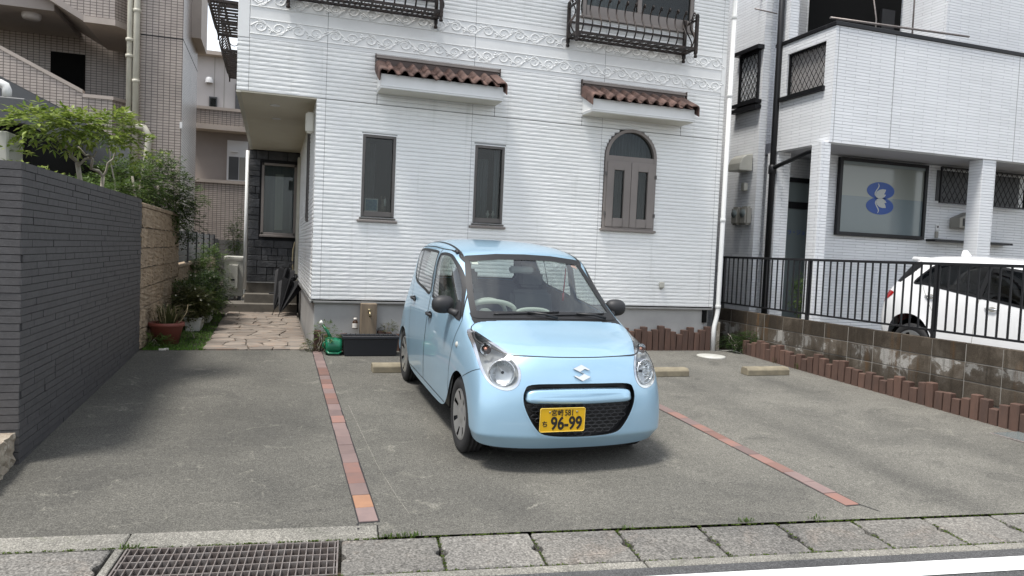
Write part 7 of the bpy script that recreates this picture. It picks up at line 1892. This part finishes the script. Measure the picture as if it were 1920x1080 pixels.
# interior
ca = empty('tmp', (0, 0, 0)); bpy.data.objects.remove(ca)
m_ = MB(); prof = [(.80, .88), (.86, .955), (1.05, .985), (1.18, .965), (1.24, .90), (1.26, .62), (1.0, .40), (.80, .40)]
m_.prism([(-.60, y, z) for y, z in prof], [(.60, y, z) for y, z in prof]); dash = m_.build('dashboard', 'cabin_light', car, 0.02, 2, local=True)
MB().tube([(-.33 + .20 * cos(a_), 1.20 - .03 * sin(a_) * 0, .985 + .075 * sin(a_)) for a_ in [pi * i / 14 for i in range(15)]], 0.02, 8).build('meter_hood', 'cabin_light', dash, local=True)
MB().tube([(.02 + .14 * cos(a_), 1.17, .975 + .03 * sin(a_)) for a_ in [pi * i / 10 for i in range(11)]], 0.016, 8).build('vent_hood', 'cabin_light', dash, local=True)
swc = Vector((-.33, 1.40, .90)); swn2 = Vector((0, -.88, -.47)).normalized(); su = Vector((1, 0, 0)); sv = swn2.cross(su).normalized()
sw_ = MB().tube([swc + (su * cos(2 * pi * k / 36) + sv * sin(2 * pi * k / 36)) * .185 for k in range(36)], .017, 8, closed=True)
for a_ in (0.1, pi - 0.1, -pi / 2): sw_.tube([swc, swc + (su * cos(a_) + sv * sin(a_)) * .185], .018, 6)
sw_.lathe([(0.0, -.02), (.07, -.015), (.08, .0), (.07, .02), (0.0, .02)], (swc.x, swc.y, swc.z), 16, 'y')
sw_.build('steering_wheel', 'cabin_light', car, local=True)
def seat(cx, y0, w, nm):
    hw = w / 2; m_ = MB()
    m_.prism([(cx - hw, y0 - .45, .45), (cx - hw, y0 - .46, .58), (cx - hw, y0, .55), (cx - hw, y0, .42)], [(cx + hw, y0 - .45, .45), (cx + hw, y0 - .46, .58), (cx + hw, y0, .55), (cx + hw, y0, .42)])
    m_.prism([(cx - hw * .95, y0 - .03, .52), (cx - hw * .85, y0 + .10, 1.08), (cx - hw * .85, y0 + .20, 1.08), (cx - hw * .95, y0 + .12, .50)], [(cx + hw * .95, y0 - .03, .52), (cx + hw * .85, y0 + .10, 1.08), (cx + hw * .85, y0 + .20, 1.08), (cx + hw * .95, y0 + .12, .50)])
    s_ = m_.build(nm, 'seat_grey', car, 0.04, 3, local=True)
    return s_
for cx in (-.33, .33):
    s_ = seat(cx, 1.98, .50, 'front_seat')
    MB().box(cx - .12, cx + .12, 2.10, 2.19, 1.10, 1.26).build('headrest', 'seat_grey', s_, 0.03, 3, local=True)
seat(0, 2.85, 1.15, 'rear_seat')
MB().box(-.64, .64, .95, 3.1, .26, .36).build('cabin_floor', 'seat_grey', car, local=True)
rm_ = MB().box(-.02 - .11, -.02 + .11, 1.40, 1.43, 1.285, 1.345).build('rear_view_mirror', 'cabin_grey', car, 0.012, 2, local=True); MB().tube([(-.02, 1.42, 1.34), (-.02, 1.44, 1.41)], .01, 6).build('mirror_stem', 'trim_black', rm_, local=True)
# stickers and the hanging charm on the screen
h = sh_.hit('front', -.46, 1.372, 1); 
tag(sh_.patch([(-.475, 1.355), (-.425, 1.355), (-.425, 1.385), (-.475, 1.385)], 'front', 1, 'paper', 'inspection_sticker', ws, -0.004), None)
sh_.patch(smooth_poly([(.42, 1.365), (.45, 1.355), (.475, 1.345), (.47, 1.375), (.44, 1.39)], 3), 'front', 1, 'amber', 'screen_sticker', ws, -0.004)
cha = MB().tube([(.40, 1.43, 1.34), (.395, 1.43, 1.20), (.39, 1.43, 1.10)], .006, 6); cha.tube([(.39, 1.43, 1.12), (.39, 1.43, 1.05)], [.011, .009], 6)
cho = cha.build('hanging_charm', 'lamp_red', None, local=True); cho.matrix_world = Matrix.Translation((CX, CY, gz(CY))) @ Matrix.Rotation(car_a, 4, 'X'); tag(cho, 'thin red charm hanging behind the windscreen of the blue car', 'charm')

# ---------------------------------------------------------------- white car behind the railing (nose towards the street)
def suv_rows():
    """x half width, y from the tail (0) forward (negative world y handled by root rotation), z"""
    R_ = []
    def row(y0, zc, pts): R_.append([(0, y0, zc)] + pts)
    # tail
    row(.12, .30, [(.3, .12, .30), (.55, .14, .30), (.68, .17, .30), (.75, .21, .30), (.79, .25, .31), (.805, .28, .32), (.815, .31, .33)])
    row(.0, .55, [(.3, .005, .55), (.56, .02, .55), (.70, .06, .55), (.775, .11, .55), (.81, .17, .55), (.825, .24, .55), (.832, .32, .54)])
    row(.02, .80, [(.3, .025, .80), (.56, .04, .80), (.71, .08, .80), (.785, .13, .80), (.82, .20, .79), (.833, .29, .76), (.84, .40, .70)])
    row(.06, 1.02, [(.3, .065, 1.02), (.56, .08, 1.02), (.70, .12, 1.02), (.77, .17, 1.01), (.80, .25, .98), (.825, .38, .90), (.845, .55, .775)])
    row(.20, 1.20, [(.3, .205, 1.20), (.54, .215, 1.20), (.66, .24, 1.20), (.725, .29, 1.18), (.765, .40, 1.12), (.815, .58, .98), (.847, .74, .79)])
    row(.36, 1.50, [(.3, .365, 1.50), (.50, .375, 1.49), (.60, .40, 1.46), (.655, .48, 1.40), (.715, .62, 1.25), (.80, .80, 1.0), (.845, .95, .70)])
    row(.50, 1.585, [(.3, .50, 1.583), (.48, .51, 1.57), (.58, .54, 1.535), (.64, .66, 1.46), (.71, .80, 1.27), (.80, .95, 1.0), (.838, 1.06, .45)])
    row(1.0, 1.62, [(.3, 1.0, 1.618), (.48, 1.0, 1.605), (.585, 1.0, 1.57), (.645, 1.02, 1.49), (.71, 1.08, 1.27), (.80, 1.12, .98), (.83, 1.16, .30)])
    row(1.7, 1.625, [(.3, 1.7, 1.623), (.48, 1.7, 1.61), (.585, 1.7, 1.575), (.645, 1.7, 1.49), (.71, 1.7, 1.25), (.80, 1.7, .97), (.83, 1.7, .30)])
    row(2.25, 1.58, [(.3, 2.25, 1.578), (.48, 2.25, 1.565), (.58, 2.24, 1.53), (.64, 2.26, 1.44), (.71, 2.3, 1.22), (.80, 2.3, .96), (.83, 2.3, .30)])
    row(2.75, 1.25, [(.3, 2.74, 1.25), (.50, 2.70, 1.24), (.62, 2.66, 1.22), (.68, 2.68, 1.16), (.73, 2.7, 1.06), (.80, 2.72, .94), (.835, 2.75, .40)])
    row(3.0, 1.10, [(.3, 2.99, 1.10), (.52, 2.95, 1.09), (.66, 2.90, 1.07), (.73, 2.9, 1.04), (.77, 2.93, .99), (.815, 2.98, .92), (.845, 3.02, .76)])
    row(3.5, 1.04, [(.3, 3.49, 1.04), (.52, 3.46, 1.03), (.66, 3.42, 1.01), (.74, 3.42, .98), (.79, 3.43, .93), (.825, 3.46, .86), (.845, 3.5, .74)])
    row(3.88, .92, [(.3, 3.86, .92), (.52, 3.80, .91), (.66, 3.72, .90), (.745, 3.66, .86), (.79, 3.64, .80), (.82, 3.64, .70), (.838, 3.65, .55)])
    row(3.99, .60, [(.3, 3.97, .60), (.52, 3.92, .60), (.67, 3.84, .60), (.755, 3.76, .58), (.79, 3.72, .55), (.81, 3.70, .50), (.822, 3.69, .42)])
    row(3.95, .25, [(.3, 3.93, .25), (.52, 3.88, .25), (.66, 3.80, .25), (.73, 3.74, .26), (.76, 3.71, .27), (.775, 3.70, .28), (.785, 3.69, .29)])
    return R_
SX, SYR = 9.19, 8.50
suv = empty('white_crossover', (SX, SYR, gz(SYR)), 'white compact crossover parked behind the black railing', 'car'); suv.rotation_euler = (-car_a, 0, pi)
ss = Shell(suv_rows(), 4)
SWI = smooth_poly([(.60, 1.205), (.80, 1.195), (1.3, 1.14), (1.9, 1.08), (2.5, 1.02), (2.72, 1.0), (2.62, 1.12), (2.38, 1.34), (2.18, 1.455), (1.7, 1.50), (1.1, 1.495), (.85, 1.46), (.72, 1.36)], 5)
BLK = [(.20, 1.20), (.36, 1.19), (.52, 1.33), (.62, 1.44), (.56, 1.50), (.42, 1.47)]
SRG = [(-.56, 1.16), (.56, 1.16), (.52, 1.46), (-.52, 1.46)]
for sg in (-1, 1):
    ss.claim('win%d' % sg, lambda c, n: sg * c.x > .5 and abs(n.x) > .3 and inside(SWI, c.y, c.z))
    ss.claim('blk%d' % sg, lambda c, n: sg * c.x > .5 and abs(n.x) > .25 and inside(BLK, c.y, c.z))
ss.claim('rg', lambda c, n: c.y < .6 and n.y < -.2 and inside(SRG, c.x, c.z))
ss.claim('body', lambda c, n: True)
sb = ss.part('body', 'body', 'paint_white', suv); [(ss.part('win%d' % q, 'side_window', 'dark_car_glass', suv), ss.part('blk%d' % q, 'quarter_panel', 'grille_black', suv)) for q in (-1, 1)]; ss.part('rg', 'rear_window', 'dark_car_glass', suv)
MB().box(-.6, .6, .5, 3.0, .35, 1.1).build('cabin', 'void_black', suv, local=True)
for sg in (-1, 1):
    ss.ribbon(SWI, -0.010, 0.02, 'side', sg, 'grille_black', 'window_seal', suv, 0.004)
    ss.ribbon([(1.62, 1.09), (1.64, 1.505)], -0.03, 0.03, 'side', sg, 'grille_black', 'door_pillar', suv, 0.005, False)
    ss.ribbon([(1.62, 1.09), (1.63, .40)], -0.003, 0.003, 'side', sg, 'meter_grey', 'door_seam', suv, 0.002, False); ss.ribbon([(.74, 1.19), (1.0, .85), (1.06, .45)], -0.003, 0.003, 'side', sg, 'meter_grey', 'door_seam', suv, 0.002, False)
    for y, z in ((.93, 1.045), (1.82, .985)):
        h = ss.hit('side', y, z, sg)
        if h:
            ss.patch(smooth_poly([(y - .06, z), (y, z + .03), (y + .06, z), (y, z - .03)], 4), 'side', sg, 'meter_grey', 'handle_recess', suv, 0.002)
            x = h[0].x; MB().tube([(x + sg * .005, y - .09, z), (x + sg * .028, y - .05, z), (x + sg * .028, y + .05, z), (x + sg * .005, y + .09, z)], .012, 8).build('handle', 'chrome', suv, local=True)
    ss.patch(smooth_poly([(.02, .86), (.17, .90), (.30, 1.0), (.30, 1.05), (.14, 1.06), (.05, 1.03), (.03, .95)], 4), 'side', sg, 'lamp_red', 'tail_lamp', suv, 0.006)
    for y, nm in ((.72, 'rear'), (3.245, 'front')):
        make_wheel(suv, sg * .735, y, .325, .195, sg, 5, .215, 'hub_silver')
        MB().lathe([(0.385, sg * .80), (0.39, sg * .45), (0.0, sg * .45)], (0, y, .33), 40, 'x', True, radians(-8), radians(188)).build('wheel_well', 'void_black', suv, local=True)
        arch_pts = [(y + .405 * cos(a_), .33 + .405 * sin(a_)) for a_ in [radians(8 + 164 * i / 24) for i in range(25)]]
        ss.ribbon(arch_pts, -0.03, 0.022, 'side', sg, 'matte_black', 'arch_trim', suv, 0.004, False)
MB().box(-.76, .76, .2, 3.8, .22, .34).build('underbody', 'trim_black', suv, local=True)
MB().prism([(-.015, .66, 1.60), (-.015, .82, 1.61), (-.015, .74, 1.69), (-.015, .68, 1.69)], [(.015, .66, 1.60), (.015, .82, 1.61), (.015, .74, 1.69), (.015, .68, 1.69)]).build('shark_fin_aerial', 'paint_white', suv, 0.008, 2, local=True)
MB().box(-.52, .52, .30, .46, 1.50, 1.56).build('roof_spoiler', 'paint_white', suv, 0.02, 2, local=True)
